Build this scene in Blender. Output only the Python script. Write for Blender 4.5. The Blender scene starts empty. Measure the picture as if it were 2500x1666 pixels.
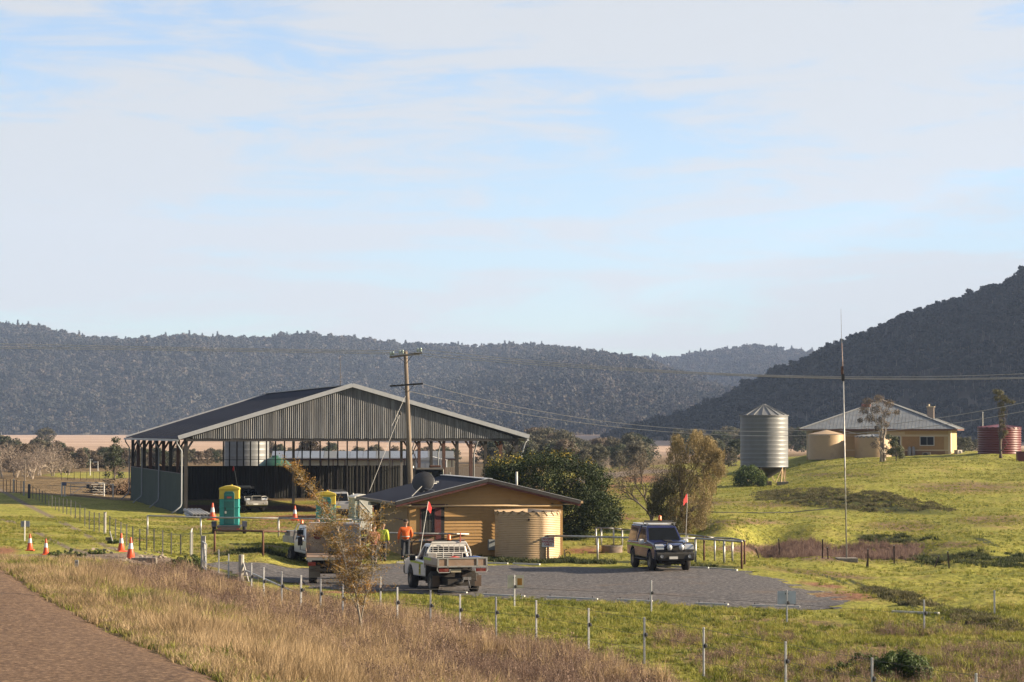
import bpy, math, random
import numpy as np
from math import sin, cos, pi, radians, sqrt, atan2, exp, log
from mathutils import Vector, Matrix

random.seed(7)
SC = bpy.context.scene
COL = SC.collection

# ------------------------------------------------------------------ camera, sky, sun, exposure
F = 6250.0                      # focal length in pixels of the 2500 px wide photograph
CAM = Vector((0.0, 0.0, 6.0))
PITCH = math.atan(222.0 / F)
cam_d = bpy.data.cameras.new("camera")
cam_d.sensor_width = 36.0
cam_d.lens = 36.0 * F / 2500.0
cam_d.clip_start = 0.5
cam_d.clip_end = 40000.0
cam = bpy.data.objects.new("camera", cam_d)
cam.location = CAM
cam.rotation_euler = (pi / 2 + PITCH, 0, 0)
COL.objects.link(cam)
SC.camera = cam
SC.render.resolution_x, SC.render.resolution_y = 1024, 682

SUN_EL, SUN_AZ = 20.0, 0.0     # elevation; azimuth measured from +X towards the camera
world = bpy.data.worlds.new("World")
SC.world = world
world.use_nodes = True
wn, wl = world.node_tree.nodes, world.node_tree.links
wn.clear()
w_out = wn.new("ShaderNodeOutputWorld")
w_bg = wn.new("ShaderNodeBackground")
w_bg.inputs["Strength"].default_value = 0.062
sky = wn.new("ShaderNodeTexSky")
sky.sky_type = "NISHITA"
sky.sun_disc = False
sky.sun_elevation = radians(SUN_EL)
sky.sun_rotation = radians(90 - SUN_AZ)
sky.air_density = 0.9
sky.dust_density = 0.6
sky.ozone_density = 3.2
tc = wn.new("ShaderNodeTexCoord")
def w_map(rot, scale, loc=(0, 0, 0)):
    m = wn.new("ShaderNodeMapping")
    m.inputs["Rotation"].default_value = rot
    m.inputs["Scale"].default_value = scale
    m.inputs["Location"].default_value = loc
    wl.new(tc.outputs["Generated"], m.inputs["Vector"])
    return m
def w_noise(m, scale, detail, rough, dist=0.0):
    n = wn.new("ShaderNodeTexNoise")
    n.inputs["Scale"].default_value = scale
    n.inputs["Detail"].default_value = detail
    n.inputs["Roughness"].default_value = rough
    n.inputs["Distortion"].default_value = dist
    wl.new(m.outputs[0], n.inputs["Vector"])
    return n
def w_math(op, a, b, clamp=False):
    n = wn.new("ShaderNodeMath"); n.operation = op; n.use_clamp = clamp
    for i, v in enumerate((a, b)):
        if isinstance(v, (int, float)): n.inputs[i].default_value = v
        else: wl.new(v, n.inputs[i])
    return n.outputs[0]
big = w_noise(w_map((0, radians(14), 0), (3.0, 3.0, 13.0), (0.63, 0.2, 0.25)), 1.0, 4, 0.5, 0.6)
wisp = w_noise(w_map((0, radians(13), 0), (9.0, 9.0, 62.0), (1.3, 0, 0.4)), 1.0, 9, 0.64, 0.7)
fine = w_noise(w_map((0, radians(-25), 0), (40.0, 40.0, 90.0)), 1.0, 6, 0.6, 0.3)
cl = w_math("ADD", w_math("MULTIPLY", big.outputs["Fac"], 0.85), w_math("MULTIPLY", wisp.outputs["Fac"], 1.15))
cl = w_math("ADD", cl, w_math("MULTIPLY", fine.outputs["Fac"], 0.14))
cr = wn.new("ShaderNodeMapRange")
cr.interpolation_type = "SMOOTHSTEP"
cr.inputs["From Min"].default_value = 0.92
cr.inputs["From Max"].default_value = 1.16
wl.new(cl, cr.inputs["Value"])
cf = w_math("ADD", w_math("MULTIPLY", cr.outputs[0], 0.72), 0.20, True)
wmix = wn.new("ShaderNodeMix"); wmix.data_type = "RGBA"
wl.new(cf, wmix.inputs[0])
tnt = wn.new("ShaderNodeMix"); tnt.data_type = "RGBA"; tnt.blend_type = "MULTIPLY"; tnt.inputs[0].default_value = 1.0; tnt.inputs[7].default_value = (.84, .84, .86, 1)
wl.new(sky.outputs[0], tnt.inputs[6])
wl.new(tnt.outputs[2], wmix.inputs[6])
wmix.inputs[7].default_value = (2.95, 2.98, 2.98, 1)       # thin high cloud, as bright as the sunlit veil is
wl.new(wmix.outputs[2], w_bg.inputs["Color"])
wl.new(w_bg.outputs[0], w_out.inputs["Surface"])

sun_d = bpy.data.lights.new("sun", "SUN")
sun_d.energy = 5.0
sun_d.angle = radians(0.5)
sun_d.color = (1.0, 0.82, 0.58)
sun = bpy.data.objects.new("sun", sun_d)
se, sa = radians(SUN_EL), radians(SUN_AZ)
sun_vec = Vector((cos(se) * cos(sa), -cos(se) * sin(sa), sin(se)))
sun.rotation_euler = sun_vec.to_track_quat("Z", "Y").to_euler()
sun.location = (60, 0, 60)
COL.objects.link(sun)

SC.view_settings.view_transform = "Standard"
SC.view_settings.look = "None"
SC.view_settings.exposure = 1.98
SC.view_settings.gamma = 1.0
SC.view_settings.use_curve_mapping = False
SC.render.engine = "CYCLES"
SC.cycles.use_denoising = True
SC.cycles.max_bounces = 6
SC.cycles.volume_bounces = 0
SC.cycles.transparent_max_bounces = 8

# ------------------------------------------------------------------ pixel <-> world, terrain
CT, ST = cos(PITCH), sin(PITCH)
def at(px, py, D):
    """world point at depth D (world Y) seen at pixel px, py of the photograph"""
    cx, cy = (px - 1250.0) / F, (833.0 - py) / F
    Y = CT - cy * ST
    return Vector((cx * D / Y, D, 6.0 + (ST + cy * CT) * D / Y))
def proj(X, Y, Z):
    dz = Z - 6.0
    dep = Y * CT + dz * ST
    up = -Y * ST + dz * CT
    return 1250.0 + F * X / dep, 833.0 - F * up / dep

# (px, py, z): ground seen at that pixel has height z
GP = [(600,1400,.12),(700,1378,.15),(820,1432,.05),(930,1437,.0),(1050,1452,0),(1250,1452,0),(1250,1380,.1),(1500,1465,0),(1700,1478,0),
 (2000,1485,0),(1580,1395,.2),(1750,1395,.2),(1900,1410,.15),(2060,1480,.05),(1573,1622,0),(1211,1561,.05),(970,1500,.15),
 (1718,1654,0),(2129,1740,0),(2383,1790,0),(2383,1600,0),(690,1456,.25),(614,1426,.28),(1256,1484,0),(1590,1496,0),(1921,1526,0),
 (2256,1537,0),(2428,1507,.1),(2480,1450,.2),(2007,1364,0),(2118,1388,0),(2317,1389,0),(1850,1368,0),(1850,1335,-.25),(2050,1345,-.35),(2180,1350,-.3),
 (2100,1325,-.1),(2067,1370,0),(1700,1305,.3),(1600,1250,.7),(1450,1200,.8),(1500,1160,.5),(1420,1165,.3),(1890,1185,1.05),(1780,1190,.9),
 (2100,1117,3.2),(2330,1109,3.55),(2230,1110,3.4),(1968,1119,3.0),(2440,1118,3.35),(2500,1117,3.3),(2440,1131,2.95),(2155,1131,2.9),(2500,1137,2.75),
 (1900,1150,1.8),(1850,1168,1.4),(2000,1180,1.9),(2300,1180,2.0),(2500,1180,2.0),(1950,1196,1.6),(1950,1250,.75),(2150,1207,1.6),(2150,1258,.7),(2330,1240,1.0),(1800,1205,1.1),
 (2500,1240,1.05),(2300,1305,.35),(2500,1305,.5),(2000,1300,.3),(1850,1290,.4),(2300,1372,0),(2500,1395,0),(2300,1340,.25),(2420,1345,.3),(2450,1368,.1),(1800,1250,.8),(1800,1300,.4),
 (0,1392,1.5),(106,1461,1.5),(212,1519,1.5),(372,1594,1.5),(531,1666,1.5),(0,1666,1.55),(-250,1392,1.5),(250,1666,1.52),(620,1666,1.3),(720,1640,1.05),(700,1580,.9),(560,1560,1.1),(1000,1650,.4),
 (1250,1666,.12),(0,1360,1.2),(-150,1360,1.2),(100,1352,.95),(186,1400,1.2),(300,1352,.95),(300,1470,1.15),(467,1360,.45),(400,1420,.75),(500,1420,.45),(640,1500,.6),(850,1560,.45),
 (256,1304,.7),(60,1323,.95),(0,1300,1.0),(-200,1300,1.05),(0,1262,.85),(-200,1262,.9),(207,1284,.6),(163,1256,.5),(71,1217,.7),(0,1217,.75),(-200,1217,.8),(450,1256,0),(318,1224,0),(383,1258,.15),
 (0,1185,.6),(-200,1185,.6),(360,1307,.1),(490,1308,.1),(680,1313,.1),(642,1358,.4),(560,1303,.1),(965,1361,.15),(1375,1357,.15),(895,1342,.12),(1150,1300,.1),
 (850,1245,0),(1100,1235,0),(650,1240,0),(1280,1240,0),(500,1220,0),(1340,1330,.12),(1500,1300,.3),(100,1165,.6),(300,1145,.5),(500,1150,.3),(100,1120,.5),(300,1105,.3),(-200,1120,.5),
 (1000,1150,.2),(1300,1150,.3),(1600,1140,.9),(1750,1150,1.1),(1600,1110,.5),
 (50,1098,.2),(1500,1098,.2),(2500,1090,2.0),(1000,1098,.2),(-400,1098,.2),(2900,1098,1),
 (50,1080,1.1),(1000,1080,1.1),(1500,1080,1.1),(2500,1080,1.1),(50,1063,3.0),(1250,1063,3.0),(2500,1063,3.0),
 (2700,1240,1.0),(2700,1117,3.3),(2700,1400,0),(2800,1666,0),(-300,1500,1.6)]
_P = []
for px_, py_, z_ in GP:
    cy_ = (833.0 - py_) / F
    t_ = (ST + cy_ * CT) / (CT - cy_ * ST)
    D_ = (z_ - 6.0) / t_
    _P.append(((px_ - 1250) / F / (CT - cy_ * ST), D_, z_))
_P = np.array(_P)
US, VS = 9.0, 1.6
_Q = np.stack([_P[:, 0] * US, np.log(_P[:, 1]) * VS], 1)
def _phi(d2): return -np.sqrt(d2 + 0.07 ** 2)
_A = _phi(((_Q[:, None] - _Q[None]) ** 2).sum(-1))
_n = len(_Q)
_M = np.zeros((_n + 1, _n + 1)); _M[:_n, :_n] = _A - np.eye(_n) * 0.01; _M[:_n, _n] = 1; _M[_n, :_n] = 1
_W = np.linalg.solve(_M, np.concatenate([_P[:, 2], [0]]))
_rt = np.random.RandomState(3).rand(256, 256)
def vnoise(x, y):
    xi, yi = np.floor(x).astype(int), np.floor(y).astype(int)
    fx, fy = x - xi, y - yi
    fx, fy = fx * fx * (3 - 2 * fx), fy * fy * (3 - 2 * fy)
    g = lambda a, b: _rt[(a * 7 + b // 256 * 13) & 255, b & 255]
    g = lambda a, b: _rt[a & 255, b & 255]
    return (g(xi, yi) * (1 - fx) + g(xi + 1, yi) * fx) * (1 - fy) + (g(xi, yi + 1) * (1 - fx) + g(xi + 1, yi + 1) * fx) * fy
def fbm(x, y, o=4):
    s, a, t = 0, 1.0, 0
    for i in range(o):
        s = s + a * vnoise(x * 2 ** i + 17.3 * i, y * 2 ** i + 5.1 * i); t += a; a *= .5
    return s / t
def in_poly_sd(px, py, poly):
    """signed distance to a polygon (positive inside), vectorised"""
    px, py = np.asarray(px, float), np.asarray(py, float)
    d = np.full(px.shape, 1e18); ins = np.zeros(px.shape, bool)
    n = len(poly)
    for i in range(n):
        x0, y0 = poly[i]; x1, y1 = poly[(i + 1) % n]
        ex, ey = x1 - x0, y1 - y0
        t = np.clip(((px - x0) * ex + (py - y0) * ey) / (ex * ex + ey * ey + 1e-12), 0, 1)
        d = np.minimum(d, (px - x0 - t * ex) ** 2 + (py - y0 - t * ey) ** 2)
        c = ((y0 > py) != (y1 > py)) & (px < (x1 - x0) * (py - y0) / ((y1 - y0) if y1 != y0 else 1e-9) + x0)
        ins ^= c
    d = np.sqrt(d)
    return np.where(ins, d, -d)
LOT_PX = [(500,1393),(540,1384),(600,1386),(700,1385),(800,1381),(900,1379),(1000,1379),(1120,1381),(1250,1383),(1400,1389),(1540,1396),(1700,1392),(1800,1400),
          (1900,1420),(1980,1442),(2065,1470),(2035,1482),(1900,1484),(1780,1480),(1590,1472),(1459,1466),(1336,1461),(1180,1454),(1070,1447),(960,1440),(880,1440),(800,1438),(720,1428),(640,1412),(560,1404)]
def base_g(x, y):
    x = np.asarray(x, float); y = np.asarray(y, float)
    yy = np.clip(y, 38.0, 2600.0)
    u = np.clip(x / yy, -.24, .26) * US; v = np.log(yy) * VS
    out = np.zeros(x.shape); fl = out.reshape(-1); uf, vf = u.reshape(-1), v.reshape(-1)
    for i in range(0, uf.size, 40000):
        d2 = (uf[i:i + 40000, None] - _Q[None, :, 0]) ** 2 + (vf[i:i + 40000, None] - _Q[None, :, 1]) ** 2
        fl[i:i + 40000] = _phi(d2) @ _W[:_n] + _W[_n]
    return out
def _line_pt(px, py, z):
    cy = (833.0 - py) / F
    D = (z - 6.0) / ((ST + cy * CT) / (CT - cy * ST))
    return ((px - 1250) / F / (CT - cy * ST) * D, D)
LOT = [_line_pt(a, b, .08) for a, b in LOT_PX]
ROAD_EDGE = [(9.0, 4.0), (3.5, 20.0), (-1.2, 33.5)] + [_line_pt(a, b, 1.5) for a, b in ((531, 1666), (372, 1594), (212, 1519), (106, 1461), (0, 1392))] + [(-25.5, 110.0), (-42.0, 150.0)]
ROAD = ROAD_EDGE + [(-50.0, 147.0), (-33.0, 107.0), (-24.0, 80.0), (-17.0, 58.0), (-8.6, 33.0), (-4.0, 20.0), (2.0, 4.0)]
def ground_z(x, y):
    x = np.asarray(x, float); y = np.asarray(y, float)
    z = base_g(x, y)
    amp = np.clip((y - 40) / 20, 0, 1) * np.clip((900 - y) / 500, 0, 1)
    flat = np.maximum(in_poly_sd(x, y, LOT), in_poly_sd(x, y, ROAD))
    amp = amp * np.clip(-flat / 1.5, 0, 1)
    n = (fbm(x * .22, y * .22, 3) - .5) * .22 + (fbm(x * 1.1 + 9, y * .9, 3) - .5) * .15
    tilt = np.clip((x / np.maximum(y, 30) - .06) * 12, 0, 1)       # the paddocks at the right are rougher
    z = z + n * amp * (.55 + .75 * tilt)
    px, py = proj(x, y, z)
    # weedy bank below the mound, spoil mounds
    def ell(cx, cy, rx, ry, rot=0.0):
        a = radians(rot); dx, dy = px - cx, py - cy
        return np.clip(1 - ((dx * cos(a) + dy * sin(a)) / rx) ** 2 - ((-dx * sin(a) + dy * cos(a)) / ry) ** 2, 0, 1)
    bank = ell(2090, 1224, 250, 26, 5)
    z = z + bank * (fbm(x * 1.3, y * 1.3, 3) - .35) * .55
    return z
def G(x, y): return float(ground_z(np.array([x]), np.array([y]))[0])
def hit(px, py, dmin=38.0, dmax=2000.0):
    """the ground point seen at a pixel of the photograph"""
    Ds = np.exp(np.linspace(log(dmin), log(dmax), 500))
    cx, cy = (px - 1250.0) / F, (833.0 - py) / F
    Y = CT - cy * ST
    X = cx * Ds / Y; Z = 6.0 + (ST + cy * CT) * Ds / Y
    g = base_g(X, Ds)
    k = np.argmax(Z < g)
    D = Ds[k]
    lo, hi = Ds[max(k - 1, 0)], Ds[k]
    Dd = np.linspace(lo, hi, 12); X = cx * Dd / Y
    Z = 6.0 + (ST + cy * CT) * Dd / Y; g = ground_z(X, Dd)
    k = np.argmax(Z < g) if (Z < g).any() else 11
    return Vector((float(X[k]), float(Dd[k]), float(g[k])))

# ------------------------------------------------------------------ materials
def new_mat(name):
    m = bpy.data.materials.new(name); m.use_nodes = True
    nt = m.node_tree; nt.nodes.clear()
    o = nt.nodes.new("ShaderNodeOutputMaterial")
    return m, nt, nt.nodes, nt.links, o
ALB = .50
def mat(name, col, rough=.6, metal=0.0, var=.18, scale=3.0, dirt=None, dirt_amt=.5, bump=0.0, bump_scale=20.0, spec=.4, coat=0.0, stretch=(1, 1, 1), space="Object", transm=0.0):
    """a surface with colour variation, optional patchy dirt and fine relief"""
    m, nt, N, L, o = new_mat(name)
    b = N.new("ShaderNodeBsdfPrincipled")
    b.inputs["Roughness"].default_value = rough
    b.inputs["Metallic"].default_value = metal
    b.inputs["Specular IOR Level"].default_value = spec
    b.inputs["Coat Weight"].default_value = coat
    b.inputs["Transmission Weight"].default_value = transm
    t = N.new("ShaderNodeTexCoord"); mp = N.new("ShaderNodeMapping"); mp.inputs["Scale"].default_value = stretch
    L.new(t.outputs[space], mp.inputs[0])
    n = N.new("ShaderNodeTexNoise"); n.inputs["Scale"].default_value = scale; n.inputs["Detail"].default_value = 5; n.inputs["Roughness"].default_value = .6
    L.new(mp.outputs[0], n.inputs["Vector"])
    r = N.new("ShaderNodeValToRGB")
    c = Vector(col) * ALB
    r.color_ramp.elements[0].position = .3; r.color_ramp.elements[1].position = .72
    r.color_ramp.elements[0].color = (*(c * (1 - var)), 1); r.color_ramp.elements[1].color = (*[min(1, v) for v in (c * (1 + var * .7))], 1)
    L.new(n.outputs["Fac"], r.inputs[0])
    last = r.outputs[0]
    if dirt:
        n2 = N.new("ShaderNodeTexNoise"); n2.inputs["Scale"].default_value = scale * .6 + .7; n2.inputs["Detail"].default_value = 6; n2.inputs["Roughness"].default_value = .7
        L.new(mp.outputs[0], n2.inputs["Vector"])
        mr = N.new("ShaderNodeMapRange"); mr.inputs["From Min"].default_value = .62 - dirt_amt * .3; mr.inputs["From Max"].default_value = .82 - dirt_amt * .25
        L.new(n2.outputs["Fac"], mr.inputs["Value"])
        mx = N.new("ShaderNodeMix"); mx.data_type = "RGBA"
        L.new(mr.outputs[0], mx.inputs[0]); L.new(last, mx.inputs[6]); mx.inputs[7].default_value = (*[ALB * v for v in dirt], 1)
        last = mx.outputs[2]
    L.new(last, b.inputs["Base Color"])
    if bump:
        n3 = N.new("ShaderNodeTexNoise"); n3.inputs["Scale"].default_value = bump_scale; n3.inputs["Detail"].default_value = 4
        L.new(mp.outputs[0], n3.inputs["Vector"])
        bp = N.new("ShaderNodeBump"); bp.inputs["Strength"].default_value = bump; bp.inputs["Distance"].default_value = .02
        L.new(n3.outputs["Fac"], bp.inputs["Height"]); L.new(bp.outputs[0], b.inputs["Normal"])
    L.new(b.outputs[0], o.inputs[0])
    return m
def leaf_mat(name, cols, trans=.25, scale=.6, space_scale=1.0, rough=.7):
    """foliage: colour picked by a world noise, thin enough to let some light through"""
    m, nt, N, L, o = new_mat(name)
    g = N.new("ShaderNodeNewGeometry"); n = N.new("ShaderNodeTexNoise"); n.inputs["Scale"].default_value = scale; n.inputs["Detail"].default_value = 6; n.inputs["Roughness"].default_value = .75
    L.new(g.outputs["Position"], n.inputs["Vector"])
    r = N.new("ShaderNodeValToRGB"); e = r.color_ramp.elements
    cols = [tuple(v * .82 for v in c_) for c_ in cols]; k = len(cols)
    e[0].position, e[1].position = .30, .70
    e[0].color, e[1].color = (*cols[0], 1), (*cols[-1], 1)
    for i in range(1, k - 1):
        x = e.new(.30 + .40 * i / (k - 1)); x.color = (*cols[i], 1)
    ri = N.new("ShaderNodeAttribute"); ri.attribute_type = "INSTANCER"; ri.attribute_name = "tint"
    oi = N.new("ShaderNodeObjectInfo")
    ad = N.new("ShaderNodeMath"); ad.operation = "MULTIPLY_ADD"; ad.inputs[1].default_value = .28; ad.inputs[2].default_value = -.0
    L.new(ri.outputs["Fac"], ad.inputs[0])
    a2 = N.new("ShaderNodeMath"); a2.operation = "ADD"; L.new(n.outputs["Fac"], a2.inputs[0]); L.new(ad.outputs[0], a2.inputs[1])
    a3 = N.new("ShaderNodeMath"); a3.operation = "MULTIPLY_ADD"; L.new(oi.outputs["Random"], a3.inputs[0]); a3.inputs[1].default_value = .16; L.new(a2.outputs[0], a3.inputs[2])
    a4 = N.new("ShaderNodeMath"); a4.operation = "SUBTRACT"; L.new(a3.outputs[0], a4.inputs[0]); a4.inputs[1].default_value = .08
    L.new(a4.outputs[0], r.inputs[0])
    d = N.new("ShaderNodeBsdfPrincipled"); d.inputs["Roughness"].default_value = rough; d.inputs["Specular IOR Level"].default_value = .25
    tl = N.new("ShaderNodeBsdfTranslucent"); mx = N.new("ShaderNodeMixShader"); mx.inputs[0].default_value = trans
    L.new(r.outputs[0], d.inputs["Base Color"]); L.new(r.outputs[0], tl.inputs["Color"])
    L.new(d.outputs[0], mx.inputs[1]); L.new(tl.outputs[0], mx.inputs[2]); L.new(mx.outputs[0], o.inputs[0])
    return m

# ------------------------------------------------------------------ mesh helpers
class MB:
    def __init__(s): s.v = []; s.f = []
    def add(s, vs, fs):
        b = len(s.v); s.v += [tuple(p) for p in vs]; s.f += [tuple(b + i for i in q) for q in fs]; return s
    def box(s, c, d, rz=0.0, rx=0.0, ry=0.0):
        hx, hy, hz = d[0] / 2, d[1] / 2, d[2] / 2
        M = Matrix.Rotation(rz, 3, "Z") @ Matrix.Rotation(ry, 3, "Y") @ Matrix.Rotation(rx, 3, "X")
        c = Vector(c)
        vs = [c + M @ Vector((x * hx, y * hy, z * hz)) for z in (-1, 1) for y in (-1, 1) for x in (-1, 1)]
        return s.add(vs, [(0, 2, 3, 1), (4, 5, 7, 6), (0, 1, 5, 4), (2, 6, 7, 3), (0, 4, 6, 2), (1, 3, 7, 5)])
    def bar(s, a, b, w, h=None, up=Vector((0, 0, 1))):
        """square bar from a to b"""
        a, b = Vector(a), Vector(b); h = h or w
        d = (b - a).normalized(); x = d.cross(up)
        if x.length < 1e-3: x = d.cross(Vector((0, 1, 0)))
        x.normalize(); y = x.cross(d).normalized()
        vs = [p + x * sx * w / 2 + y * sy * h / 2 for p in (a, b) for sx, sy in ((-1, -1), (1, -1), (1, 1), (-1, 1))]
        return s.add(vs, [(3, 2, 1, 0), (4, 5, 6, 7), (0, 1, 5, 4), (1, 2, 6, 5), (2, 3, 7, 6), (3, 0, 4, 7)])
    def tube(s, pts, r, n=6, cap=True):
        pts = [Vector(p) for p in pts]
        rs = r if isinstance(r, (list, tuple)) else [r] * len(pts)
        b = len(s.v); pu = None
        for i, p in enumerate(pts):
            d = (pts[min(i + 1, len(pts) - 1)] - pts[max(i - 1, 0)])
            d = d.normalized() if d.length > 1e-9 else Vector((0, 0, 1))
            if pu is None:
                pu = d.cross(Vector((0, 0, 1)) if abs(d.z) < .9 else Vector((1, 0, 0))).normalized()
            x = (pu - d * pu.dot(d)).normalized(); y = d.cross(x); pu = x
            for k in range(n):
                a = 2 * pi * k / n
                s.v.append(tuple(p + (x * cos(a) + y * sin(a)) * rs[i]))
        for i in range(len(pts) - 1):
            for k in range(n):
                s.f.append((b + i * n + k, b + i * n + (k + 1) % n, b + (i + 1) * n + (k + 1) % n, b + (i + 1) * n + k))
        if cap and n > 2:
            s.f.append(tuple(b + k for k in reversed(range(n)))); s.f.append(tuple(b + (len(pts) - 1) * n + k for k in range(n)))
        return s
    def lathe(s, prof, n=32, c=(0, 0, 0), a0=0.0, a1=2 * pi):
        b = len(s.v); full = abs(a1 - a0 - 2 * pi) < 1e-6; m = n if full else n + 1
        for r, z in prof:
            for k in range(m):
                a = a0 + (a1 - a0) * k / n
                s.v.append((c[0] + r * cos(a), c[1] + r * sin(a), c[2] + z))
        for i in range(len(prof) - 1):
            for k in range(n):
                k2 = (k + 1) % m
                s.f.append((b + i * m + k, b + i * m + k2, b + (i + 1) * m + k2, b + (i + 1) * m + k))
        return s
    def prism(s, poly, ax, t0, t1):
        """polygon in the plane across axis ax ('x','y','z'), extruded t0..t1 (numbers or functions of the 2-D point)"""
        def P(p, t):
            t = t(p) if callable(t) else t
            return {"x": (t, p[0], p[1]), "y": (p[0], t, p[1]), "z": (p[0], p[1], t)}[ax]
        n = len(poly)
        vs = [P(p, t0) for p in poly] + [P(p, t1) for p in poly]
        fs = [tuple(reversed(range(n))), tuple(range(n, 2 * n))] + [(i, (i + 1) % n, n + (i + 1) % n, n + i) for i in range(n)]
        return s.add(vs, fs)
    def mesh(s, name, material=None, smooth=False):
        me = bpy.data.meshes.new(name)
        me.from_pydata(s.v, [], s.f)
        if material: me.materials.append(material)
        if smooth: me.polygons.foreach_set("use_smooth", [True] * len(me.polygons))
        return me
def np_mesh(name, v, f, material=None, smooth=False):
    me = bpy.data.meshes.new(name)
    v = np.asarray(v, np.float32); f = np.asarray(f, np.int32); k = f.shape[1]
    me.vertices.add(len(v)); me.vertices.foreach_set("co", v.reshape(-1))
    me.loops.add(f.size); me.loops.foreach_set("vertex_index", f.reshape(-1))
    me.polygons.add(len(f)); me.polygons.foreach_set("loop_start", np.arange(0, f.size, k, dtype=np.int32)); me.polygons.foreach_set("loop_total", np.full(len(f), k, np.int32))
    if smooth: me.polygons.foreach_set("use_smooth", np.ones(len(f), bool))
    me.update(calc_edges=True)
    if material: me.materials.append(material)
    return me
def link(name, me, parent=None, loc=(0, 0, 0), rot=(0, 0, 0)):
    o = bpy.data.objects.new(name, me); COL.objects.link(o)
    o.location = loc; o.rotation_euler = rot
    if parent: o.parent = parent
    return o
def part(name, mb, m, parent=None, smooth=False, bevel=0.0, loc=(0, 0, 0), rot=(0, 0, 0), label=None, kind=None):
    o = link(name, mb.mesh(name, m, smooth), parent, loc, rot)
    if bevel:
        bv = o.modifiers.new("bevel", "BEVEL"); bv.width = bevel; bv.segments = 2; bv.limit_method = "ANGLE"; bv.angle_limit = radians(35)
        o.data.polygons.foreach_set("use_smooth", [True] * len(o.data.polygons))
        wnm = o.modifiers.new("normals", "WEIGHTED_NORMAL")
    if label: o["label"] = label
    if kind: o["kind"] = kind
    return o
def tag(o, label=None, cat=None, group=None, kind=None):
    for k, v in (("label", label), ("category", cat), ("group", group), ("kind", kind)):
        if v: o[k] = v
    return o
def thing(name, label, cat, loc=(0, 0, 0), rz=0.0, group=None):
    o = bpy.data.objects.new(name, None); COL.objects.link(o)
    o.location = loc; o.rotation_euler = (0, 0, rz); o.empty_display_size = .3
    return tag(o, label, cat, group)
def kids(o): return [c for c in COL.objects if c.parent == o]
def dup(root, loc, rz=0.0, label=None, group=None, scale=None, ks=None):
    r = root.copy(); COL.objects.link(r); r.location = loc; r.rotation_euler = (0, 0, rz)
    if scale is not None: r.scale = (scale,) * 3 if isinstance(scale, (int, float)) else scale
    if label: r["label"] = label
    if group: r["group"] = group
    for ch in (ks if ks is not None else kids(root)):
        c = ch.copy(); COL.objects.link(c); c.parent = r
    return r
def scatter(name, protos, pts, rz, sc, idx, tint, label=None, tilt=None):
    """a mass of uncountable growth: meshes instanced on points of one object"""
    n = len(pts)
    me = bpy.data.meshes.new(name); me.vertices.add(n); me.vertices.foreach_set("co", np.asarray(pts, np.float32).reshape(-1))
    def at_(nm, ty, arr, key="value"):
        a = me.attributes.new(nm, ty, "POINT"); a.data.foreach_set(key, arr)
    rot = np.zeros((n, 3), np.float32); rot[:, 2] = rz
    if tilt is not None: rot[:, 0] = tilt[:, 0]; rot[:, 1] = tilt[:, 1]
    at_("rot", "FLOAT_VECTOR", rot.reshape(-1), "vector")
    sc = np.asarray(sc, np.float32)
    if sc.ndim == 1: sc = np.repeat(sc[:, None], 3, 1)
    at_("scl", "FLOAT_VECTOR", sc.reshape(-1), "vector")
    at_("pick", "INT", np.asarray(idx, np.int32)); at_("tint", "FLOAT", np.asarray(tint, np.float32))
    ng = bpy.data.node_groups.new(name, "GeometryNodeTree")
    ng.interface.new_socket("Geometry", in_out="INPUT", socket_type="NodeSocketGeometry")
    ng.interface.new_socket("Geometry", in_out="OUTPUT", socket_type="NodeSocketGeometry")
    N, L = ng.nodes, ng.links
    gi, go, jn = N.new("NodeGroupInput"), N.new("NodeGroupOutput"), N.new("GeometryNodeJoinGeometry")
    def na(nm, ty):
        a = N.new("GeometryNodeInputNamedAttribute"); a.data_type = ty; a.inputs["Name"].default_value = nm
        return [s for s in a.outputs if s.enabled and s.name == "Attribute"][0]
    r_, s_, p_ = na("rot", "FLOAT_VECTOR"), na("scl", "FLOAT_VECTOR"), na("pick", "INT")
    er = N.new("FunctionNodeEulerToRotation"); L.new(r_, er.inputs[0])
    for k, pm in enumerate(protos):
        po = bpy.data.objects.new(name + "_source", pm)
        oi = N.new("GeometryNodeObjectInfo"); oi.inputs["Object"].default_value = po; oi.inputs["As Instance"].default_value = False
        cp = N.new("FunctionNodeCompare"); cp.data_type = "INT"; cp.operation = "EQUAL"
        L.new(p_, [i for i in cp.inputs if i.enabled][0]); [i for i in cp.inputs if i.enabled][1].default_value = k
        ip = N.new("GeometryNodeInstanceOnPoints")
        L.new(gi.outputs[0], ip.inputs["Points"]); L.new(cp.outputs[0], ip.inputs["Selection"]); L.new(oi.outputs["Geometry"], ip.inputs["Instance"])
        L.new(er.outputs[0], ip.inputs["Rotation"]); L.new(s_, ip.inputs["Scale"])
        L.new(ip.outputs[0], jn.inputs[0])
    L.new(jn.outputs[0], go.inputs[0])
    o = link(name, me)
    md = o.modifiers.new("grow", "NODES"); md.node_group = ng
    o["kind"] = "stuff"
    if label: o["label"] = label
    return o
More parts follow.
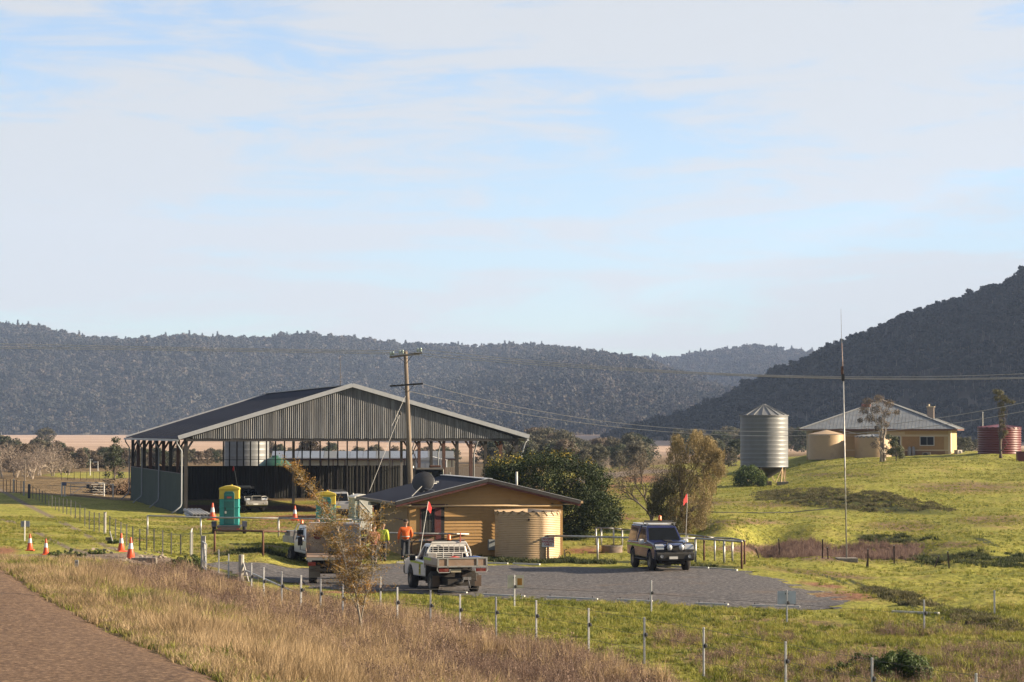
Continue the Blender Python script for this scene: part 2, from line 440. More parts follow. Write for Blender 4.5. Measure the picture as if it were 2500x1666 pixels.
# ------------------------------------------------------------------ ground sheet
def geo_steps(a, b, r):
    out = [a]
    while out[-1] < b: out.append(out[-1] * r)
    return out
rows = [-320, -150, -60, -20, 0, 12, 20, 26] + geo_steps(30, 330, 1.0062) + geo_steps(337, 6300, 1.03)
rows = np.array(rows, float)
uc = list(np.linspace(-.235, .245, 520))
side = [.012 * 1.25 ** k for k in range(20)]
us = sorted([-.235 - s for s in np.cumsum(side)] + uc + [.245 + s for s in np.cumsum(side)])
us = np.array([u for u in us if abs(u) < 2.0])
YY = np.repeat(rows[:, None], len(us), 1)
XX = us[None] * np.maximum(YY, 45.0)
ZZ = ground_z(XX, YY)
px, py = proj(XX, np.maximum(YY, 30), ZZ)
def ell(cx, cy, rx, ry, rot=0.0, soft=.6):
    a = radians(rot); dx, dy = px - cx, py - cy
    d = np.sqrt(((dx * cos(a) + dy * sin(a)) / rx) ** 2 + ((-dx * sin(a) + dy * cos(a)) / ry) ** 2)
    return np.clip((1 + soft / 2 - d) / soft, 0, 1)
def poly(p, soft): return np.clip(in_poly_sd(px, py, p) / soft + .5, 0, 1)
near = (YY > 30) & (YY < 6400)
fenc = [(520, 1380), (614, 1430), (735, 1460), (929, 1480), (1123, 1530), (1309, 1575), (1573, 1625), (1718, 1700), (1718, 2400), (-900, 2400), (-900, 1380)]
dry = np.maximum(poly(fenc, 60) * .95, 0)
dry = np.maximum(dry, ell(2000, 1590, 480, 75, 3, .9) * .75)
dry = np.maximum(dry, .35 * ell(1500, 1530, 300, 40, 6))
for e in ((560, 1345, 110, 14), (420, 1262, 30, 8), (640, 1336, 90, 8), (1700, 1225, 120, 12), (1560, 1215, 60, 9), (1480, 1275, 60, 12), (560, 1290, 160, 9), (1560, 1150, 90, 16), (2200, 1285, 120, 14), (1900, 1520, 260, 12, 3), (2330, 1330, 90, 9), (2350, 1190, 160, 14), (2050, 1160, 120, 7), (2420, 1270, 110, 14), (1800, 1275, 110, 9), (2000, 1400, 160, 9, 6), (1880, 1232, 90, 8)):
    dry = np.maximum(dry, ell(*e, soft=1.1) * .7)
far = (YY > 225) & (px < 1330)
dry = np.where(far, .95, dry)
dry = np.where((YY > 400), .95, dry)
grn = np.maximum(ell(245, 1160, 130, 8), ell(450, 1158, 60, 6)) * (YY > 200)
dry = dry * (1 - grn)
red = np.zeros_like(dry)
for e in ((770, 1268, 190, 13), (620, 1282, 130, 10), (740, 1242, 110, 10), (500, 1242, 90, 12), (900, 1240, 300, 12), (1490, 1195, 60, 14), (1570, 1170, 70, 10), (10, 1345, 40, 12), (1500, 1262, 60, 10), (1440, 1345, 90, 9), (2010, 1430, 60, 7, 8), (330, 1318, 60, 5), (560, 1416, 40, 8), (860, 1446, 90, 4), (2050, 1455, 90, 14)):
    red = np.maximum(red, ell(*e, soft=1.2) * .8)
weed = np.zeros_like(dry)
for e in ((2090, 1228, 240, 22, 5), (2160, 1312, 90, 8, 2), (2380, 1362, 150, 9, 3), (2220, 1360, 100, 6), (2260, 1495, 200, 7, 22), (2420, 1528, 120, 8, 6), (2110, 1432, 70, 5, 22), (2030, 1412, 60, 4, 20), (1260, 1366, 200, 4, 1), (1620, 1374, 160, 5, 1), (1750, 1385, 70, 5), (2400, 1320, 50, 6, 20), (540, 1405, 60, 12), (430, 1385, 60, 8)):
    weed = np.maximum(weed, ell(*e, soft=.9))
reed = np.zeros_like(dry)
for e in ((1990, 1352, 210, 17, 3), (2140, 1345, 130, 17), (1830, 1340, 90, 10)):
    reed = np.maximum(reed, ell(*e, soft=.6))
gravel = np.maximum(poly([(-900, 1352), (0, 1355), (150, 1352), (300, 1350), (400, 1358), (450, 1372), (560, 1402), (500, 1410), (330, 1376), (100, 1366), (0, 1366), (-900, 1366)], 8), 0)
gravel = np.maximum(gravel, .9 * poly([(1380, 1172), (1470, 1154), (1590, 1146), (1700, 1148), (1700, 1152), (1560, 1158), (1430, 1180), (1350, 1188)], 5))
for tr in (((0, 1196), (60, 1230), (130, 1265), (200, 1300), (260, 1335), (330, 1352)), ((-60, 1250), (30, 1275), (100, 1305), (170, 1340), (220, 1352))):
    for (x0, y0), (x1, y1) in zip(tr[:-1], tr[1:]):
        t = np.clip(((px - x0) * (x1 - x0) + (py - y0) * (y1 - y0)) / ((x1 - x0) ** 2 + (y1 - y0) ** 2), 0, 1)
        d = np.hypot((px - x0 - t * (x1 - x0)) * .5, py - y0 - t * (y1 - y0))
        gravel = np.maximum(gravel, .75 * np.clip(1.3 - d / 6, 0, 1))
gravel = np.maximum(gravel, .5 * ell(1990, 1450, 130, 30, 5, 1.0))
for z in (dry, red, weed, reed, gravel): z[~near] *= .0
lot_sd = in_poly_sd(XX, YY, LOT)
nr, nc = XX.shape
V = np.stack([XX, YY, ZZ], -1).reshape(-1, 3)
i0 = (np.arange(nr - 1)[:, None] * nc + np.arange(nc - 1)[None]).reshape(-1)
FQ = np.stack([i0, i0 + 1, i0 + nc + 1, i0 + nc], 1)
gm, nt, N, L, o_ = new_mat("ground_grass")
b = N.new("ShaderNodeBsdfPrincipled"); b.inputs["Roughness"].default_value = .95; b.inputs["Specular IOR Level"].default_value = .1
def att(nm):
    a = N.new("ShaderNodeAttribute"); a.attribute_name = nm
    s = N.new("ShaderNodeSeparateColor"); L.new(a.outputs["Color"], s.inputs[0]); return s.outputs
A1, A2 = att("mask_a"), att("mask_b")
geo = N.new("ShaderNodeNewGeometry")
def nz(scale, detail=6, rough=.65, stretch=(1, 1, 1), dist=0.0):
    mp = N.new("ShaderNodeMapping"); mp.inputs["Scale"].default_value = stretch; L.new(geo.outputs["Position"], mp.inputs[0])
    n = N.new("ShaderNodeTexNoise"); n.inputs["Scale"].default_value = scale; n.inputs["Detail"].default_value = detail; n.inputs["Roughness"].default_value = rough; n.inputs["Distortion"].default_value = dist
    L.new(mp.outputs[0], n.inputs["Vector"]); return n.outputs["Fac"]
def ramp(v, stops):
    r = N.new("ShaderNodeValToRGB"); e = r.color_ramp.elements
    e[0].position, e[0].color = stops[0][0], (*stops[0][1], 1); e[1].position, e[1].color = stops[-1][0], (*stops[-1][1], 1)
    for p_, c_ in stops[1:-1]: x = e.new(p_); x.color = (*c_, 1)
    L.new(v, r.inputs[0]); return r.outputs[0]
def mixc(f, a, c):
    m = N.new("ShaderNodeMix"); m.data_type = "RGBA"; L.new(f, m.inputs[0])
    for i, x in ((6, a), (7, c)):
        if isinstance(x, tuple): m.inputs[i].default_value = (*x, 1)
        else: L.new(x, m.inputs[i])
    return m.outputs[2]
def mth(op, a, c=0.0, clamp=False):
    n = N.new("ShaderNodeMath"); n.operation = op; n.use_clamp = clamp
    for i, x in ((0, a), (1, c)):
        if isinstance(x, (int, float)): n.inputs[i].default_value = x
        else: L.new(x, n.inputs[i])
    return n.outputs[0]
n_big, n_mid, n_fine = nz(.06, 5), nz(.45, 7, .7, (1, .45, 1)), nz(5.0, 5, .75, (1, .5, 1))
g_mix = mth("ADD", mth("MULTIPLY", n_mid, .6), mth("MULTIPLY", n_big, .4))
base = ramp(g_mix, [(.33, (.062, .074, .015)), (.41, (.145, .152, .028)), (.51, (.215, .210, .042)), (.62, (.235, .190, .065)), (.70, (.235, .185, .08))])
fine = ramp(n_fine, [(.34, (.30, .30, .30)), (.66, (1.25, 1.22, 1.15))])
dryc = ramp(n_mid, [(.34, (.066, .046, .024)), (.5, (.135, .095, .05)), (.68, (.20, .145, .08))])
mask = lambda m, k=.9: mth("MULTIPLY", mth("ADD", m, mth("MULTIPLY", mth("SUBTRACT", n_mid, .5), k)), 1.6, True)
c = mixc(mth("MULTIPLY", mth("SUBTRACT", mth("ADD", A1[0], mth("MULTIPLY", mth("SUBTRACT", n_mid, .5), 1.2)), .25), 2.2, True), base, dryc)
c = mixc(mth("MULTIPLY", mth("SUBTRACT", mth("ADD", A1[1], mth("MULTIPLY", mth("SUBTRACT", n_mid, .5), 1.0)), .3), 2.5, True), c, (.19, .095, .055))
c = mixc(mth("MULTIPLY", mth("SUBTRACT", mth("ADD", A1[2], mth("MULTIPLY", mth("SUBTRACT", n_fine, .5), 1.0)), .45), 2.5, True), c, (.040, .046, .016))
c = mixc(mth("MULTIPLY", A2[0], .95), c, (.115, .070, .060))
c = mixc(mth("MULTIPLY", mth("SUBTRACT", mth("ADD", A2[1], mth("MULTIPLY", mth("SUBTRACT", n_fine, .5), .8)), .35), 2.5, True), c, (.15, .120, .10))
mm = N.new("ShaderNodeMix"); mm.data_type = "RGBA"; mm.blend_type = "MULTIPLY"; mm.inputs[0].default_value = .85
L.new(c, mm.inputs[6]); L.new(fine, mm.inputs[7])
farc = ramp(nz(.012, 6, .6, (.35, 1, 1)), [(.35, (.23, .16, .115)), (.5, (.31, .22, .16)), (.66, (.36, .265, .20))])
fc = mixc(A2[2], mm.outputs[2], farc)
L.new(fc, b.inputs["Base Color"])
bp = N.new("ShaderNodeBump"); bp.inputs["Strength"].default_value = .9; bp.inputs["Distance"].default_value = .12
L.new(mth("ADD", n_fine, mth("MULTIPLY", n_mid, .8)), bp.inputs["Height"]); L.new(bp.outputs[0], b.inputs["Normal"])
L.new(b.outputs[0], o_.inputs[0])
me = np_mesh("ground", V, FQ, gm, True)
farm = np.clip((YY - 430) / 250, 0, 1)
for nm, chans in (("mask_a", (dry, red, weed)), ("mask_b", (reed, gravel, farm))):
    a = me.color_attributes.new(nm, "FLOAT_COLOR", "POINT")
    arr = np.ones((nr * nc, 4), np.float32)
    for k, ch in enumerate(chans): arr[:, k] = ch.reshape(-1)
    a.data.foreach_set("color", arr.reshape(-1))
tag(link("ground", me), kind="structure", label="green and dry paddock grass over gently rolling ground")

# ------------------------------------------------------------------ draped sheets: road and gravel lot
def drape(name, pl, step, lift, m, label, ragged=0.0):
    xs = [p[0] for p in pl]; ys = [p[1] for p in pl]
    gx_ = np.arange(min(xs) - step, max(xs) + step * 2, step); gy_ = np.arange(min(ys) - step, max(ys) + 2 * step, step)
    X, Y = np.meshgrid(gx_, gy_)
    sd = in_poly_sd(X, Y, pl) + ragged * (fbm(X * .9, Y * .9, 3) - .5) * 2 + ragged * .5 * (fbm(X * 4, Y * 3, 2) - .5)
    nyy, nxx = X.shape
    lf = np.where(sd > 0, lift, -.06) + np.clip(sd, -1, 1) * .0
    Z = base_g(X, Y) + np.clip(lift * np.clip(sd / (step * .7) + .3, -4, 1), -.15, lift)
    c_in = sd > -step
    f = []
    idx = np.arange(nxx * nyy).reshape(nyy, nxx)
    ok = c_in[:-1, :-1] & c_in[1:, :-1] & c_in[:-1, 1:] & c_in[1:, 1:]
    q = np.stack([idx[:-1, :-1], idx[:-1, 1:], idx[1:, 1:], idx[1:, :-1]], -1)[ok]
    used, inv = np.unique(q.reshape(-1), return_inverse=True)
    v = np.stack([X, Y, Z], -1).reshape(-1, 3)[used]
    return tag(link(name, np_mesh(name, v, inv.reshape(-1, 4), m, True)), kind="structure", label=label)
def speckle_mat(name, c0, c1, c2, s1, s2, patch, bump=.6):
    m, nt, N_, L_, o = new_mat(name)
    b = N_.new("ShaderNodeBsdfPrincipled"); b.inputs["Roughness"].default_value = .9; b.inputs["Specular IOR Level"].default_value = .2
    g = N_.new("ShaderNodeNewGeometry")
    def n_(s, d=4, st=(1, 1, 1)):
        mp = N_.new("ShaderNodeMapping"); mp.inputs["Scale"].default_value = st; L_.new(g.outputs["Position"], mp.inputs[0])
        n = N_.new("ShaderNodeTexNoise"); n.inputs["Scale"].default_value = s; n.inputs["Detail"].default_value = d; n.inputs["Roughness"].default_value = .75; L_.new(mp.outputs[0], n.inputs["Vector"]); return n.outputs["Fac"]
    f = n_(s1, 5)
    r = N_.new("ShaderNodeValToRGB"); e = r.color_ramp.elements
    e[0].position, e[0].color, e[1].position, e[1].color = .36, (*c0, 1), .64, (*c2, 1)
    x = e.new(.5); x.color = (*c1, 1); L_.new(f, r.inputs[0])
    mr = N_.new("ShaderNodeMapRange"); mr.inputs["From Min"].default_value = .54; mr.inputs["From Max"].default_value = .72; L_.new(n_(s2, 6, (.5, 1, 1)), mr.inputs["Value"])
    mx = N_.new("ShaderNodeMix"); mx.data_type = "RGBA"; mx.inputs[7].default_value = (*patch, 1)
    sc_ = N_.new("ShaderNodeMath"); sc_.operation = "MULTIPLY"; sc_.inputs[1].default_value = .6; L_.new(mr.outputs[0], sc_.inputs[0])
    L_.new(sc_.outputs[0], mx.inputs[0]); L_.new(r.outputs[0], mx.inputs[6]); L_.new(mx.outputs[2], b.inputs["Base Color"])
    bp = N_.new("ShaderNodeBump"); bp.inputs["Strength"].default_value = bump; bp.inputs["Distance"].default_value = .03; L_.new(f, bp.inputs["Height"]); L_.new(bp.outputs[0], b.inputs["Normal"])
    L_.new(b.outputs[0], o.inputs[0]); return m
drape("gravel_lot", LOT, .3, .035, speckle_mat("gravel", (.018, .017, .019), (.052, .049, .052), (.145, .132, .130), 7.0, .35, (.12, .080, .052)), "grey crushed stone car park beside the cottage", .85)
drape("road", ROAD, .3, .05, speckle_mat("asphalt", (.034, .018, .009), (.084, .049, .028), (.185, .12, .072), 9.0, .25, (.12, .076, .045), .5), "red brown sealed road with crumbling grassy edge", .22)

# ------------------------------------------------------------------ hills
fol_far = leaf_mat("hill_foliage", [(.013, .018, .014), (.028, .031, .025), (.050, .047, .038), (.088, .073, .060)], .12, .012)
fol_shade = leaf_mat("shade_darkened_hill_foliage", [(.014, .018, .013), (.028, .030, .022), (.045, .042, .032)], .12, .02)  # darker copy of the hill foliage, the steep hill's shade put into its colour
bark_pale = mat("pale_bark", (.34, .30, .25), .8, var=.3, scale=4)
hillsoil = mat("hill_soil", (.085, .065, .042), .95, var=.4, scale=.02, space="Generated")
def interp(xs, pts): return np.interp(xs, [p[0] for p in pts], [p[1] for p in pts])
def hill(name, sky_pts, Dc, Db, zb, shape=1.0, gully=.10, tree_px=14, label="", back=1500, seed=0):
    """a hill face from depth Db up to a crest whose skyline in the photograph is sky_pts"""
    pxs = np.linspace(sky_pts[0][0], sky_pts[-1][0], 240)
    cr_py = interp(pxs, sky_pts) + tree_px
    Dcv = interp(pxs, Dc) if isinstance(Dc, list) else np.full(pxs.shape, float(Dc))
    Dbv = interp(pxs, Db) if isinstance(Db, list) else np.full(pxs.shape, float(Db))
    u = (pxs - 1250) / F
    zc = 6 + (1055 - cr_py) / F * Dcv
    ts = np.concatenate([np.linspace(0, 1, 60), 1 + np.linspace(.02, 1, 30) ** 1.2])
    X, Y, Z = [], [], []
    for t in ts:
        D = np.where(t <= 1, Dbv + (Dcv - Dbv) * t, Dcv + (t - 1) * back)
        X.append(u * D); Y.append(D)
        tt = min(t, 1)
        s = (1 - (1 - tt) ** 2) * shape + tt * (1 - shape)
        fall = 1 if t <= 1 else 1 - (t - 1) ** 1.5 * .8
        rng = fbm(X[-1] * .0045 + seed, np.asarray(Y[-1]) * .0016 + seed, 4) - .5
        Z.append(zb - 3 + (zc - zb + 3) * s * fall + rng * gully * (zc - zb) * np.sin(pi * min(t, 1)) * 2.2)
    X, Y, Z = map(np.array, (X, Y, Z))
    a, b_ = X.shape
    i = (np.arange(a - 1)[:, None] * b_ + np.arange(b_ - 1)[None]).reshape(-1)
    me = np_mesh(name, np.stack([X, Y, Z], -1).reshape(-1, 3), np.stack([i, i + 1, i + b_ + 1, i + b_], 1), hillsoil, True)
    tag(link(name, me), kind="structure", label=label)
    return X, Y, Z, ts
def tree_points(H, n, rs, tmax=1.12):
    X, Y, Z, ts = H
    r = np.random.RandomState(rs)
    kmax = np.searchsorted(ts, tmax)
    W_ = X.shape[1] - 1
    # area weights
    k = r.randint(0, kmax, n * 3); j = r.randint(0, W_, n * 3)
    cell = np.abs((X[k, j + 1] - X[k, j]) * (Y[k + 1, j] - Y[k, j])); keep = r.rand(n * 3) < cell / cell.max()
    k, j = k[keep][:n], j[keep][:n]; m = len(k)
    a, b_ = r.rand(m), r.rand(m)
    def L2(A): return (A[k, j] * (1 - a) + A[k, j + 1] * a) * (1 - b_) + (A[k + 1, j] * (1 - a) + A[k + 1, j + 1] * a) * b_
    return np.stack([L2(X), L2(Y), L2(Z)], 1)
def quad_leaves(cent, nor, size, rs, aspect=.6, droop=0.0, jit=.45):
    """one leaf-like rhombus per centre, random tilt"""
    r = np.random.RandomState(rs); n = len(cent)
    d = r.normal(size=(n, 3)); d[:, 2] = d[:, 2] * (1 - droop) - droop * 2.0 * np.abs(r.normal(size=n)); d /= np.linalg.norm(d, axis=1)[:, None]
    if not isinstance(nor, int):
        nn = nor + r.normal(size=(n, 3)) * jit; nn /= np.linalg.norm(nn, axis=1)[:, None]; d -= nn * (d * nn).sum(1)[:, None]; d /= np.linalg.norm(d, axis=1)[:, None]; e = np.cross(nn, d)
    else: e = r.normal(size=(n, 3)); e -= d * (e * d).sum(1)[:, None]; e /= np.linalg.norm(e, axis=1)[:, None]
    sz = np.asarray(size) * (.6 + .8 * r.rand(n)); sz = sz[:, None]
    c = np.asarray(cent)
    v = np.stack([c - d * sz, c + e * sz * aspect, c + d * sz, c - e * sz * aspect], 1).reshape(-1, 3)
    return v, np.arange(4 * n).reshape(-1, 4)
def clump_points(clumps, per, rs, shell=.55):
    r = np.random.RandomState(rs); out = []; nrm = []
    for (x, y, z, rad, *fl) in clumps:
        k = int(per * (rad ** 1.5 if per > 0 else 1)); k = max(6, k)
        d = r.normal(size=(k, 3)); d /= np.linalg.norm(d, axis=1)[:, None]
        rr = rad * (shell + (1 - shell) * r.rand(k)) ** 1.0
        flat = fl[0] if fl else .75
        p = d * rr[:, None]; p[:, 2] *= flat
        out.append(p + np.array([x, y, z])); nrm.append(d)
    clump_points.nor = np.concatenate(nrm)
    return np.concatenate(out)
def far_proto(rs, conical=False, h=1.0):
    r = np.random.RandomState(rs); cl = []
    if conical:
        for i in range(7):
            z = 3 + i * 1.5; w = (9 - i) * .25
            cl.append((r.normal() * .3, r.normal() * .3, z, w + .2, .9))
    else:
        for i in range(9):
            a = r.rand() * 6.28; q = r.rand() ** .5 * 3.6
            cl.append((q * cos(a), q * sin(a), 7.2 + r.rand() * 4.2 - q * .35, 1.3 + r.rand() * 1.3, .7))
    pts = clump_points(cl, 13, rs)
    v, f = quad_leaves(pts, clump_points.nor, .80, rs, .75, jit=.4)
    mb = MB(); mb.tube([(0, 0, -1), (.2, 0, 5), (.3, .1, 9)], [.3, .25, .12], 4)
    me = np_mesh("far_tree", np.concatenate([v, np.array(mb.v)]), f, fol_far)
    # trunk faces share the mesh but carry the bark
    m2 = bpy.data.meshes.new("far_tree"); vs = [tuple(p) for p in v.tolist()] + mb.v; n0 = len(v)
    m2.from_pydata(vs, [], [tuple(q) for q in f.tolist()] + [tuple(n0 + i for i in q) for q in mb.f])
    m2.materials.append(fol_far); m2.materials.append(bark_pale)
    m2.polygons.foreach_set("material_index", [0] * len(f) + [1] * len(mb.f))
    bpy.data.meshes.remove(me)
    return m2
FP = [far_proto(1), far_proto(2), far_proto(3), far_proto(4, True)]
r = np.random.RandomState(5)
S = 1.0625
ridge = [(-900, 830), (-300, 800), (0, 789), (60, 789), (150, 808), (210, 822), (300, 829), (370, 824), (450, 816), (560, 824), (660, 824), (745, 812), (800, 820), (860, 823), (940, 832), (1010, 838), (1090, 843), (1170, 848), (1240, 842), (1310, 843), (1400, 850), (1480, 862), (1560, 876), (1606, 893), (1682, 918), (1739, 936), (1800, 953), (1880, 985), (1960, 1020), (2040, 1056)]
H1 = hill("hill", ridge, 3500, [(-900, 2450), (1250, 2500), (2040, 2700)], 4, .45, .20, 21, "long wooded ridge across the valley in hazy sun", seed=3)
P = tree_points(H1, 42000, 11)
def plant_hill(name, P, label, smin, smax, rs, con=.15):
    r = np.random.RandomState(rs); n = len(P)
    idx = np.where(r.rand(n) < con, 3, r.randint(0, 3, n))
    s = smin + (smax - smin) * r.rand(n) ** 1.8
    sc3 = np.stack([s * (.9 + .3 * r.rand(n)), s * (.9 + .3 * r.rand(n)), s * (.8 + .35 * r.rand(n))], 1)
    return scatter(name, FP, P, r.rand(n) * 6.28, sc3, idx, r.rand(n) - .5, label)
plant_hill("hill_forest", P, "gum forest covering the long ridge", .45, 1.35, 1)
ridge2 = [(1350, 960), (1500, 892), (1575, 878), (1657, 876), (1710, 866), (1759, 858), (1840, 848), (1912, 858), (1988, 866), (2100, 880), (2300, 900), (2700, 910)]
H2 = hill("hill", ridge2, 4600, 3600, 5, .4, .1, 9, "farther wooded ridge behind the valley gap", seed=8)
P = tree_points(H2, 13000, 12)
plant_hill("hill_forest", P, "gum forest on the farther ridge in the gap", .7, 1.4, 2)
spur = [(1470, 1085), (1560, 1062), (1585, 1046), (1620, 1040), (1687, 1018), (1769, 984), (1815, 954), (1876, 928), (1927, 903), (2004, 868), (2050, 852), (2080, 832), (2136, 817), (2187, 792), (2248, 764), (2335, 743), (2396, 720), (2447, 705), (2500, 674), (2700, 545), (3000, 350), (3400, 160)]  # unseen end beyond the right edge is raised to shade the visible face
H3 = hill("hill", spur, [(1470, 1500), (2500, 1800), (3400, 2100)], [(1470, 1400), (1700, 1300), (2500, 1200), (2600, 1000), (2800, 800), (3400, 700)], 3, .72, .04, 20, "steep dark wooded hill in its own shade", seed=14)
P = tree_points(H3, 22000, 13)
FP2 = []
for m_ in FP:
    m2_ = m_.copy(); m2_.materials[0] = fol_shade; FP2.append(m2_)
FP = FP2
plant_hill("hill_forest", P, "gum forest on the steep hill, foliage darkened for its shade", .5, 1.0, 3, .02)

# ------------------------------------------------------------------ haze
hm, nt, N_, L_, o_ = new_mat("haze_air")
pv = N_.new("ShaderNodeVolumePrincipled"); pv.inputs["Color"].default_value = (.48, .64, 1.0, 1); pv.inputs["Density"].default_value = .000070; pv.inputs["Anisotropy"].default_value = .2
L_.new(pv.outputs[0], o_.inputs["Volume"])
part("haze", MB().box((0, 3000, 260), (27000, 6800, 530)), hm, kind="stuff")
# ------------------------------------------------------------------ foliage tools
F_GUM = leaf_mat("gum_foliage", [(.050, .054, .034), (.082, .080, .052), (.125, .108, .075)], .2, .06)
F_GUMB = leaf_mat("brown_gum_foliage", [(.075, .060, .044), (.115, .090, .066), (.165, .125, .092)], .2, .06)
F_DGUM = leaf_mat("dark_foliage", [(.022, .034, .018), (.042, .054, .028), (.068, .076, .04)], .2, .2)
F_GUMS = leaf_mat("grey_green_bush", [(.035, .045, .02), (.065, .075, .035), (.11, .11, .055)], .2, .3)
F_TWIG = leaf_mat("dry_twigs", [(.12, .092, .074), (.19, .145, .115), (.27, .21, .165)], .1, .2)
F_CYP = leaf_mat("cypress_foliage", [(.005, .011, .004), (.011, .023, .006), (.024, .040, .008), (.055, .066, .010)], .05, 1.3)
F_CYPG = leaf_mat("golden_cypress_tips", [(.16, .15, .02), (.34, .25, .03), (.45, .30, .045)], .2, 2)
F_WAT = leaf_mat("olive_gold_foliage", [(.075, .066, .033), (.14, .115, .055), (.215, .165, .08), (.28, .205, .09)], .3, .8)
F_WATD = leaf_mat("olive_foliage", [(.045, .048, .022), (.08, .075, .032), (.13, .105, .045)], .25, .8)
F_SAP = leaf_mat("orange_green_leaves", [(.10, .085, .022), (.22, .14, .030), (.38, .18, .030), (.46, .20, .04)], .3, 1.8)
F_SHRUB = leaf_mat("green_shrub_leaves", [(.028, .048, .014), (.055, .085, .02), (.10, .125, .035)], .25, 1.5)
M_BARK = mat("grey_brown_bark", (.16, .125, .10), .9, var=.4, scale=4, stretch=(3, 3, .5), bump=.5)
M_PBARK = mat("pale_branch_bark", (.42, .36, .29), .85, var=.3, scale=3, stretch=(2, 2, .5))

def limbs(mb, tips, rs, H, r0, base=(0, 0), split=.35, n=5, lean=(0, 0)):
    """tapered trunk from the ground and a bowed limb to every tip"""
    r = np.random.RandomState(rs)
    tr = []
    for i in range(7):
        t = i / 6; tr.append(Vector((base[0] + lean[0] * t + r.normal() * .02 * H * t, base[1] + lean[1] * t + r.normal() * .02 * H * t, -.15 + t * H * .8)))
    rad = [r0 * (1.25 if i == 0 else 1 - .13 * i) for i in range(7)]
    mb.tube(tr, rad, 7)
    for tp_ in tips:
        tp_ = Vector(tp_); t = min(.85, max(split * .5, (tp_.z / H) * .55 + r.uniform(-.1, .08)))
        i = min(5, int(t * 6)); s = tr[i].lerp(tr[i + 1], t * 6 - i)
        rr_ = rad[i] * r.uniform(.35, .55)
        mid = s.lerp(tp_, .5) + Vector((r.normal() * .05 * H, r.normal() * .05 * H, .04 * H + r.normal() * .02 * H))
        pts = [s, s.lerp(mid, .5) + Vector((0, 0, .01 * H)), mid, mid.lerp(tp_, .55), tp_]
        mb.tube(pts, [rr_, rr_ * .8, rr_ * .55, rr_ * .35, rr_ * .12], n, cap=False)
def tree_meshes(rs, H, W_, ncl, leaf, per, fol, bark, crown0=.3, r0=None, flat=.75, droop=0.0, aspect=.55, cl_r=(.11, .2), clumps=None, shape=None, extra_twigs=0):
    r = np.random.RandomState(rs); cl = []
    if clumps is None:
        for i in range(ncl):
            t = r.rand() ** .8; z = H * (crown0 + (.93 - crown0) * t)
            wmax = W_ / 2 * (sin(pi * min(1, (.25 + .72 * t))) ** .6 if shape is None else shape(t))
            a = r.rand() * 6.283; q = wmax * r.rand() ** .45
            cl.append((q * cos(a), q * sin(a), z, H * r.uniform(*cl_r), flat))
    else: cl = clumps
    pts = clump_points(cl, per, rs)
    v, f = quad_leaves(pts, clump_points.nor, leaf, rs, aspect, droop)
    crown = np_mesh("crown", v, f, fol)
    mb = MB(); tips = [(c[0] * .85, c[1] * .85, c[2] - c[3] * .2) for c in cl][:40]
    limbs(mb, tips, rs, H, r0 or H * .022)
    if extra_twigs:
        for i in range(extra_twigs):
            c = cl[r.randint(len(cl))]; a = Vector((c[0], c[1], c[2])) * .9
            d = Vector(r.normal(size=3)).normalized(); d.z = abs(d.z) * .7
            e = a + d * c[3] * 1.4; mb.tube([a, a.lerp(e, .5) + Vector(r.normal(size=3)) * .1, e], [H * .004, H * .003, H * .001], 3, cap=False)
    return crown, mb.mesh("trunk", bark, True)
def tree(name, label, loc, crown, trunk, rz=0.0, s=1.0, grp=None, cat="tree", stretch=None):
    T = thing(name, label, cat, loc, rz, grp); T.scale = stretch or (s, s, s)
    link("trunk", trunk, T); link("crown", crown, T)
    return T
M_BTR = mat("bare_tree_bark", (.52, .43, .35), .9, var=.3)
M_GTR = mat("grey_gum_trunk", (.22, .19, .16), .9, var=.3)
# ------------------------------------------------------------------ valley belt trees
def gum_proto(rs, fol, per=42, H=12, W_=11.5, leaf=.30, ncl=58): return tree_meshes(rs, H, W_, ncl, leaf, per, fol, M_GTR, crown0=.07, cl_r=(.09, .16), shape=lambda t: .75 + .35 * sin(3.1 * t) - .35 * t)
GP_ = [gum_proto(21, F_GUM), gum_proto(22, F_GUM, W_=11), gum_proto(23, F_GUMB), gum_proto(24, F_DGUM, W_=10), gum_proto(25, F_GUMB, W_=8), gum_proto(26, F_DGUM, H=11, W_=11, per=30)]
def bare_mesh(rs, H, depth=6, spread=.55, m=M_BTR, r0=.2, trunks=1, leaf=0):
    r = np.random.RandomState(rs); mb = MB(); ends = []
    def grow(p, d, L_, rad, k):
        q1 = p + d * L_ * .5 + Vector(r.normal(size=3)) * L_ * .06; q2 = p + d * L_ + Vector(r.normal(size=3)) * L_ * .08
        mb.tube([p, q1, q2], [rad, rad * .85, rad * .68], 5 if k > 3 else 3, cap=False)
        if k == 0: ends.append(q2); return
        for _ in range(3 if (k > 1 and r.rand() < .55) else 2):
            nd = (d + Vector(r.normal(size=3)) * spread); nd.z = nd.z * .8 + .22; nd.normalize()
            grow(q2 if r.rand() < .7 else q1, nd, L_ * r.uniform(.62, .86), rad * .62, k - 1)
    for t in range(trunks):
        a = r.rand() * 6.28; d = Vector((cos(a) * .45, sin(a) * .3, 1)).normalized() if trunks > 1 else Vector((0, 0, 1))
        grow(Vector((r.normal() * .2 * (trunks > 1), r.normal() * .2 * (trunks > 1), -.2)), d, H * .26, r0, depth)
    return mb.mesh("trunk", m, False), ends
BP = []
for i, (H, tr_) in enumerate(((11, 2), (12, 3), (9, 2))):
    me, ends = bare_mesh(40 + i, H, 6, .5, trunks=tr_, r0=.22)
    e = np.array([tuple(q) for q in ends]); rr_ = np.random.RandomState(i); cc = np.repeat(e, 2, 0) + rr_.normal(size=(len(e) * 2, 3)) * .35
    v, f = quad_leaves(cc, 0, .30, i, .16)
    BP.append((np_mesh("crown", v, f, F_TWIG), me))
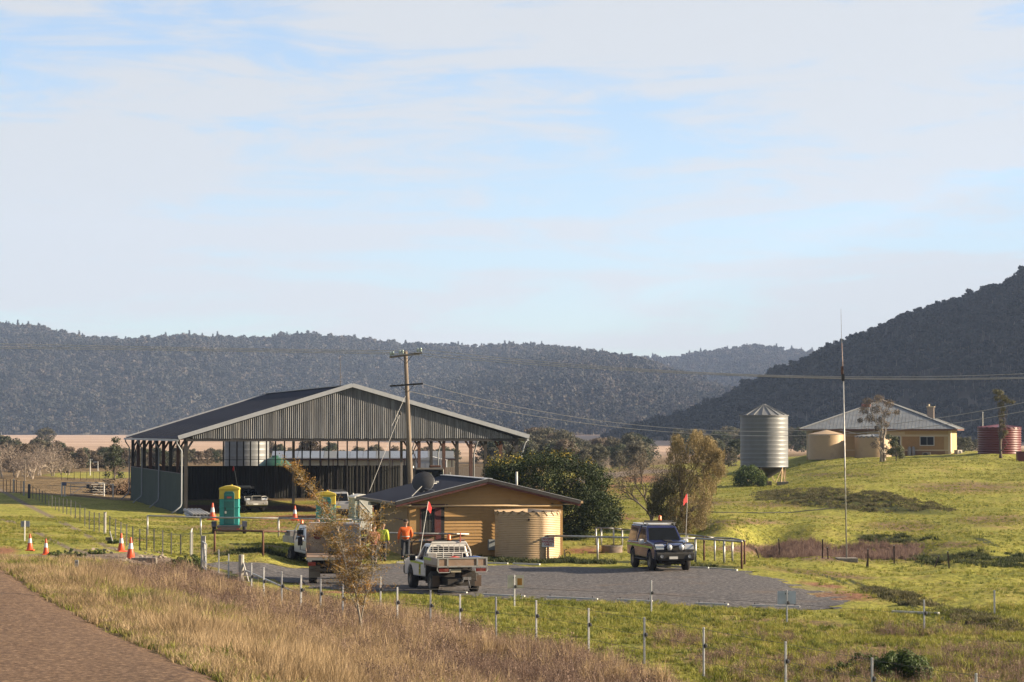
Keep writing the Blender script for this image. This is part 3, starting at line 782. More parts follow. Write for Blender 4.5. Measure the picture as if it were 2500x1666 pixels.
BELT = {
 "g0": ("grey green gum tree in the tree belt across the paddock left of the shed", "gum trees across the paddock left of the shed"),
 "b0": ("pale leafless tree in the row of bare trees at the left edge", "bare pale trees along the left paddock"),
 "s0": ("gum tree in the belt seen through the open shed", "gum trees seen through the shed"),
 "r0": ("grey green gum tree between the shed and the gravel road", "gum trees between the shed and the gravel road"),
 "h0": ("dark tree at the foot of the shaded steep hill", "trees at the foot of the steep hill")}
def belt(kind, px, pyb, D, H, proto, rs):
    p = at(px, pyb, D); z = p.z
    cr, tk = proto; T = tree("bare_tree" if kind == "b0" else "gum_tree", BELT[kind][0] if kind != "b0" else "pale leafless tree, %s from the left in the bare row" % {-30: "outermost", 10: "first", 38: "second", 62: "third", 80: "fourth", 98: "fifth", 128: "sixth", 150: "seventh", 165: "eighth"}[px], (p.x, D, z - .1), cr, tk, rs * 1.7, H / 12.0, BELT[kind][1])
    return T
rr = random.Random(12)
# left: bare trees (px, base y, height px)
for i, (px_, pb, hp_) in enumerate(((10, 1172, 95), (38, 1170, 105), (62, 1168, 84), (98, 1166, 98), (128, 1166, 92), (150, 1163, 80), (-30, 1172, 90), (80, 1172, 88), (165, 1162, 66))):
    D = 37500 * .93 / (pb - 1055)
    belt("b0", px_, pb, D, hp_ * D / F * 1.06, BP[i % 3], i)
for i in range(52):
    px_ = -60 + i * 9.8 + rr.uniform(-8, 8); pb = rr.uniform(1128, 1148) if px_ > 150 else rr.uniform(1118, 1135)
    hp_ = rr.uniform(32, 50) if px_ > 150 else rr.uniform(38, 56); D = 5.6 * F / (pb - 1055)
    belt("g0", px_, pb, D, hp_ * D / F * 1.05, GP_[rr.choice((0, 1, 2, 3, 4, 5))], i + 3)
for i, (px_, pb, hp_, k) in enumerate(((60, 1150, 66, 2), (160, 1158, 56, 4), (205, 1140, 50, 5), (240, 1142, 40, 1), (225, 1146, 46, 2), (22, 1158, 60, 4))):
    D = 5.6 * F / (pb - 1055); belt("g0", px_, pb, D, hp_ * D / F * 1.05, GP_[k], i)
# seen through the shed and over it
for i in range(48):
    px_ = 430 + i * 14.4 + rr.uniform(-10, 10); pb = rr.uniform(1122, 1140)
    hp_ = rr.uniform(30, 52) if px_ > 560 else rr.uniform(26, 38); D = 5.6 * F / (pb - 1055)
    belt("s0", px_, pb, D, hp_ * D / F, GP_[rr.choice((0, 1, 3, 5, 2, 4))], i + 5)
belt("s0", 755, 1140, 400, 72 * 400 / F, GP_[2], 2)
# right of the shed
for i in range(60):
    px_ = 1190 + i * 6.6 + rr.uniform(-6, 6); pb = rr.uniform(1120, 1150)
    hp_ = rr.uniform(52, 84) if px_ < 1400 else rr.uniform(46, 62); D = 5.4 * F / (pb - 1055)
    belt("r0", px_, pb, D, hp_ * D / F * 1.05, GP_[rr.choice((0, 0, 1, 2, 3, 5))], i + 1)
for i, (px_, pb, hp_) in enumerate(((1491, 1152, 42), (1268, 1128, 30), (1552, 1150, 40))):
    D = 5.4 * F / (pb - 1055); belt("r0", px_, pb, D, hp_ * D / F * 1.1, BP[i % 3], i)
for i in range(16):
    px_ = rr.choice((rr.uniform(1480, 1640), rr.uniform(1720, 1830), rr.uniform(2345, 2400))); pb = 1118; D = rr.uniform(330, 480)
    p = at(px_, 1112, D); cr, tk = GP_[rr.choice((0, 1, 3, 5))]
    hp_ = rr.uniform(55, 75) if px_ < 1660 else (rr.uniform(40, 52) if px_ < 2000 else rr.uniform(20, 34))
    tree("gum_tree", BELT["h0"][0], (p.x, D, G(p.x, D) - .2), cr, tk, rr.uniform(0, 6), (hp_ + 8) * D / F / 12, BELT["h0"][1])
for i in range(34):
    px_ = rr.uniform(1640, 1980); D = rr.uniform(560, 760); p = at(px_, 1100, D); cr, tk = GP_[rr.choice((0, 1, 3, 5))]; z_ = G(p.x, D)
    tree("gum_tree", BELT["h0"][0], (p.x, D, z_ - .2), cr, tk, rr.uniform(0, 6), rr.uniform(50, 66) * D / F / 12, BELT["h0"][1])
# lone trees
p = at(112, 1096, 900); cr, tk = GP_[0]
tree("gum_tree", "lone dark gum tree standing in the pink far paddock", (p.x, 900, p.z), cr, tk, 1.0, 1.0, stretch=(.75, .75, .62))
p = at(279, 1168, 300)
c_, t_ = tree_meshes(60, 5.2, 2.6, 34, .11, 130, F_DGUM, M_BARK, crown0=.08, cl_r=(.09, .14), shape=lambda t: 1.0 - .55 * t)
tree("bushy_tree", "dark dense bushy tree alone in the paddock left of the shed", (p.x, 300, G(p.x, 300)), c_, t_, 0, 1.0)
# ------------------------------------------------------------------ trees near the buildings
def cypress():
    r = np.random.RandomState(9); p = hit(1335, 1322); D = p.y + 1.0; s = D / F
    outline = [(1215, 1150, 1.0), (1250, 1142, .9), (1290, 1132, .9), (1335, 1128, .9), (1380, 1132, .9), (1425, 1152, .9), (1455, 1175, .8), (1240, 1185, 1.0), (1290, 1175, 1.1), (1340, 1170, 1.1), (1390, 1185, 1.1), (1435, 1205, 1.0),
               (1300, 1220, 1.1), (1350, 1225, 1.2), (1400, 1235, 1.2), (1450, 1240, 1.0), (1485, 1245, .8), (1350, 1275, 1.1), (1400, 1285, 1.0), (1440, 1270, .9), (1360, 1315, .8), (1400, 1318, .6), (1320, 1310, .7), (1465, 1218, .7), (1495, 1268, .45), (1470, 1282, .5), (1200, 1165, .6), (1260, 1160, .9), (1420, 1305, .5), (1312, 1265, 1.0)]
    cl = []; lf = []; gold = []
    for (a, b_, q) in outline:
        for k in range(3):
            x = (a - 1335) * s; z = 6 + (1055 - b_) * s - p.z; y = (k - 1) * 1.3 + r.normal() * .3
            cl.append((x + r.normal() * .12, y, z - abs(k - 1) * .25, q * .75))
    # fans: short upswept sprays
    vs, fs, vg, fg = [], [], [], []
    for ci, (x, y, z, R) in enumerate(cl):
        gk = [r.rand() < .6] * 200; k = 0
        for j in range(int(105 * R + 14)):
            d = r.normal(size=3); d /= np.linalg.norm(d); st = np.array([x, y, z]) + d * R * .55 * np.array([1, 1, .8])
            g = d * .6 + np.array([.15, 0, .75]); g /= np.linalg.norm(g)
            Lg = .5 + .9 * r.rand()
            for l in range(9):
                c = st + g * (.06 + .062 * l) * Lg + r.normal(size=3) * .045
                (gold if (z > 2.5 and l > 5 and d[2] > .2 and Lg > .95 and gk[k] and x < 2.4) else lf).append(c)
    v, f = quad_leaves(np.array(lf), 0, .056, 3, .45)
    cm = np_mesh("crown", v, f, F_CYP)
    mb = MB(); limbs(mb, [(c[0] * .8, c[1] * .6, c[2]) for c in cl[::3]], 4, 3.6, .22)
    T = tree("cypress_tree", "dark green spreading cypress with golden tips behind the cottage", (p.x, D, p.z), cm, mb.mesh("trunk", M_BARK, True))
    v, f = quad_leaves(np.array(gold), 0, .055, 4, .42); link("golden_tips", np_mesh("golden_tips", v, f, F_CYPG), T)["kind"] = "stuff"
cypress()
def pepper_tree():
    p = hit(1668, 1303); D = p.y + 0; s = D / F; r = np.random.RandomState(19)
    spots = [(1655, 1075, 16), (1700, 1062, 14), (1735, 1085, 16), (1690, 1095, 24), (1720, 1115, 24), (1650, 1110, 22), (1745, 1120, 18), (1700, 1145, 28), (1740, 1155, 20), (1655, 1150, 20), (1690, 1180, 26), (1725, 1190, 22), (1655, 1195, 24), (1690, 1225, 26), (1720, 1230, 18), (1650, 1235, 24), (1680, 1265, 22), (1640, 1265, 20), (1755, 1105, 12), (1710, 1265, 16), (1665, 1280, 16), (1760, 1140, 12), (1725, 1075, 12)]
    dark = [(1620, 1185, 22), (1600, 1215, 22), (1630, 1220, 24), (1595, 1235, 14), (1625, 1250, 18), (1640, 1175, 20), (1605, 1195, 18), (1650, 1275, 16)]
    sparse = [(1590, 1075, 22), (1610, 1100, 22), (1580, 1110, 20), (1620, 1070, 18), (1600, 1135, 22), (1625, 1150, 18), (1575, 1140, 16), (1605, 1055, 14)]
    def cloud(lst, per, seed, leaf, asp, droop, fol, nm, hang=.9):
        rr2 = np.random.RandomState(seed); pts = []
        for (a, b_, q) in lst:
            for k in range(3):
                c = np.array([(a - 1668) * s, (k - 1) * .9 + rr2.normal() * .25, 6 + (1055 - b_) * s - p.z])
                R = q * s * 1.15
                for j in range(per):
                    d = rr2.normal(size=3); d /= np.linalg.norm(d); st = c + d * R * rr2.uniform(.55, 1)
                    for l in range(7): pts.append(st + np.array([rr2.normal() * .03, rr2.normal() * .03, -l * .07 * hang]))
        v, f = quad_leaves(np.array(pts), 0, leaf, seed, asp, droop); return np_mesh(nm, v, f, fol)
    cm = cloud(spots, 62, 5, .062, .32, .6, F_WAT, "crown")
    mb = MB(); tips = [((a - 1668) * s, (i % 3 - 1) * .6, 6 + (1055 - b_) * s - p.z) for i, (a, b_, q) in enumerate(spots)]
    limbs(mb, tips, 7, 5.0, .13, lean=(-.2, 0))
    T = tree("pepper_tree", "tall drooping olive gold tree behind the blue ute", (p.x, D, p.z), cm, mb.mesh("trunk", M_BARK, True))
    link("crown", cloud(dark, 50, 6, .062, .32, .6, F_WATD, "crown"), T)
    D2 = D + 9; s2 = D2 / F; x2 = (1618 - 1250) * s2; z2 = G(x2, D2)
    # sparse grey tree just behind
    me, ends = bare_mesh(77, 6.6, 6, .42, M_BARK, .12, trunks=2)
    e = np.array([tuple(q) for q in ends]); cc = np.repeat(e, 9, 0) + np.random.RandomState(3).normal(size=(len(e) * 9, 3)) * .24
    v, f = quad_leaves(cc, 0, .06, 8, .35, .3)
    tree("thin_tree", "thin half bare grey tree directly behind the olive gold tree", (x2 - .4, D2, z2), np_mesh("crown", v, f, F_GUMB), me, 2.0, .93)
pepper_tree()
def clump_tree(name, label, px0, pyb, D, spots, per, leaf, fol, bark, r0, lean=(0, 0), trunk_h=None, asp=.5, dz=0.0, stems=1, cat="tree", depth=.8, rk=1.0):
    s = D / F; p = at(px0, pyb, D); z0 = G(p.x, D) if dz == 0 else dz
    cl = []
    rr2 = np.random.RandomState(int(px0))
    for (a, b_, q) in spots:
        for k in (-1, 0, 1):
            cl.append(((a - px0) * s, k * q * s * depth, (pyb - b_) * s, q * s * rk, .85))
    pts = clump_points(cl, per, int(px0), .45); v, f = quad_leaves(pts, clump_points.nor, leaf, int(px0), asp)
    mb = MB()
    for t in range(stems):
        limbs(mb, [(c[0], c[1] * .5, c[2]) for c in cl[t::stems * 2]], int(px0) + t, trunk_h or max(c[2] for c in cl), r0, base=((t - (stems - 1) / 2) * .3, 0), lean=(lean[0] * (1 if t == 0 else .3), 0))
    return tree(name, label, (p.x, D, z0), np_mesh("crown", v, f, fol), mb.mesh("trunk", bark, True), cat=cat)
clump_tree("hill_tree", "small spreading tree with pale forked stems in front of the house", 2155, 1131, 264,
 [(2120, 985, 15), (2145, 978, 16), (2170, 990, 15), (2110, 1005, 14), (2140, 1003, 16), (2165, 1012, 15), (2190, 1010, 10), (2125, 1025, 16), (2150, 1030, 15), (2165, 1040, 10), (2100, 1030, 9), (2140, 1050, 9), (2135, 1090, 11), (2160, 1095, 10), (2160, 1115, 10), (2150, 1075, 7)],
 230, .075, F_GUMB, M_PBARK, .17, trunk_h=5.0, stems=2)
clump_tree("shrub", "grey green bush at the foot of the small tree by the house", 2188, 1128, 262, [(2180, 1085, 12), (2195, 1100, 13), (2175, 1105, 13), (2200, 1115, 10), (2185, 1075, 9), (2170, 1070, 9)], 420, .085, F_GUMS, M_BARK, .06, cat="shrub")
clump_tree("thin_tree", "tall thin tree with tufted top in front of the red tank", 2443, 1129, 260,
 [(2432, 968, 9), (2442, 972, 11), (2452, 985, 11), (2435, 985, 9), (2462, 992, 9), (2475, 994, 6), (2445, 1000, 10), (2450, 1012, 8), (2447, 1025, 8), (2445, 1040, 6), (2450, 1052, 7), (2455, 1068, 9), (2448, 1078, 7)],
 380, .07, F_WATD, M_BARK, .16, trunk_h=5.2)
clump_tree("shrub", "round dark green shrub growing under the silo", 1835, 1188, 236, [(1810, 1160, 17), (1830, 1155, 18), (1850, 1162, 16), (1805, 1175, 15), (1830, 1175, 17), (1858, 1176, 12), (1838, 1145, 10), (1868, 1170, 7), (1862, 1182, 8), (1815, 1145, 9)], 420, .075, F_SHRUB, M_BARK, .06, cat="shrub", rk=1.3)
def bush(label, px0, pyb, w, h, fol=F_SHRUB, leaf=.05, per=220, name="shrub"):
    p = hit(px0, pyb); s = p.y / F; r = np.random.RandomState(int(px0)); cl = []
    for i in range(34):
        t = r.rand(); e_ = r.rand() ** .5 * .5; a_ = r.rand() * 6.283; cl.append((e_ * cos(a_) * w * s, e_ * sin(a_) * w * s * .8, h * s * (.10 + .75 * t * (1 - e_ * 1.3)), h * s * r.uniform(.10, .26), .9))
    pts = clump_points(cl, per * 12, int(px0), .1); v, f = quad_leaves(pts, clump_points.nor, leaf * .75, int(px0), .5)
    mb = MB()
    for c in cl: mb.tube([(0, 0, -.05), (c[0] * .5, c[1] * .5, c[2] * .6), (c[0], c[1], c[2])], [.02, .014, .006], 4)
    T = thing(name, label, "shrub", tuple(p), 0)
    link("stems", mb.mesh("stems", M_BARK), T); link("foliage", np_mesh("foliage", v, f, fol), T)
bush("dark green leafy bush behind the wire fence at the lower right", 2205, 1668, 150, 115, per=420)
bush("smaller green bush beside the dark leafy bush, to its left", 2110, 1645, 80, 62)
bush("low weedy shrub between the bush and the fence post", 2060, 1655, 90, 40)
bush("small green bush at the bottom right beyond the last fence post", 2300, 1625, 50, 28)
bush("low green weeds between the two left traffic cones", 160, 1362, 100, 30, leaf=.04)
bush("dark broad leaved weed at the white gate post", 460, 1382, 80, 36, leaf=.06)
bush("green weed clump by the broken marker post", 278, 1328, 30, 14, leaf=.04)
bush("green clump beside the folded pipe gate", 420, 1392, 60, 22, leaf=.05)
bush("dark green clump left of the culvert rubble", 240, 1352, 50, 14, leaf=.05)

# ------------------------------------------------------------------ sapling with orange foliage by the fence
def sapling():
    p = hit(886, 1562); D = p.y; s = D / F; r = np.random.RandomState(31)
    mb = MB(); tips = []; 
    Z = lambda y: (1562 - y) * s
    stems = [[(886, 1562), (878, 1500), (868, 1440), (850, 1400), (838, 1340), (828, 1290), (820, 1260)], [(886, 1562), (882, 1510), (892, 1460), (905, 1420), (918, 1370), (930, 1330)],
             [(878, 1500), (855, 1450), (835, 1410), (815, 1370)], [(868, 1440), (880, 1390), (885, 1340), (900, 1290), (915, 1262)], [(838, 1340), (815, 1300), (790, 1250), (765, 1210), (740, 1180), (722, 1155), (700, 1140)], [(850, 1400), (820, 1350), (790, 1320), (760, 1300)]]
    nodes = []
    for k, st in enumerate(stems):
        pts = [Vector(((x - 886) * s, r.normal() * .08 + (k - 2) * .05 * i, Z(y))) for i, (x, y) in enumerate(st)]
        r0 = [.035, .03, .018, .02, .020, .014][k]
        mb.tube(pts, [r0 * (1 - .8 * i / (len(pts) - 1)) for i in range(len(pts))], 6)
        for i in range(1, len(pts)):
            for j in range(5): nodes.append((pts[i - 1].lerp(pts[i], (j + .5) / 5), i / len(pts), k))
    lf, gf = [], []
    for q, t, k in nodes:
        if t < .30 and k in (0, 1): continue
        if q.z < .75: continue
        dens = 5 if k != 4 else 4
        for j in range(dens):
            d = Vector(r.normal(size=3)); d.z = abs(d.z) * .9; d.normalize(); L_ = r.uniform(.28, .82) * (.55 if k == 4 else 1)
            e = q + d * L_; mb.tube([q, q.lerp(e, .5) + Vector(r.normal(size=3)) * .03, e], [.006, .004, .002], 3, cap=False)
            for l in range(26 if k != 4 else 18):
                c = q.lerp(e, .35 + .65 * r.rand()) + Vector(r.normal(size=3)) * .045
                lf.append(tuple(c))
    v, f = quad_leaves(np.array(lf), 0, .030, 7, .28)
    T = tree("sapling", "thin sapling with rusty orange leaves in front of the tray truck", tuple(p), np_mesh("crown", v, f, F_SAP), mb.mesh("trunk", M_PBARK, True))
sapling()
# ------------------------------------------------------------------ shared materials
M_GALV = mat("weathered_galvanised_iron", (.24, .25, .275), .55, .0, var=.5, scale=1.2, dirt=(.12, .115, .115), dirt_amt=.45, stretch=(4, 4, .35))
M_GALV_L = mat("bright_galvanised_iron", (.21, .22, .23), .5, .0, var=.12, scale=1.5, dirt=(.20, .19, .18), dirt_amt=.25, stretch=(1, 1, .3))
M_TRIM = mat("pale_grey_trim", (.50, .52, .57), .5, .0, var=.1)
M_DARKROOF = mat("dark_slate_roof_sheet", (.046, .052, .078), .85, .0, var=.2, scale=.5, spec=.08)
M_STEELRED = mat("rusty_red_steel", (.105, .045, .035), .75, .1, var=.35, scale=3)
M_STEELDK = mat("dark_steel", (.05, .045, .045), .6, .3, var=.3)
M_STEELGR = mat("grey_steel", (.30, .30, .31), .5, .5, var=.2, dirt=(.16, .09, .06), dirt_amt=.35, scale=5)
M_PIPE = mat("galvanised_pipe", (.55, .55, .54), .45, .45, var=.2, scale=6, dirt=(.28, .2, .14), dirt_amt=.35)
M_RUST = mat("rusted_pipe", (.17, .075, .045), .85, .1, var=.4, scale=7)
M_SHEDG = mat("grey_green_shed_sheet", (.125, .150, .132), .9, .0, var=.1, scale=.6, spec=.05)
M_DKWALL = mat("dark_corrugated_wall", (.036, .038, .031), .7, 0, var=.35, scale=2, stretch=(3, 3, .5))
M_PIPEWHITE = mat("grey_white_downpipe", (.36, .38, .42), .5, var=.08)
M_MUSTARD = mat("mustard_weatherboard_paint", (.60, .35, .125), .7, var=.09, scale=1.5, dirt=(.46, .25, .10), dirt_amt=.2)
M_CREAMT = mat("cream_tank_steel", (.60, .42, .24), .5, .0, var=.08, scale=1.2, dirt=(.45, .30, .17), dirt_amt=.25)
M_FASCIA = mat("dark_red_fascia_paint", (.115, .022, .020), .6, var=.15)
M_DOOR = mat("dark_red_door_paint", (.14, .025, .025), .6, var=.1)
M_CREAM = mat("cream_render", (.78, .64, .44), .8, var=.08, scale=1)
M_YELL = mat("yellow_ochre_render", (.62, .45, .23), .8, var=.1, scale=1, dirt=(.45, .27, .13), dirt_amt=.15)
M_BROWN = mat("brown_rendered_dado", (.30, .17, .085), .8, var=.15, scale=1.5)
M_GLASS = mat("dark_window_glass", (.010, .012, .015), .15, 0, var=.1, spec=.1)
M_WHITE = mat("white_paint", (.76, .75, .72), .5, var=.06, dirt=(.55, .48, .38), dirt_amt=.15)
M_CONC = mat("rough_concrete", (.30, .275, .24), .9, var=.25, scale=3, dirt=(.15, .12, .09), dirt_amt=.5, bump=.4)
M_POLE = mat("weathered_timber_pole", (.27, .215, .17), .85, var=.35, scale=2, stretch=(5, 5, .3), bump=.5)
M_TIMB = mat("grey_timber", (.23, .19, .15), .9, var=.35, scale=4, stretch=(3, 3, .4))
M_BLACK = mat("black_rubber", (.018, .017, .017), .8, var=.3)
M_REDTANK = mat("red_tank_steel", (.15, .011, .012), .42, .0, var=.15, scale=1.5, spec=.5)
M_GRNTANK = mat("green_poly_tank", (.03, .12, .075), .4, var=.15)
M_WIREDK = mat("dark_fence_wire", (.10, .09, .085), .6)
M_WIRE = mat("steel_wire", (.62, .60, .58), .5, .0, var=.1)

def corr(mb, x0, x1, z_of, pitch, amp, y=0.0, z0_of=None, seg=4):
    """vertical corrugations between x0 and x1 in the XZ plane, ridge height varies sinusoidally in y"""
    n = max(2, int((x1 - x0) / pitch * seg)); b = len(mb.v)
    for i in range(n + 1):
        x = x0 + (x1 - x0) * i / n; yy = y - amp * cos(2 * pi * (x) / pitch)
        mb.v.append((x, yy, z0_of(x))); mb.v.append((x, yy, z_of(x)))
    for i in range(n): mb.f.append((b + 2 * i, b + 2 * i + 2, b + 2 * i + 3, b + 2 * i + 1))

# ------------------------------------------------------------------ big hay shed
def big_shed():
    zb = 0.0
    T = thing("farm_shed", "large open fronted iron shed with corrugated gable and half height walls", "shed", (-23.9, 187.0, zb), radians(13.7))
    Wd, L_, E_, R_, AX = 25.1, 42.0, 5.62, 9.45, 12.35
    bay = L_ / 8
    # left and right columns with knee braces
    for sx, x in ((1, .12), (-1, Wd - .1)):
        for k in range(9):
            y = .15 + k * bay * (L_ - .3) / L_
            m = MB().box((x, y, E_ / 2 - .1), (.26, .16, E_ - .1))
            col_m = M_STEELDK if (k == 0) else (M_STEELRED if k % 2 else M_STEELDK)
            part("column", m, col_m, T)
            part("knee_brace", MB().bar((x, y, E_ - 1.05), (x + sx * .75, y, E_ + .15), .14), col_m, T)
    for x0 in (.12, Wd - .1):
        for ya, yb in ((.15, bay), (L_ - bay, L_ - .15)):
            mb = MB(); mb.bar((x0, ya, 3.0), (x0, yb, 5.4), .07); mb.bar((x0, ya, 5.4), (x0, yb, 3.0), .07)
            part("cross_brace", mb, M_STEELDK, T)
    # roof frames
    for k in range(9):
        y = .35 + k * bay * (L_ - .7) / L_
        mb = MB(); mb.bar((.1, y, E_ - .05), (AX, y, R_ - .22), .14, .28); mb.bar((AX, y, R_ - .22), (Wd, y, E_ - .05), .14, .28)
        part("rafter", mb, M_STEELDK, T)
    mb = MB()
    for q in range(1, 12):
        t = q / 12
        for (xa, xb) in ((0, AX), (Wd, AX)):
            x = xa + (xb - xa) * t; mb.box((x, L_ / 2, E_ + (R_ - E_) * t - .06), (.08, L_ - .2, .08))
    part("purlins", mb, M_STEELDK, T, kind="stuff")
    # roof sheets: one object for each sheet, ribbed
    ov = .45
    for side in (0, 1):
        xa, xb = (-ov, AX) if side == 0 else (Wd + ov + .15, AX)
        za = E_ - (R_ - E_) / AX * ov * .9
        ns = 28
        sheet = None
        for k in range(ns):
            ya = -.35 + k * (L_ + .7) / ns; yb = ya + (L_ + .7) / ns
            mb = MB(); n = 12; b0 = 0
            for i in range(n + 1):
                y = (yb - ya) * i / n; dz = .025 if i % 2 else 0.0
                mb.v.append((xa, y, za + dz)); mb.v.append((xb, y, R_ + dz))
            for i in range(n):
                q = (2 * i, 2 * i + 1, 2 * i + 3, 2 * i + 2); mb.f.append(q if side == 0 else q[::-1])
            if sheet is None:
                sheet = mb.mesh("roof_sheet", M_DARKROOF)
            link("roof_sheet", sheet, T, (0, ya, 0))
    mb = MB(); mb.bar((AX - .02, -.38, R_ + .05), (AX - .02, L_ + .38, R_ + .05), .5, .06); part("ridge_cap", mb, M_TRIM, T)
    # front barge boards
    for (xa, za, xb) in ((-ov - .05, E_ - .12, AX), (Wd + ov + .3, E_ - .05, AX)):
        part("barge_board", MB().bar((xa, -.40, za + .08), (xb, -.40, R_ + .02), .05, .30), M_TRIM, T)
    for (xa, za, xb) in ((-ov, E_ - .1, AX), (Wd + ov + .2, E_ - .1, AX)):
        part("barge_board", MB().bar((xa, L_ + .38, za), (xb, L_ + .38, R_), .05, .25), M_TRIM, T)
    # gable cladding sheets
    top = lambda x: (E_ + (R_ - E_) * (x / AX) if x < AX else E_ + (R_ - E_) * (Wd - x) / (Wd - AX)) - .12
    rr = random.Random(4); ns = 32; x = .5
    sw = (Wd - 1.0) / ns
    for k in range(ns):
        xa = .5 + k * sw; xb = xa + sw
        zb_ = E_ - .10 + rr.uniform(-.015, .015)
        mb = MB(); corr(mb, xa, xb - .004, lambda x: max(top(x), zb_ + .05), .152, .038, -.10 - rr.choice((0, .012)), lambda x: zb_ + (.03 * sin(x * 9) if k in (16, 17) else 0))
        part("gable_sheet", mb, M_GALV, T)
        mb = MB(); corr(mb, xa, xb, lambda x: max(top(x), zb_ + .05), .152, .022, L_ + .1, lambda x: E_ - .1)
        part("gable_sheet", mb, M_GALV, T)
    part("header_beam", MB().box((Wd / 2, -.0, E_ - .2), (Wd - .2, .16, .22)), M_STEELDK, T)
    part("header_beam", MB().box((Wd / 2, L_, E_ - .2), (Wd - .2, .16, .22)), M_STEELDK, T)
    # left half wall in sheets, front eave gutter, downpipes
    for k in range(8):
        ya = .1 + k * (L_ - .2) / 8; yb = ya + (L_ - .2) / 8 - .01
        mb = MB(); n = 26; ht = 2.92
        for i in range(n + 1):
            y = ya + (yb - ya) * i / n; xx = -.06 - (.018 if i % 2 else 0)
            mb.v.append((xx, y, -.15)); mb.v.append((xx, y, ht))
        for i in range(n): mb.f.append((2 * i, 2 * i + 1, 2 * i + 3, 2 * i + 2))
        part("wall_sheet", mb, M_SHEDG, T)
    mb = MB(); mb.bar((-.03, .1, 2.93), (-.03, L_ - .1, 2.93), .1, .06); part("wall_rail", mb, M_STEELDK, T)
    part("gutter", MB().box((-ov - .1, L_ / 2, E_ - .22), (.16, L_ + .7, .16)), M_TRIM, T)
    part("gutter", MB().box((Wd + ov + .2, L_ / 2, E_ - .22), (.16, L_ + .7, .16)), M_TRIM, T)
    for y in (.1, 16.2, 30.1, L_ - .3):
        part("downpipe", MB().tube([(-ov - .1, y, E_ - .3), (-ov - .1, y, E_ - .45), (-.2, y, E_ - 1.0), (-.2, y, .75), (-.28, y - .05, .55), (-.95, y - .3, .05)], .06, 6), M_PIPEWHITE, T, True)
        xr = Wd + .25
        part("downpipe", MB().tube([(Wd + ov + .2, y, E_ - .3), (Wd + ov + .1, y, E_ - .42), (xr, y, E_ - 1.4), (xr, y, .3)], .06, 6), M_PIPEWHITE, T, True)
    # back wall sheets: wide ribs, and the thin posts in front of them
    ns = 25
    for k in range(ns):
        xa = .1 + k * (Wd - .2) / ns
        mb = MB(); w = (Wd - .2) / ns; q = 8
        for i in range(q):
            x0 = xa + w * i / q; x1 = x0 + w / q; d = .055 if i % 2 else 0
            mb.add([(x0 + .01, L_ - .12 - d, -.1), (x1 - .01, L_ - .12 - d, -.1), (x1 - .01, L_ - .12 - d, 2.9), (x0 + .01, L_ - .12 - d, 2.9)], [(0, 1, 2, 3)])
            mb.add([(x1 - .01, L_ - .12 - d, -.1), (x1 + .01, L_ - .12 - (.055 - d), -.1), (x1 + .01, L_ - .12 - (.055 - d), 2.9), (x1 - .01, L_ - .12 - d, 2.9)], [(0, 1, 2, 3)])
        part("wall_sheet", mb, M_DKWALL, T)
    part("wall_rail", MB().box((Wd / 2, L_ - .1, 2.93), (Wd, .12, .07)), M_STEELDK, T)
    part("wall_rail", MB().box((Wd / 2, L_ - .1, 3.5), (Wd * .62, .05, .05)), M_STEELDK, T)
    def xl(pxv, yl):
        # local x where the back line at local y = yl is seen at pixel pxv
        th = radians(13.7); q = (pxv - 1250) / F
        X0, Y0 = -23.9 - sin(th) * yl, 187 + cos(th) * yl
        return (q * Y0 - X0) / (cos(th) - q * sin(th))
    for pxv in (546, 561, 579, 595, 612, 632, 651, 673, 695, 738, 758, 782, 803, 825, 848, 872, 899, 925, 952):
        part("mullion", MB().box((xl(pxv, L_ - .4), L_ - .4, 2.75), (.11, .11, 5.5)), M_STEELDK, T)
    for pxv, yl in ((717, 24.0), (980, 24.0)):
        part("column", MB().box((xl(pxv, yl), yl, E_ / 2 + 1.1), (.2, .2, E_ + 2.2)), M_STEELGR, T)
    part("antenna", MB().tube([(AX - .3, 3, R_), (AX - .35, 3, R_ + 2.3)], .02, 5), M_TIMB, T)
big_shed()

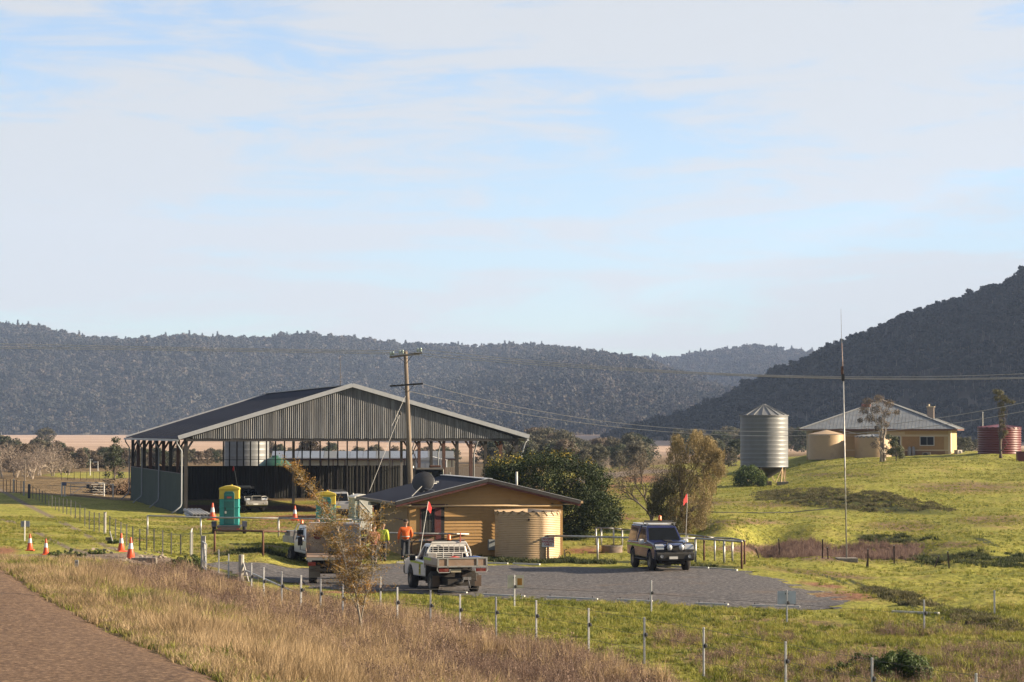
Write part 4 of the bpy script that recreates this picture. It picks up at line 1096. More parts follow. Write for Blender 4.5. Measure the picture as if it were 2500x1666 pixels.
# ------------------------------------------------------------------ cottage
def cottage():
    T = thing("cottage", "low mustard weatherboard cottage with dark gable roof and satellite dish", "building", (-5.47, 120.0, .12), radians(12.5))
    Wd, L_, AX, E_, R_ = 8.85, 10.7, 4.4, 2.62, 3.66
    XL, XR, Y0 = .75, 8.05, .35
    roofz = lambda x: E_ + (R_ - E_) * (1 - abs(x - AX) / AX)
    # core walls just behind the boards
    core = MB().prism([(XL, -.1), (XR, -.1), (XR, roofz(XR) - .12), (AX, R_ - .12), (XL, roofz(XL) - .12)], "y", Y0 + .04, L_ - .4)
    part("wall", core, M_MUSTARD, T)
    # door and window bay on the front face
    bx0, bx1 = XL, 2.42
    bh = .152; z = .05; board_meshes = {}
    while z < R_ - .2:
        zt = z + bh
        x0, x1 = XL, XR
        if zt > roofz(XL) - .16:
            dxx = (zt - (E_ - .16)) / ((R_ - E_) / AX)
            x0, x1 = max(XL, dxx), min(XR, 2 * AX - dxx)
        if z < 2.42: x0 = bx1
        if x1 - x0 > .2:
            mb = MB().prism([(Y0 + .03, z), (Y0 - .012, z + .004), (Y0 + .012, zt), (Y0 + .03, zt)], "x", x0, x1)
            part("board", mb, M_MUSTARD, T)
        z = zt
    # end boards on the right wall
    z = .05
    while z < roofz(XR) - .2:
        part("board", MB().prism([(XR + .03, z), (XR + .05, z + .004), (XR + .03, z + bh)], "y", lambda p: Y0, lambda p: L_ - .4), M_MUSTARD, T); z += bh
    for y in (Y0 - .02,):
        part("corner_trim", MB().box((XR + .04, y, 1.25), (.09, .09, 2.5)), M_MUSTARD, T)
    # brown recessed panel under the porch end
    part("dado", MB().box(((bx0 + bx1) / 2, Y0 + .0, .5), (bx1 - bx0, .05, 1.0)), mat("brown_boarding", (.30, .195, .095), .8, var=.12), T)
    part("wall_panel", MB().box((1.02, Y0 + .0, 1.7), (.54, .05, 1.4)), M_MUSTARD, T)
    w = part("window", MB().box((1.62, Y0 - .0, 1.66), (.66, .06, 1.24)), M_GLASS, T)
    mb = MB()
    for i in range(9):
        mb.box((1.33 + i * .072, Y0 - .034, 1.6), (.012, .01, 1.1))
    part("blind", mb, mat("pale_blind_slats", (.35, .35, .33), .7), w)
    mb = MB(); mb.box((1.62, Y0 - .03, 2.3), (.78, .07, .08)); mb.box((1.27, Y0 - .03, 1.66), (.06, .07, 1.28)); mb.box((1.96, Y0 - .03, 1.66), (.05, .07, 1.28)); mb.box((1.62, Y0 - .05, 1.02), (.8, .12, .06))
    part("frame", mb, M_FASCIA, w)
    part("door", MB().box((2.12, Y0 - .01, 1.3), (.26, .06, 2.1)), M_DOOR, T)
    part("doorway", MB().box((2.33, Y0 + .0, 1.3), (.17, .05, 2.1)), M_BLACK, T)
    part("lintel", MB().box((1.45, Y0 - .02, 2.44), (1.95, .08, .1)), M_FASCIA, T)
    # left side under the eave: corner, post, red door, opening
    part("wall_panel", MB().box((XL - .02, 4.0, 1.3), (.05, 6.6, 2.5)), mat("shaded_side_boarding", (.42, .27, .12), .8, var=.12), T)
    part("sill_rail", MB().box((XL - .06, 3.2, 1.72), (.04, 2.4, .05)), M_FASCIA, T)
    p = part("porch_post", MB().box((XL - .10, 7.4, 1.3), (.16, .30, 2.6)), M_CREAM, T)
    part("doorway", MB().box((XL - .03, 8.2, 1.2), (.05, 1.0, 2.3)), M_BLACK, T)
    part("door", MB().box((XL - .14, 9.5, 1.15), (.05, 1.2, 2.1), rz=-.2), M_DOOR, T)
    part("door_closer", MB().box((XL - .3, 9.3, 2.28), (.3, .8, .16)), M_WHITE, T)
    # roof
    for side, (xa, xb) in enumerate(((-.02, AX), (Wd + .02, AX))):
        ns = 14
        for k in range(ns):
            ya = -.30 + k * (L_ + .3) / ns; w_ = (L_ + .3) / ns
            mb = MB(); n = 10
            for i in range(n + 1):
                y = w_ * i / n; dz = .012 if i % 2 else 0
                mb.v += [(xa, y, E_ - .02 + dz), (xb, y, R_ + dz)]
            for i in range(n):
                q = (2 * i, 2 * i + 1, 2 * i + 3, 2 * i + 2); mb.f.append(q if side == 0 else q[::-1])
            link("roof_sheet", mb.mesh("roof_sheet", M_DARKROOF), T, (0, ya, 0))
        part("roof_lining", MB().bar((xa, L_ / 2 - .1, E_ - .07), (xb, L_ / 2 - .1, R_ - .05), L_ + .2, .04), M_FASCIA, T)
        part("barge_board", MB().bar((xa, -.31, E_ - .08), (xb, -.31, R_ - .05), .05, .15), M_STEELDK, T)
        part("barge_trim", MB().bar((xa, -.28, E_ - .2), (xb, -.28, R_ - .17), .03, .10), M_FASCIA, T)
        part("barge_capping", MB().bar((xa, -.30, E_ + .015), (xb, -.30, R_ + .035), .09, .02), M_TRIM, T)
    part("ridge_cap", MB().box((AX, L_ / 2 - .15, R_ + .02), (.4, L_ + .35, .035)), M_TRIM, T)
    part("gutter", MB().box((-.08, L_ / 2 - .15, E_ - .07), (.13, L_ + .3, .11)), mat("grey_brown_gutter", (.16, .13, .10), .6), T)
    part("gutter", MB().box((Wd + .08, L_ / 2 - .15, E_ - .07), (.13, L_ + .3, .11)), M_CREAMT, T)
    part("eave_soffit", MB().box((Wd - .38, L_ / 2 - .15, E_ - .17), (.72, L_, .04)), M_CREAM, T)
    part("eave_soffit", MB().box((.38, L_ / 2 - .15, E_ - .17), (.72, L_, .04)), M_CREAM, T)
    # conduit pipe along the front
    pb = part("conduit", MB().tube([(.15, -.02, 2.40), (8.02, -.02, 2.40)], .05, 8), M_CREAMT, T, True)
    mb = MB()
    for x in (.7, 1.9, 2.5, 5.6, 7.6): mb.box((x, .12, 2.40), (.03, .30, .16))
    part("bracket", mb, M_STEELDK, pb)
    # vertical white pipe and meter box
    part("waste_pipe", MB().tube([(5.0, Y0 - .12, .3), (5.0, Y0 - .12, 2.25)], .055, 8), M_WHITE, T, True)
    part("meter_box", MB().box((4.75, Y0 - .11, .55), (.5, .22, .5)), mat("grey_box", (.35, .38, .40), .5), T, bevel=.02)
    part("roof_vent", MB().tube([(6.5, 3.0, 3.0), (6.5, 3.0, 3.95)], .055, 8), M_WHITE, T, True)
    # satellite dish on the left roof slope
    D = Vector((1.65, 1.9, 3.05))
    mb = MB(); R0 = .54
    nrm = Vector((-.35, -.8, .45)).normalized(); q = Vector((0, 0, 1)).rotation_difference(nrm)
    b0 = 0; rings = 6; seg = 28
    for side in (0, 1):
        base = len(mb.v)
        for i in range(rings + 1):
            rr_ = R0 * i / rings
            for k in range(seg):
                a = 2 * pi * k / seg
                v = Vector((rr_ * cos(a), rr_ * sin(a), -(rr_ / R0) ** 2 * .16 + (.012 * side)))
                mb.v.append(tuple(D + Vector((0, 0, .5)) + q @ v))
        for i in range(rings):
            for k in range(seg):
                f = (base + i * seg + k, base + i * seg + (k + 1) % seg, base + (i + 1) * seg + (k + 1) % seg, base + (i + 1) * seg + k)
                mb.f.append(f)
    dish = part("satellite_dish", mb, mat("black_mesh_dish", (.03, .03, .035), .6), T, True)
    dc = D + Vector((0, 0, .5))
    part("dish_rim", MB().tube([dc + q @ Vector((R0 * cos(2 * pi * k / 28), R0 * sin(2 * pi * k / 28), -.15)) for k in range(29)], .014, 5), M_STEELGR, dish)
    part("mast", MB().tube([(1.65, 1.9, 2.95), (1.65, 1.9, 3.5)], .03, 6), M_PIPE, dish)
    part("stay", MB().tube([(1.62, 1.85, 3.3), (.85, .35, 2.85)], .02, 5), M_PIPE, dish)
    part("stay", MB().tube([(1.7, 1.85, 3.2), (2.05, 1.0, 3.12)], .018, 5), M_PIPE, dish)
    part("feed_arm", MB().tube([dc + q @ Vector((-.1, -.5, -.1)), dc + q @ Vector((-.05, -.25, -.75)), dc + q @ Vector((0, 0, -.62))], .018, 5), M_WHITE, dish)
    lnb = MB().box(tuple(dc + Vector((.75, .2, -.05))), (.16, .08, .07)); lnb.box(tuple(dc + Vector((.62, .12, -.12))), (.25, .03, .03), rz=.5)
    part("receiver", lnb, M_WHITE, dish)
cottage()

def at_local(origin, rz, p):
    c, s = cos(rz), sin(rz)
    return Vector((origin[0] + c * p[0] - s * p[1], origin[1] + s * p[0] + c * p[1], origin[2] + p[2]))
CO, CR = (-5.47, 120.0, .12), radians(12.5)
# air conditioner beside the wall
def aircon(name, label, loc, rz, s=1.0):
    T = thing(name, label, "air conditioner", loc, rz)
    part("casing", MB().box((0, 0, .33 * s), (.82 * s, .3 * s, .62 * s)), mat("beige_unit", (.33, .29, .23), .6), T, bevel=.02)
    part("fan_grille", MB().lathe([(.02, 0), (.25 * s, 0), (.25 * s, .01)], 24), M_BLACK, T, loc=(-.08 * s, -.155 * s, .34 * s), rot=(pi / 2, 0, 0))
    mb = MB()
    for k in range(5):
        rr_ = (.06 + .045 * k) * s; mb.tube([(rr_ * cos(a * pi / 10) - .08 * s, -.175 * s, rr_ * sin(a * pi / 10) + .34 * s) for a in range(21)], .006, 4)
    part("guard", mb, M_STEELGR, T)
    mb = MB(); mb.box((-.3 * s, 0, .01), (.1, .3, .04)); mb.box((.3 * s, 0, .01), (.1, .3, .04)); part("foot", mb, M_CONC, T)
aircon("air_conditioner", "beige outdoor air conditioner unit against the cottage wall by the cream tank", at_local(CO, CR, (5.75 - .3, .05, -.02)), CR)

# ------------------------------------------------------------------ corrugated round tanks
def corr_profile(r, h, pitch, amp, z0=0.0):
    out = []; n = int(h / pitch * 6)
    for i in range(n + 1):
        z = h * i / n; out.append((r + amp * sin(2 * pi * z / pitch), z0 + z))
    return out
def round_tank(name, label, loc, r, h, m, pitch, amp, roof_h=.18, zig=True, seg=56, grp=None, mroof=None):
    T = thing(name, label, "water tank", loc, 0, grp)
    part("tank_wall", MB().lathe(corr_profile(r, h, pitch, amp), seg), m, T, True)
    mb = MB(); n = 40
    for k in range(n):
        a0, a1 = 2 * pi * k / n, 2 * pi * (k + 1) / n
        zz = .02 if k % 2 else .0
        mb.add([(0, 0, h + roof_h), ((r + .05) * cos(a0), (r + .05) * sin(a0), h + .02 + (.10 if zig and k % 2 else 0)), ((r + .05) * cos(a1), (r + .05) * sin(a1), h + .02 + (0 if k % 2 or not zig else .10))], [(0, 1, 2)])
    part("tank_roof", mb, mroof or m, T)
    if zig:
        mb = MB(); n = 24
        for k in range(n):
            a0, a1 = 2 * pi * k / n, 2 * pi * (k + 1) / n; am = (a0 + a1) / 2
            R = r + .035
            mb.add([(R * cos(a0), R * sin(a0), h + .06), (R * cos(a1), R * sin(a1), h + .06), (R * cos(am), R * sin(am), h - .13)], [(0, 2, 1)])
            mb.add([((R - .01) * cos(a0), (R - .01) * sin(a0), h + .06), ((R - .01) * cos(a1), (R - .01) * sin(a1), h + .06), ((R - .01) * cos(am), (R - .01) * sin(am), h - .13)], [(0, 1, 2)])
        part("tank_flashing", mb, mroof or m, T)
    part("overflow", MB().tube([(.05, -r - .0, h - .28), (.05, -r - .12, h - .28)], .05, 8), M_BLACK, T)
    return T
tp = at(1288, 1357, 119.6)
round_tank("water_tank", "round cream corrugated rainwater tank standing against the mustard cottage", (tp.x, 119.2, .10), 1.52, 2.16, M_CREAMT, .082, .009)
# small hose bits beside the tank
hp = at(1378, 1350, 118.8)
T = thing("tap_standpipe", "small dark tap and hose reel at the corner of the cottage", "tap", (hp.x, 118.8, G(hp.x, 118.8)))
part("riser", MB().tube([(0, 0, 0), (0, 0, .35), (.12, 0, .38)], .025, 6), M_STEELDK, T)
part("hose_reel", MB().tube([(.12 * cos(a * .5) + .15, .05, .14 + .12 * sin(a * .5)) for a in range(26)], .02, 5), M_BLACK, T)

# ------------------------------------------------------------------ silo on the mound
def silo(name, label, loc, r, zc0, zc1, zt, legs=True):
    T = thing(name, label, "silo", loc, 0)
    nr_ = 12; bh = (zc1 - zc0) / nr_
    for k in range(nr_):
        z0 = zc0 + k * bh
        mb = MB(); mb.lathe([(r + .004, z0), (r + .014, z0 + .015), (r, z0 + .035), (r, z0 + bh * .5), (r, z0 + bh)], 48)
        part("wall_ring", mb, M_GALV_L, T, True)
    n = 18
    for k in range(n):
        a0, a1 = 2 * pi * k / n, 2 * pi * (k + 1) / n; R = r + .1
        mb = MB().add([(.2 * cos(a0), .2 * sin(a0), zt), (R * cos(a0), R * sin(a0), zc1), (R * cos(a1), R * sin(a1), zc1), (.2 * cos(a1), .2 * sin(a1), zt)], [(0, 1, 2, 3)])
        part("roof_panel", mb, M_GALV_L, T)
        part("roof_rib", MB().bar((.2 * cos(a0), .2 * sin(a0), zt + .03), (R * cos(a0), R * sin(a0), zc1 + .03), .05, .08), M_GALV_L, T)
    part("roof_cap", MB().lathe([(0, zt + .12), (.15, zt + .12), (.26, zt), (.24, zt - .03)], 16), M_GALV_L, T)
    part("eave_ring", MB().lathe([(r + .02, zc1 - .06), (r + .1, zc1 - .04), (r + .1, zc1 + .02), (r, zc1 + .03)], 48), M_STEELGR, T)
    if legs:
        part("hopper", MB().lathe([(r, zc0), (r * .9, zc0 - .1), (.22, .55), (.22, .35)], 40), M_STEELDK, T, True)
        for k in range(6):
            a = 2 * pi * k / 6 + .28; x, y = (r - .1) * cos(a), (r - .1) * sin(a)
            lg = part("leg", MB().bar((x, y, zc0 + .1), (x * .93, y * .93, .3), .1), M_CREAMT, T)
            part("leg_brace", MB().bar((x, y, zc0 - .1), ((r - .1) * cos(a + .35) * .95, (r - .1) * sin(a + .35) * .95, .3), .05), M_CREAMT, lg)
            part("leg_brace", MB().bar((x, y, zc0 - .1), ((r - .1) * cos(a - .35) * .95, (r - .1) * sin(a - .35) * .95, .3), .05), M_CREAMT, lg)
            part("footing", MB().box((x * .93, y * .93, .08), (.75, .75, .55)), M_CONC, T)
    return T
sp = at(1866, 1185, 240)
silo("grain_silo", "silver corrugated silo on hopper legs on the grassy mound", (sp.x, 240, 1.0), 2.23, 1.72, 6.55, 7.5)
sp = at(602, 1200, 262)
silo("grain_silo", "pale silver silo standing behind the open shed", (sp.x, 262, .1), 2.28, 0, 6.9, 7.9, legs=False)

# ------------------------------------------------------------------ house on the mound
def house():
    O, RZ = (33.0, 287.0, 3.05), radians(-12.7)
    T = thing("hill_house", "ochre and cream house on the mound with pale iron hipped roof", "building", O, RZ)
    Wd, L_ = 15.9, 14.0
    part("wall", MB().box((Wd / 2, L_ / 2, 1.6), (Wd, L_, 3.6)), M_YELL, T)
    # cream bands, brown panels
    for (x, z, w, h, m) in ((Wd / 2, 2.55, Wd + .04, .22, M_CREAM), (Wd / 2, .92, Wd + .04, .12, M_CREAM), (.35, 1.6, .7, 3.0, M_CREAM), (Wd - .12, 1.6, .26, 3.0, M_CREAM), (8.8, 1.5, 4.2, 3.0, M_CREAM), (12.9, .35, 4.8, 1.0, M_BROWN), (.9, 1.7, .6, 1.4, M_BROWN), (.9, .5, .6, .7, M_BROWN), (12.9, 1.75, 4.6, 1.5, mat("ochre_brown_render", (.42, .25, .10), .8, var=.1))):
        part("wall_panel", MB().box((x, -.03 - (.012 if h > 1 and m is not M_CREAM else (.02 if w > 10 else 0)), z), (w, .05, h)), m, T)
    part("wall_panel", MB().box((Wd + .02, 1.0, 1.6), (.05, 2.0, 3.2)), M_CREAM, T)
    for (x, z, w, h) in ((13.35, 1.95, 1.45, .98), (9.95, 1.95, .85, 1.05)):
        f = part("window", MB().box((x, -.08, z), (w, .06, h)), M_GLASS, T)
        mb = MB(); mb.box((x, -.10, z + h / 2), (w + .16, .1, .08)); mb.box((x, -.10, z - h / 2), (w + .16, .1, .08)); mb.box((x - w / 2 - .04, -.10, z), (.08, .1, h)); mb.box((x + w / 2 + .04, -.10, z), (.08, .1, h)); mb.box((x, -.10, z), (.03, .08, h))
        part("frame", mb, M_WHITE, f)
    part("light_fitting", MB().box((9.9, -.4, 3.22), (1.6, .12, .08)), M_WHITE, T)
    # hipped roof in sheets
    ov = .75; E_, R_ = 3.28, 6.55
    ax, ay = 7.9, 7.0
    corners = [(-ov, -ov), (Wd + ov, -ov), (Wd + ov, L_ + ov), (-ov, L_ + ov)]
    for k in range(4):
        a, b2 = Vector((*corners[k], E_)), Vector((*corners[(k + 1) % 4], E_)); top = Vector((ax, ay, R_))
        n = 22
        for i in range(n):
            mb = MB(); q = 4
            for j in range(q):
                t0, t1 = (i + j / q) / n, (i + (j + 1) / q) / n
                p0, p1 = a.lerp(b2, t0), a.lerp(b2, t1)
                # sheets run up the slope: cut by the hips
                def up(p, t):
                    s_ = min(t, 1 - t) * 2
                    e = a.lerp(b2, t); m_ = (a + b2) / 2
                    return e + (top - m_) * s_
                dz = Vector((0, 0, .018 if j % 2 else 0))
                mb.add([p0 + dz, p1 + dz, up(p1, t1) + dz, up(p0, t0) + dz], [(0, 1, 2, 3)])
            part("roof_sheet", mb, M_HROOF, T)
        part("hip_cap", MB().bar(a + Vector((0, 0, .05)), top + Vector((0, 0, .06)), .3, .07), M_GALV_L, T)
    mb = MB()
    for k in range(4):
        a, b2 = Vector((*corners[k], E_ - .1)), Vector((*corners[(k + 1) % 4], E_ - .1)); mb.bar(a, b2, .12, .14)
    part("gutter", mb, mat("red_brown_gutter", (.20, .08, .05), .6), T)
    part("soffit", MB().box((Wd / 2, L_ / 2, E_ - .07), (Wd + 2 * ov - .1, L_ + 2 * ov - .1, .05)), M_CREAM, T)
    ch = part("chimney", MB().box((13.4, 6, 5.05), (.75, .75, 1.5)), mat("pale_brick", (.42, .33, .27), .9, var=.3, scale=6), T)
    mb = MB(); mb.box((13.4, 6, 5.8), (.95, .95, .12)); mb.tube([(13.2, 6, 5.85), (13.2, 6, 6.1)], .12, 8); part("chimney_pot", mb, M_CREAM, ch)
    part("roof_vent", MB().box((6.2, 5.2, 5.95), (1.0, .5, .35)), mat("faded_red_vent", (.35, .12, .10), .6), T, bevel=.06)
    part("roof_window", MB().box((11.2, 2.6, 4.62), (.8, .5, .06), rx=.42), M_STEELRED, T)
    part("lean_to_roof", MB().bar((3.9, -1.3, 3.12), (6.9, -1.3, 2.55), 2.0, .06), M_GALV_L, T)
    return O, RZ
M_HROOF = mat("pale_grey_house_roof", (.27, .29, .31), .6, .0, var=.25, scale=1.0, dirt=(.20, .16, .13), dirt_amt=.3)
HO, HR = house()
hl = lambda x, y, z=0: at_local(HO, HR, (x, y, z))
p = at(2014, 1117, 283); round_tank("water_tank", "cream corrugated tank at the corner of the house, partly in sun", (p.x, 281.5, 2.98), 1.98, 2.75, M_CREAMT, .09, .01, roof_h=.5, zig=False, seg=48)
p = at(2130, 1117, 281); round_tank("water_tank", "cream tank behind the small tree in front of the house", (p.x, 280.5, 3.05), 2.0, 2.4, M_CREAMT, .09, .01, roof_h=.35, zig=True, seg=48, mroof=M_GALV_L)
p = at(2440, 1116, 272); round_tank("water_tank", "dark red ribbed water tank beside the thin tree", (p.x, 272, G(p.x, 272) - .05), 2.28, 2.75, M_REDTANK, .25, .045, roof_h=.4, zig=True, seg=56)
p = at(2492, 1133, 258)
T = thing("steel_box", "small red steel box half cut off beyond the red tank", "box", (p.x + .15, 258, G(p.x, 258)))
part("casing", MB().box((0, 0, .48), (1.1, .8, .96)), M_REDTANK, T, bevel=.03); part("lid", MB().box((0, 0, .985), (1.18, .88, .05)), M_REDTANK, T)
p = hl(11.45, -.6)
T = thing("gas_bottles", "pair of tall grey gas cylinders against the house front", "gas bottles", p)
for x in (0, .42):
    part("cylinder", MB().lathe([(0, 0), (.19, 0), (.2, .1), (.2, 1.15), (.12, 1.3), (.05, 1.33)], 16, (x, 0, 0)), M_STEELGR, T, True)
aircon("air_conditioner", "white air conditioner below the wide window of the house", hl(13.3, -.5), HR, 1.1)
aircon("air_conditioner", "tall cream unit standing past the sunlit end of the house", hl(16.7, 1.0), HR + 1.2, 1.5)

# ------------------------------------------------------------------ things seen through and behind the shed
p = at(672, 1150, 250); T = thing("poly_tank", "dark green domed plastic tank behind the shed beside the silo", "water tank", (p.x, 250, .1))
part("tank_body", MB().lathe([(1.62, 0), (1.66, .4), (1.62, .42), (1.66, 1.0), (1.62, 1.02), (1.66, 1.6), (1.66, 2.5)], 36), M_GRNTANK, T, True)
part("tank_dome", MB().lathe([(1.66, 2.5), (1.55, 2.75), (1.1, 3.15), (.5, 3.4), (.35, 3.45), (.35, 3.6), (0, 3.62)], 36), M_GRNTANK, T, True)
def long_building():
    a, b_ = at(662, 1140, 300), at(1112, 1140, 306)
    T = thing("long_building", "long low cream building with pale blue grey roof beyond the shed", "building", (a.x, 300, .2), radians(2.5))
    W_ = (b_.x - a.x)
    part("wall", MB().box((W_ / 2, 3, 1.25), (W_, 6, 2.7)), mat("pale_cream_wall", (.62, .60, .47), .8, var=.06), T)
    for k in range(14):
        x0 = k * W_ / 14
        mb = MB().add([(x0 + .02, -.6, 2.72), (x0 + W_ / 14 - .02, -.6, 2.72), (x0 + W_ / 14 - .02, 3, 3.55), (x0 + .02, 3, 3.55)], [(0, 1, 2, 3)])
        mb.add([(x0 + .02, 6.6, 2.72), (x0 + W_ / 14 - .02, 6.6, 2.72), (x0 + W_ / 14 - .02, 3, 3.55), (x0 + .02, 3, 3.55)], [(3, 2, 1, 0)])
        part("roof_sheet", mb, (M_GALV_L if k in (4, 8, 12) else mat("blue_grey_roof_sheet", (.28, .32, .40), .45, .2)) if k < 13 else M_GALV_L, T)
    part("fascia", MB().box((W_ / 2, -.62, 2.62), (W_ + .2, .05, .25)), mat("rust_red_fascia", (.16, .07, .045), .7), T)
    for k in range(16):
        part("veranda_post", MB().box((.3 + k * (W_ - .6) / 15, -.5, 1.2), (.12, .12, 2.6)), M_STEELRED, T)
    part("gutter", MB().box((W_ / 2, -.7, 2.74), (W_ + .2, .1, .1)), M_TRIM, T)
long_building()
a = at(1014, 1140, 262); b_ = at(1090, 1140, 262)
T = thing("garden_shed", "small white metal shed behind the open side of the big shed", "shed", (a.x, 262, .1))
w_ = b_.x - a.x
part("wall", MB().box((w_ / 2, 1.2, 1.5), (w_, 2.4, 3.0)), mat("pale_grey_steel_sheet", (.55, .57, .60), .45, .2), T)
part("roof", MB().prism([(-.1, 3.0), (w_ + .1, 3.0), (w_ / 2, 3.4)], "y", -.1, 2.5), M_WHITE, T)
for x in (.5, 1.5): part("door", MB().box((x, -.03, 1.4), (.9, .04, 2.6)), M_WHITE, T)
part("post", MB().box((w_ - .6, -.1, 1.6), (.1, .08, 3.2)), M_WHITE, T)
# dark timber fence at the right of the shed interior
def plank_fence(name, label, A, B, zt, m, n):
    A, B = Vector(A), Vector(B); T = thing(name, label, "fence", A)
    d = (B - A); L_ = d.length; rz = atan2(d.y, d.x)
    pm = MB().box((0, 0, (zt - A.z) / 2), (L_ / n * .94, .04, zt - A.z)).mesh("board", m)
    for i in range(n):
        q = d * ((i + .5) / n); link("board", pm, T, q, (0, 0, rz))
    part("rail", MB().bar((0, .05, .5), d + Vector((0, .05, .5)), .05, .1), m, T); part("rail", MB().bar((0, .05, zt - A.z - .4), d + Vector((0, .05, zt - A.z - .4)), .05, .1), m, T)
a, b_ = at(1085, 1200, 236), at(1262, 1200, 240)
plank_fence("board_fence", "dark brown board fence behind the right side of the shed", (a.x, 236, 0), (b_.x, 240, 0), 2.75, mat("dark_brown_boards", (.075, .055, .042), .8, var=.3), 36)

# ------------------------------------------------------------------ portable toilets
M_TEAL = mat("teal_plastic", (.03, .40, .38), .45, var=.08, spec=.4)
M_YPL = mat("yellow_plastic", (.72, .55, .055), .45, var=.06, spec=.4)
M_GRPL = mat("pale_grey_plastic", (.42, .47, .44), .5, var=.06)
M_RED = mat("red_plastic", (.55, .03, .02), .5)
def toilet(label, loc, rz, body, roof, grey=False, cab_z=.0):
    T = thing("portable_toilet", label, "portable toilet", loc, rz)
    w, d, h = 1.12, 1.12, 2.2
    hs = 1.55 if not grey else h - .12
    part("cabin", MB().box((0, 0, cab_z + hs / 2), (w, d, hs)), body, T, bevel=.05)
    if not grey: part("cabin_top", MB().box((0, 0, cab_z + (hs + h - .1) / 2 + .005), (w + .03, d + .03, h - .1 - hs)), roof, T, bevel=.05)
    ribs = (.5, 1.05) if not grey else (.5, 1.0, 1.5)
    for z in ribs + ((1.56,) if not grey else ()):
        part("band", MB().box((0, 0, cab_z + z), (w + .07, d + .07, .05)), roof if z == 1.56 else body, T, bevel=.02)
    pts = [(-w / 2 - .05, h - .14), (w / 2 + .05, h - .14), (w / 2 + .02, h - .02), (w / 4, h + .08), (0, h + .11), (-w / 4, h + .08), (-w / 2 - .02, h - .02)]
    part("roof", MB().prism([(a, b + cab_z) for a, b in pts], "y", -d / 2 - .05, d / 2 + .05), roof, T, bevel=.03)
    part("vent_pipe", MB().tube([(-.35 if grey else .1, .3, cab_z + h), (-.35 if grey else .1, .3, cab_z + h + .16)], .05, 8), roof, T)
    yd = -d / 2 - .02
    if not grey:
        dr = part("door", MB().prism([(-.30, .08 + cab_z), (.30, .08 + cab_z), (.30, 1.86 + cab_z), (.22, 1.97 + cab_z), (-.22, 1.97 + cab_z), (-.30, 1.86 + cab_z)], "y", yd - .03, yd + .02), mat("dark_teal_plastic", (.014, .15, .15), .5), T, bevel=.02)
        part("sign", MB().box((.0, yd - .035, 1.62 + cab_z), (.27, .015, .10)), mat("faded_red_sign", (.45, .09, .08), .6), dr)
        part("handle", MB().box((-.22, yd - .05, .98 + cab_z), (.05, .04, .12)), M_BLACK, dr)
        mb = MB()
        for z in (.45, .95, 1.42, 1.76): mb.box((0, yd - .038, z + cab_z), (.56, .02, .025))
        part("door_rib", mb, body, dr)
        part("notice", MB().box((-.2, yd - .04, .76 + cab_z), (.1, .01, .14)), M_WHITE, dr)
    else:
        dr = part("door", MB().box((.1, yd - .01, 1.02), (.74, .04, 1.92)), mat("light_grey_door_plastic", (.48, .48, .46), .5), T, bevel=.015)
        mb = MB(); mb.bar((-.2, yd - .04, 1.9), (.42, yd - .04, 1.25), .04, .03); mb.bar((-.2, yd - .04, 1.6), (.42, yd - .04, .95), .04, .03); mb.box((.1, yd - .04, .95), (.72, .03, .04)); mb.bar((-.22, yd - .04, .4), (.0, yd - .04, 1.3), .04, .03)
        part("door_rib", mb, M_WHITE, dr)
        part("vent_slots", MB().box((-.35, yd - .01, 1.98), (.3, .03, .09)), M_BLACK, T)
        part("hinge", MB().box((-.27, yd - .04, 1.3), (.03, .04, .7)), M_BLACK, dr)
    return T
def trailer(label, loc, rz):
    T = thing("box_trailer", label, "trailer", loc, rz)
    part("deck", MB().box((0, 0, .42), (1.35, 1.9, .12)), mat("dark_grey_steel_deck", (.12, .12, .14), .6, .3), T)
    part("tail_board", MB().box((0, -.97, .27), (1.2, .05, .26)), mat("grey_brown_board", (.14, .10, .10), .7), T)
    part("draw_bar", MB().box((0, 1.5, .38), (.08, 1.3, .08)), M_STEELGR, T)
    for x in (-.88, .88):
        g = part("wheel", MB().lathe([(.17, -.1), (.3, -.1), (.33, -.05), (.33, .05), (.3, .1), (.17, .1)], 24), M_BLACK, T, True, loc=(x, -.1, .31), rot=(0, pi / 2, 0))
        part("rim", MB().lathe([(0, .06), (.17, .09), (.17, -.09), (0, -.06)], 16), M_STEELGR, g)
        mb = MB()
        for (y0, z0), (y1, z1) in (((-.48, .42), (-.36, .7)), ((-.36, .7), (.16, .7)), ((.16, .7), (.28, .42))): mb.bar((x, y0, z0), (x, y1, z1), .03, .26, up=Vector((1, 0, 0)))
        part("mudguard", mb, mat("navy_grey_guard", (.06, .065, .10), .5), T)
    for x in (-.55, .55): part("tail_light", MB().box((x, -1.0, .27), (.18, .03, .1)), M_RED, T)
p = hit(560, 1303); trailer("small dark trailer carrying the green and yellow toilet", (p.x, p.y, p.z), 0.06)
toilet("teal and yellow portable toilet standing on a small trailer", (p.x + .0, p.y + .1, p.z + .48), .06, M_TEAL, M_YPL)
p = hit(795, 1302); toilet("teal and yellow portable toilet half hidden by the thin orange leaved tree", (p.x, p.y, p.z), .1, M_TEAL, M_YPL, cab_z=.15)
p = hit(882, 1300)
toilet("pale grey portable toilet between the shed and the cottage eave", (p.x, p.y - 1, G(p.x, p.y - 1)), .38, M_GRPL, M_WHITE, grey=True)
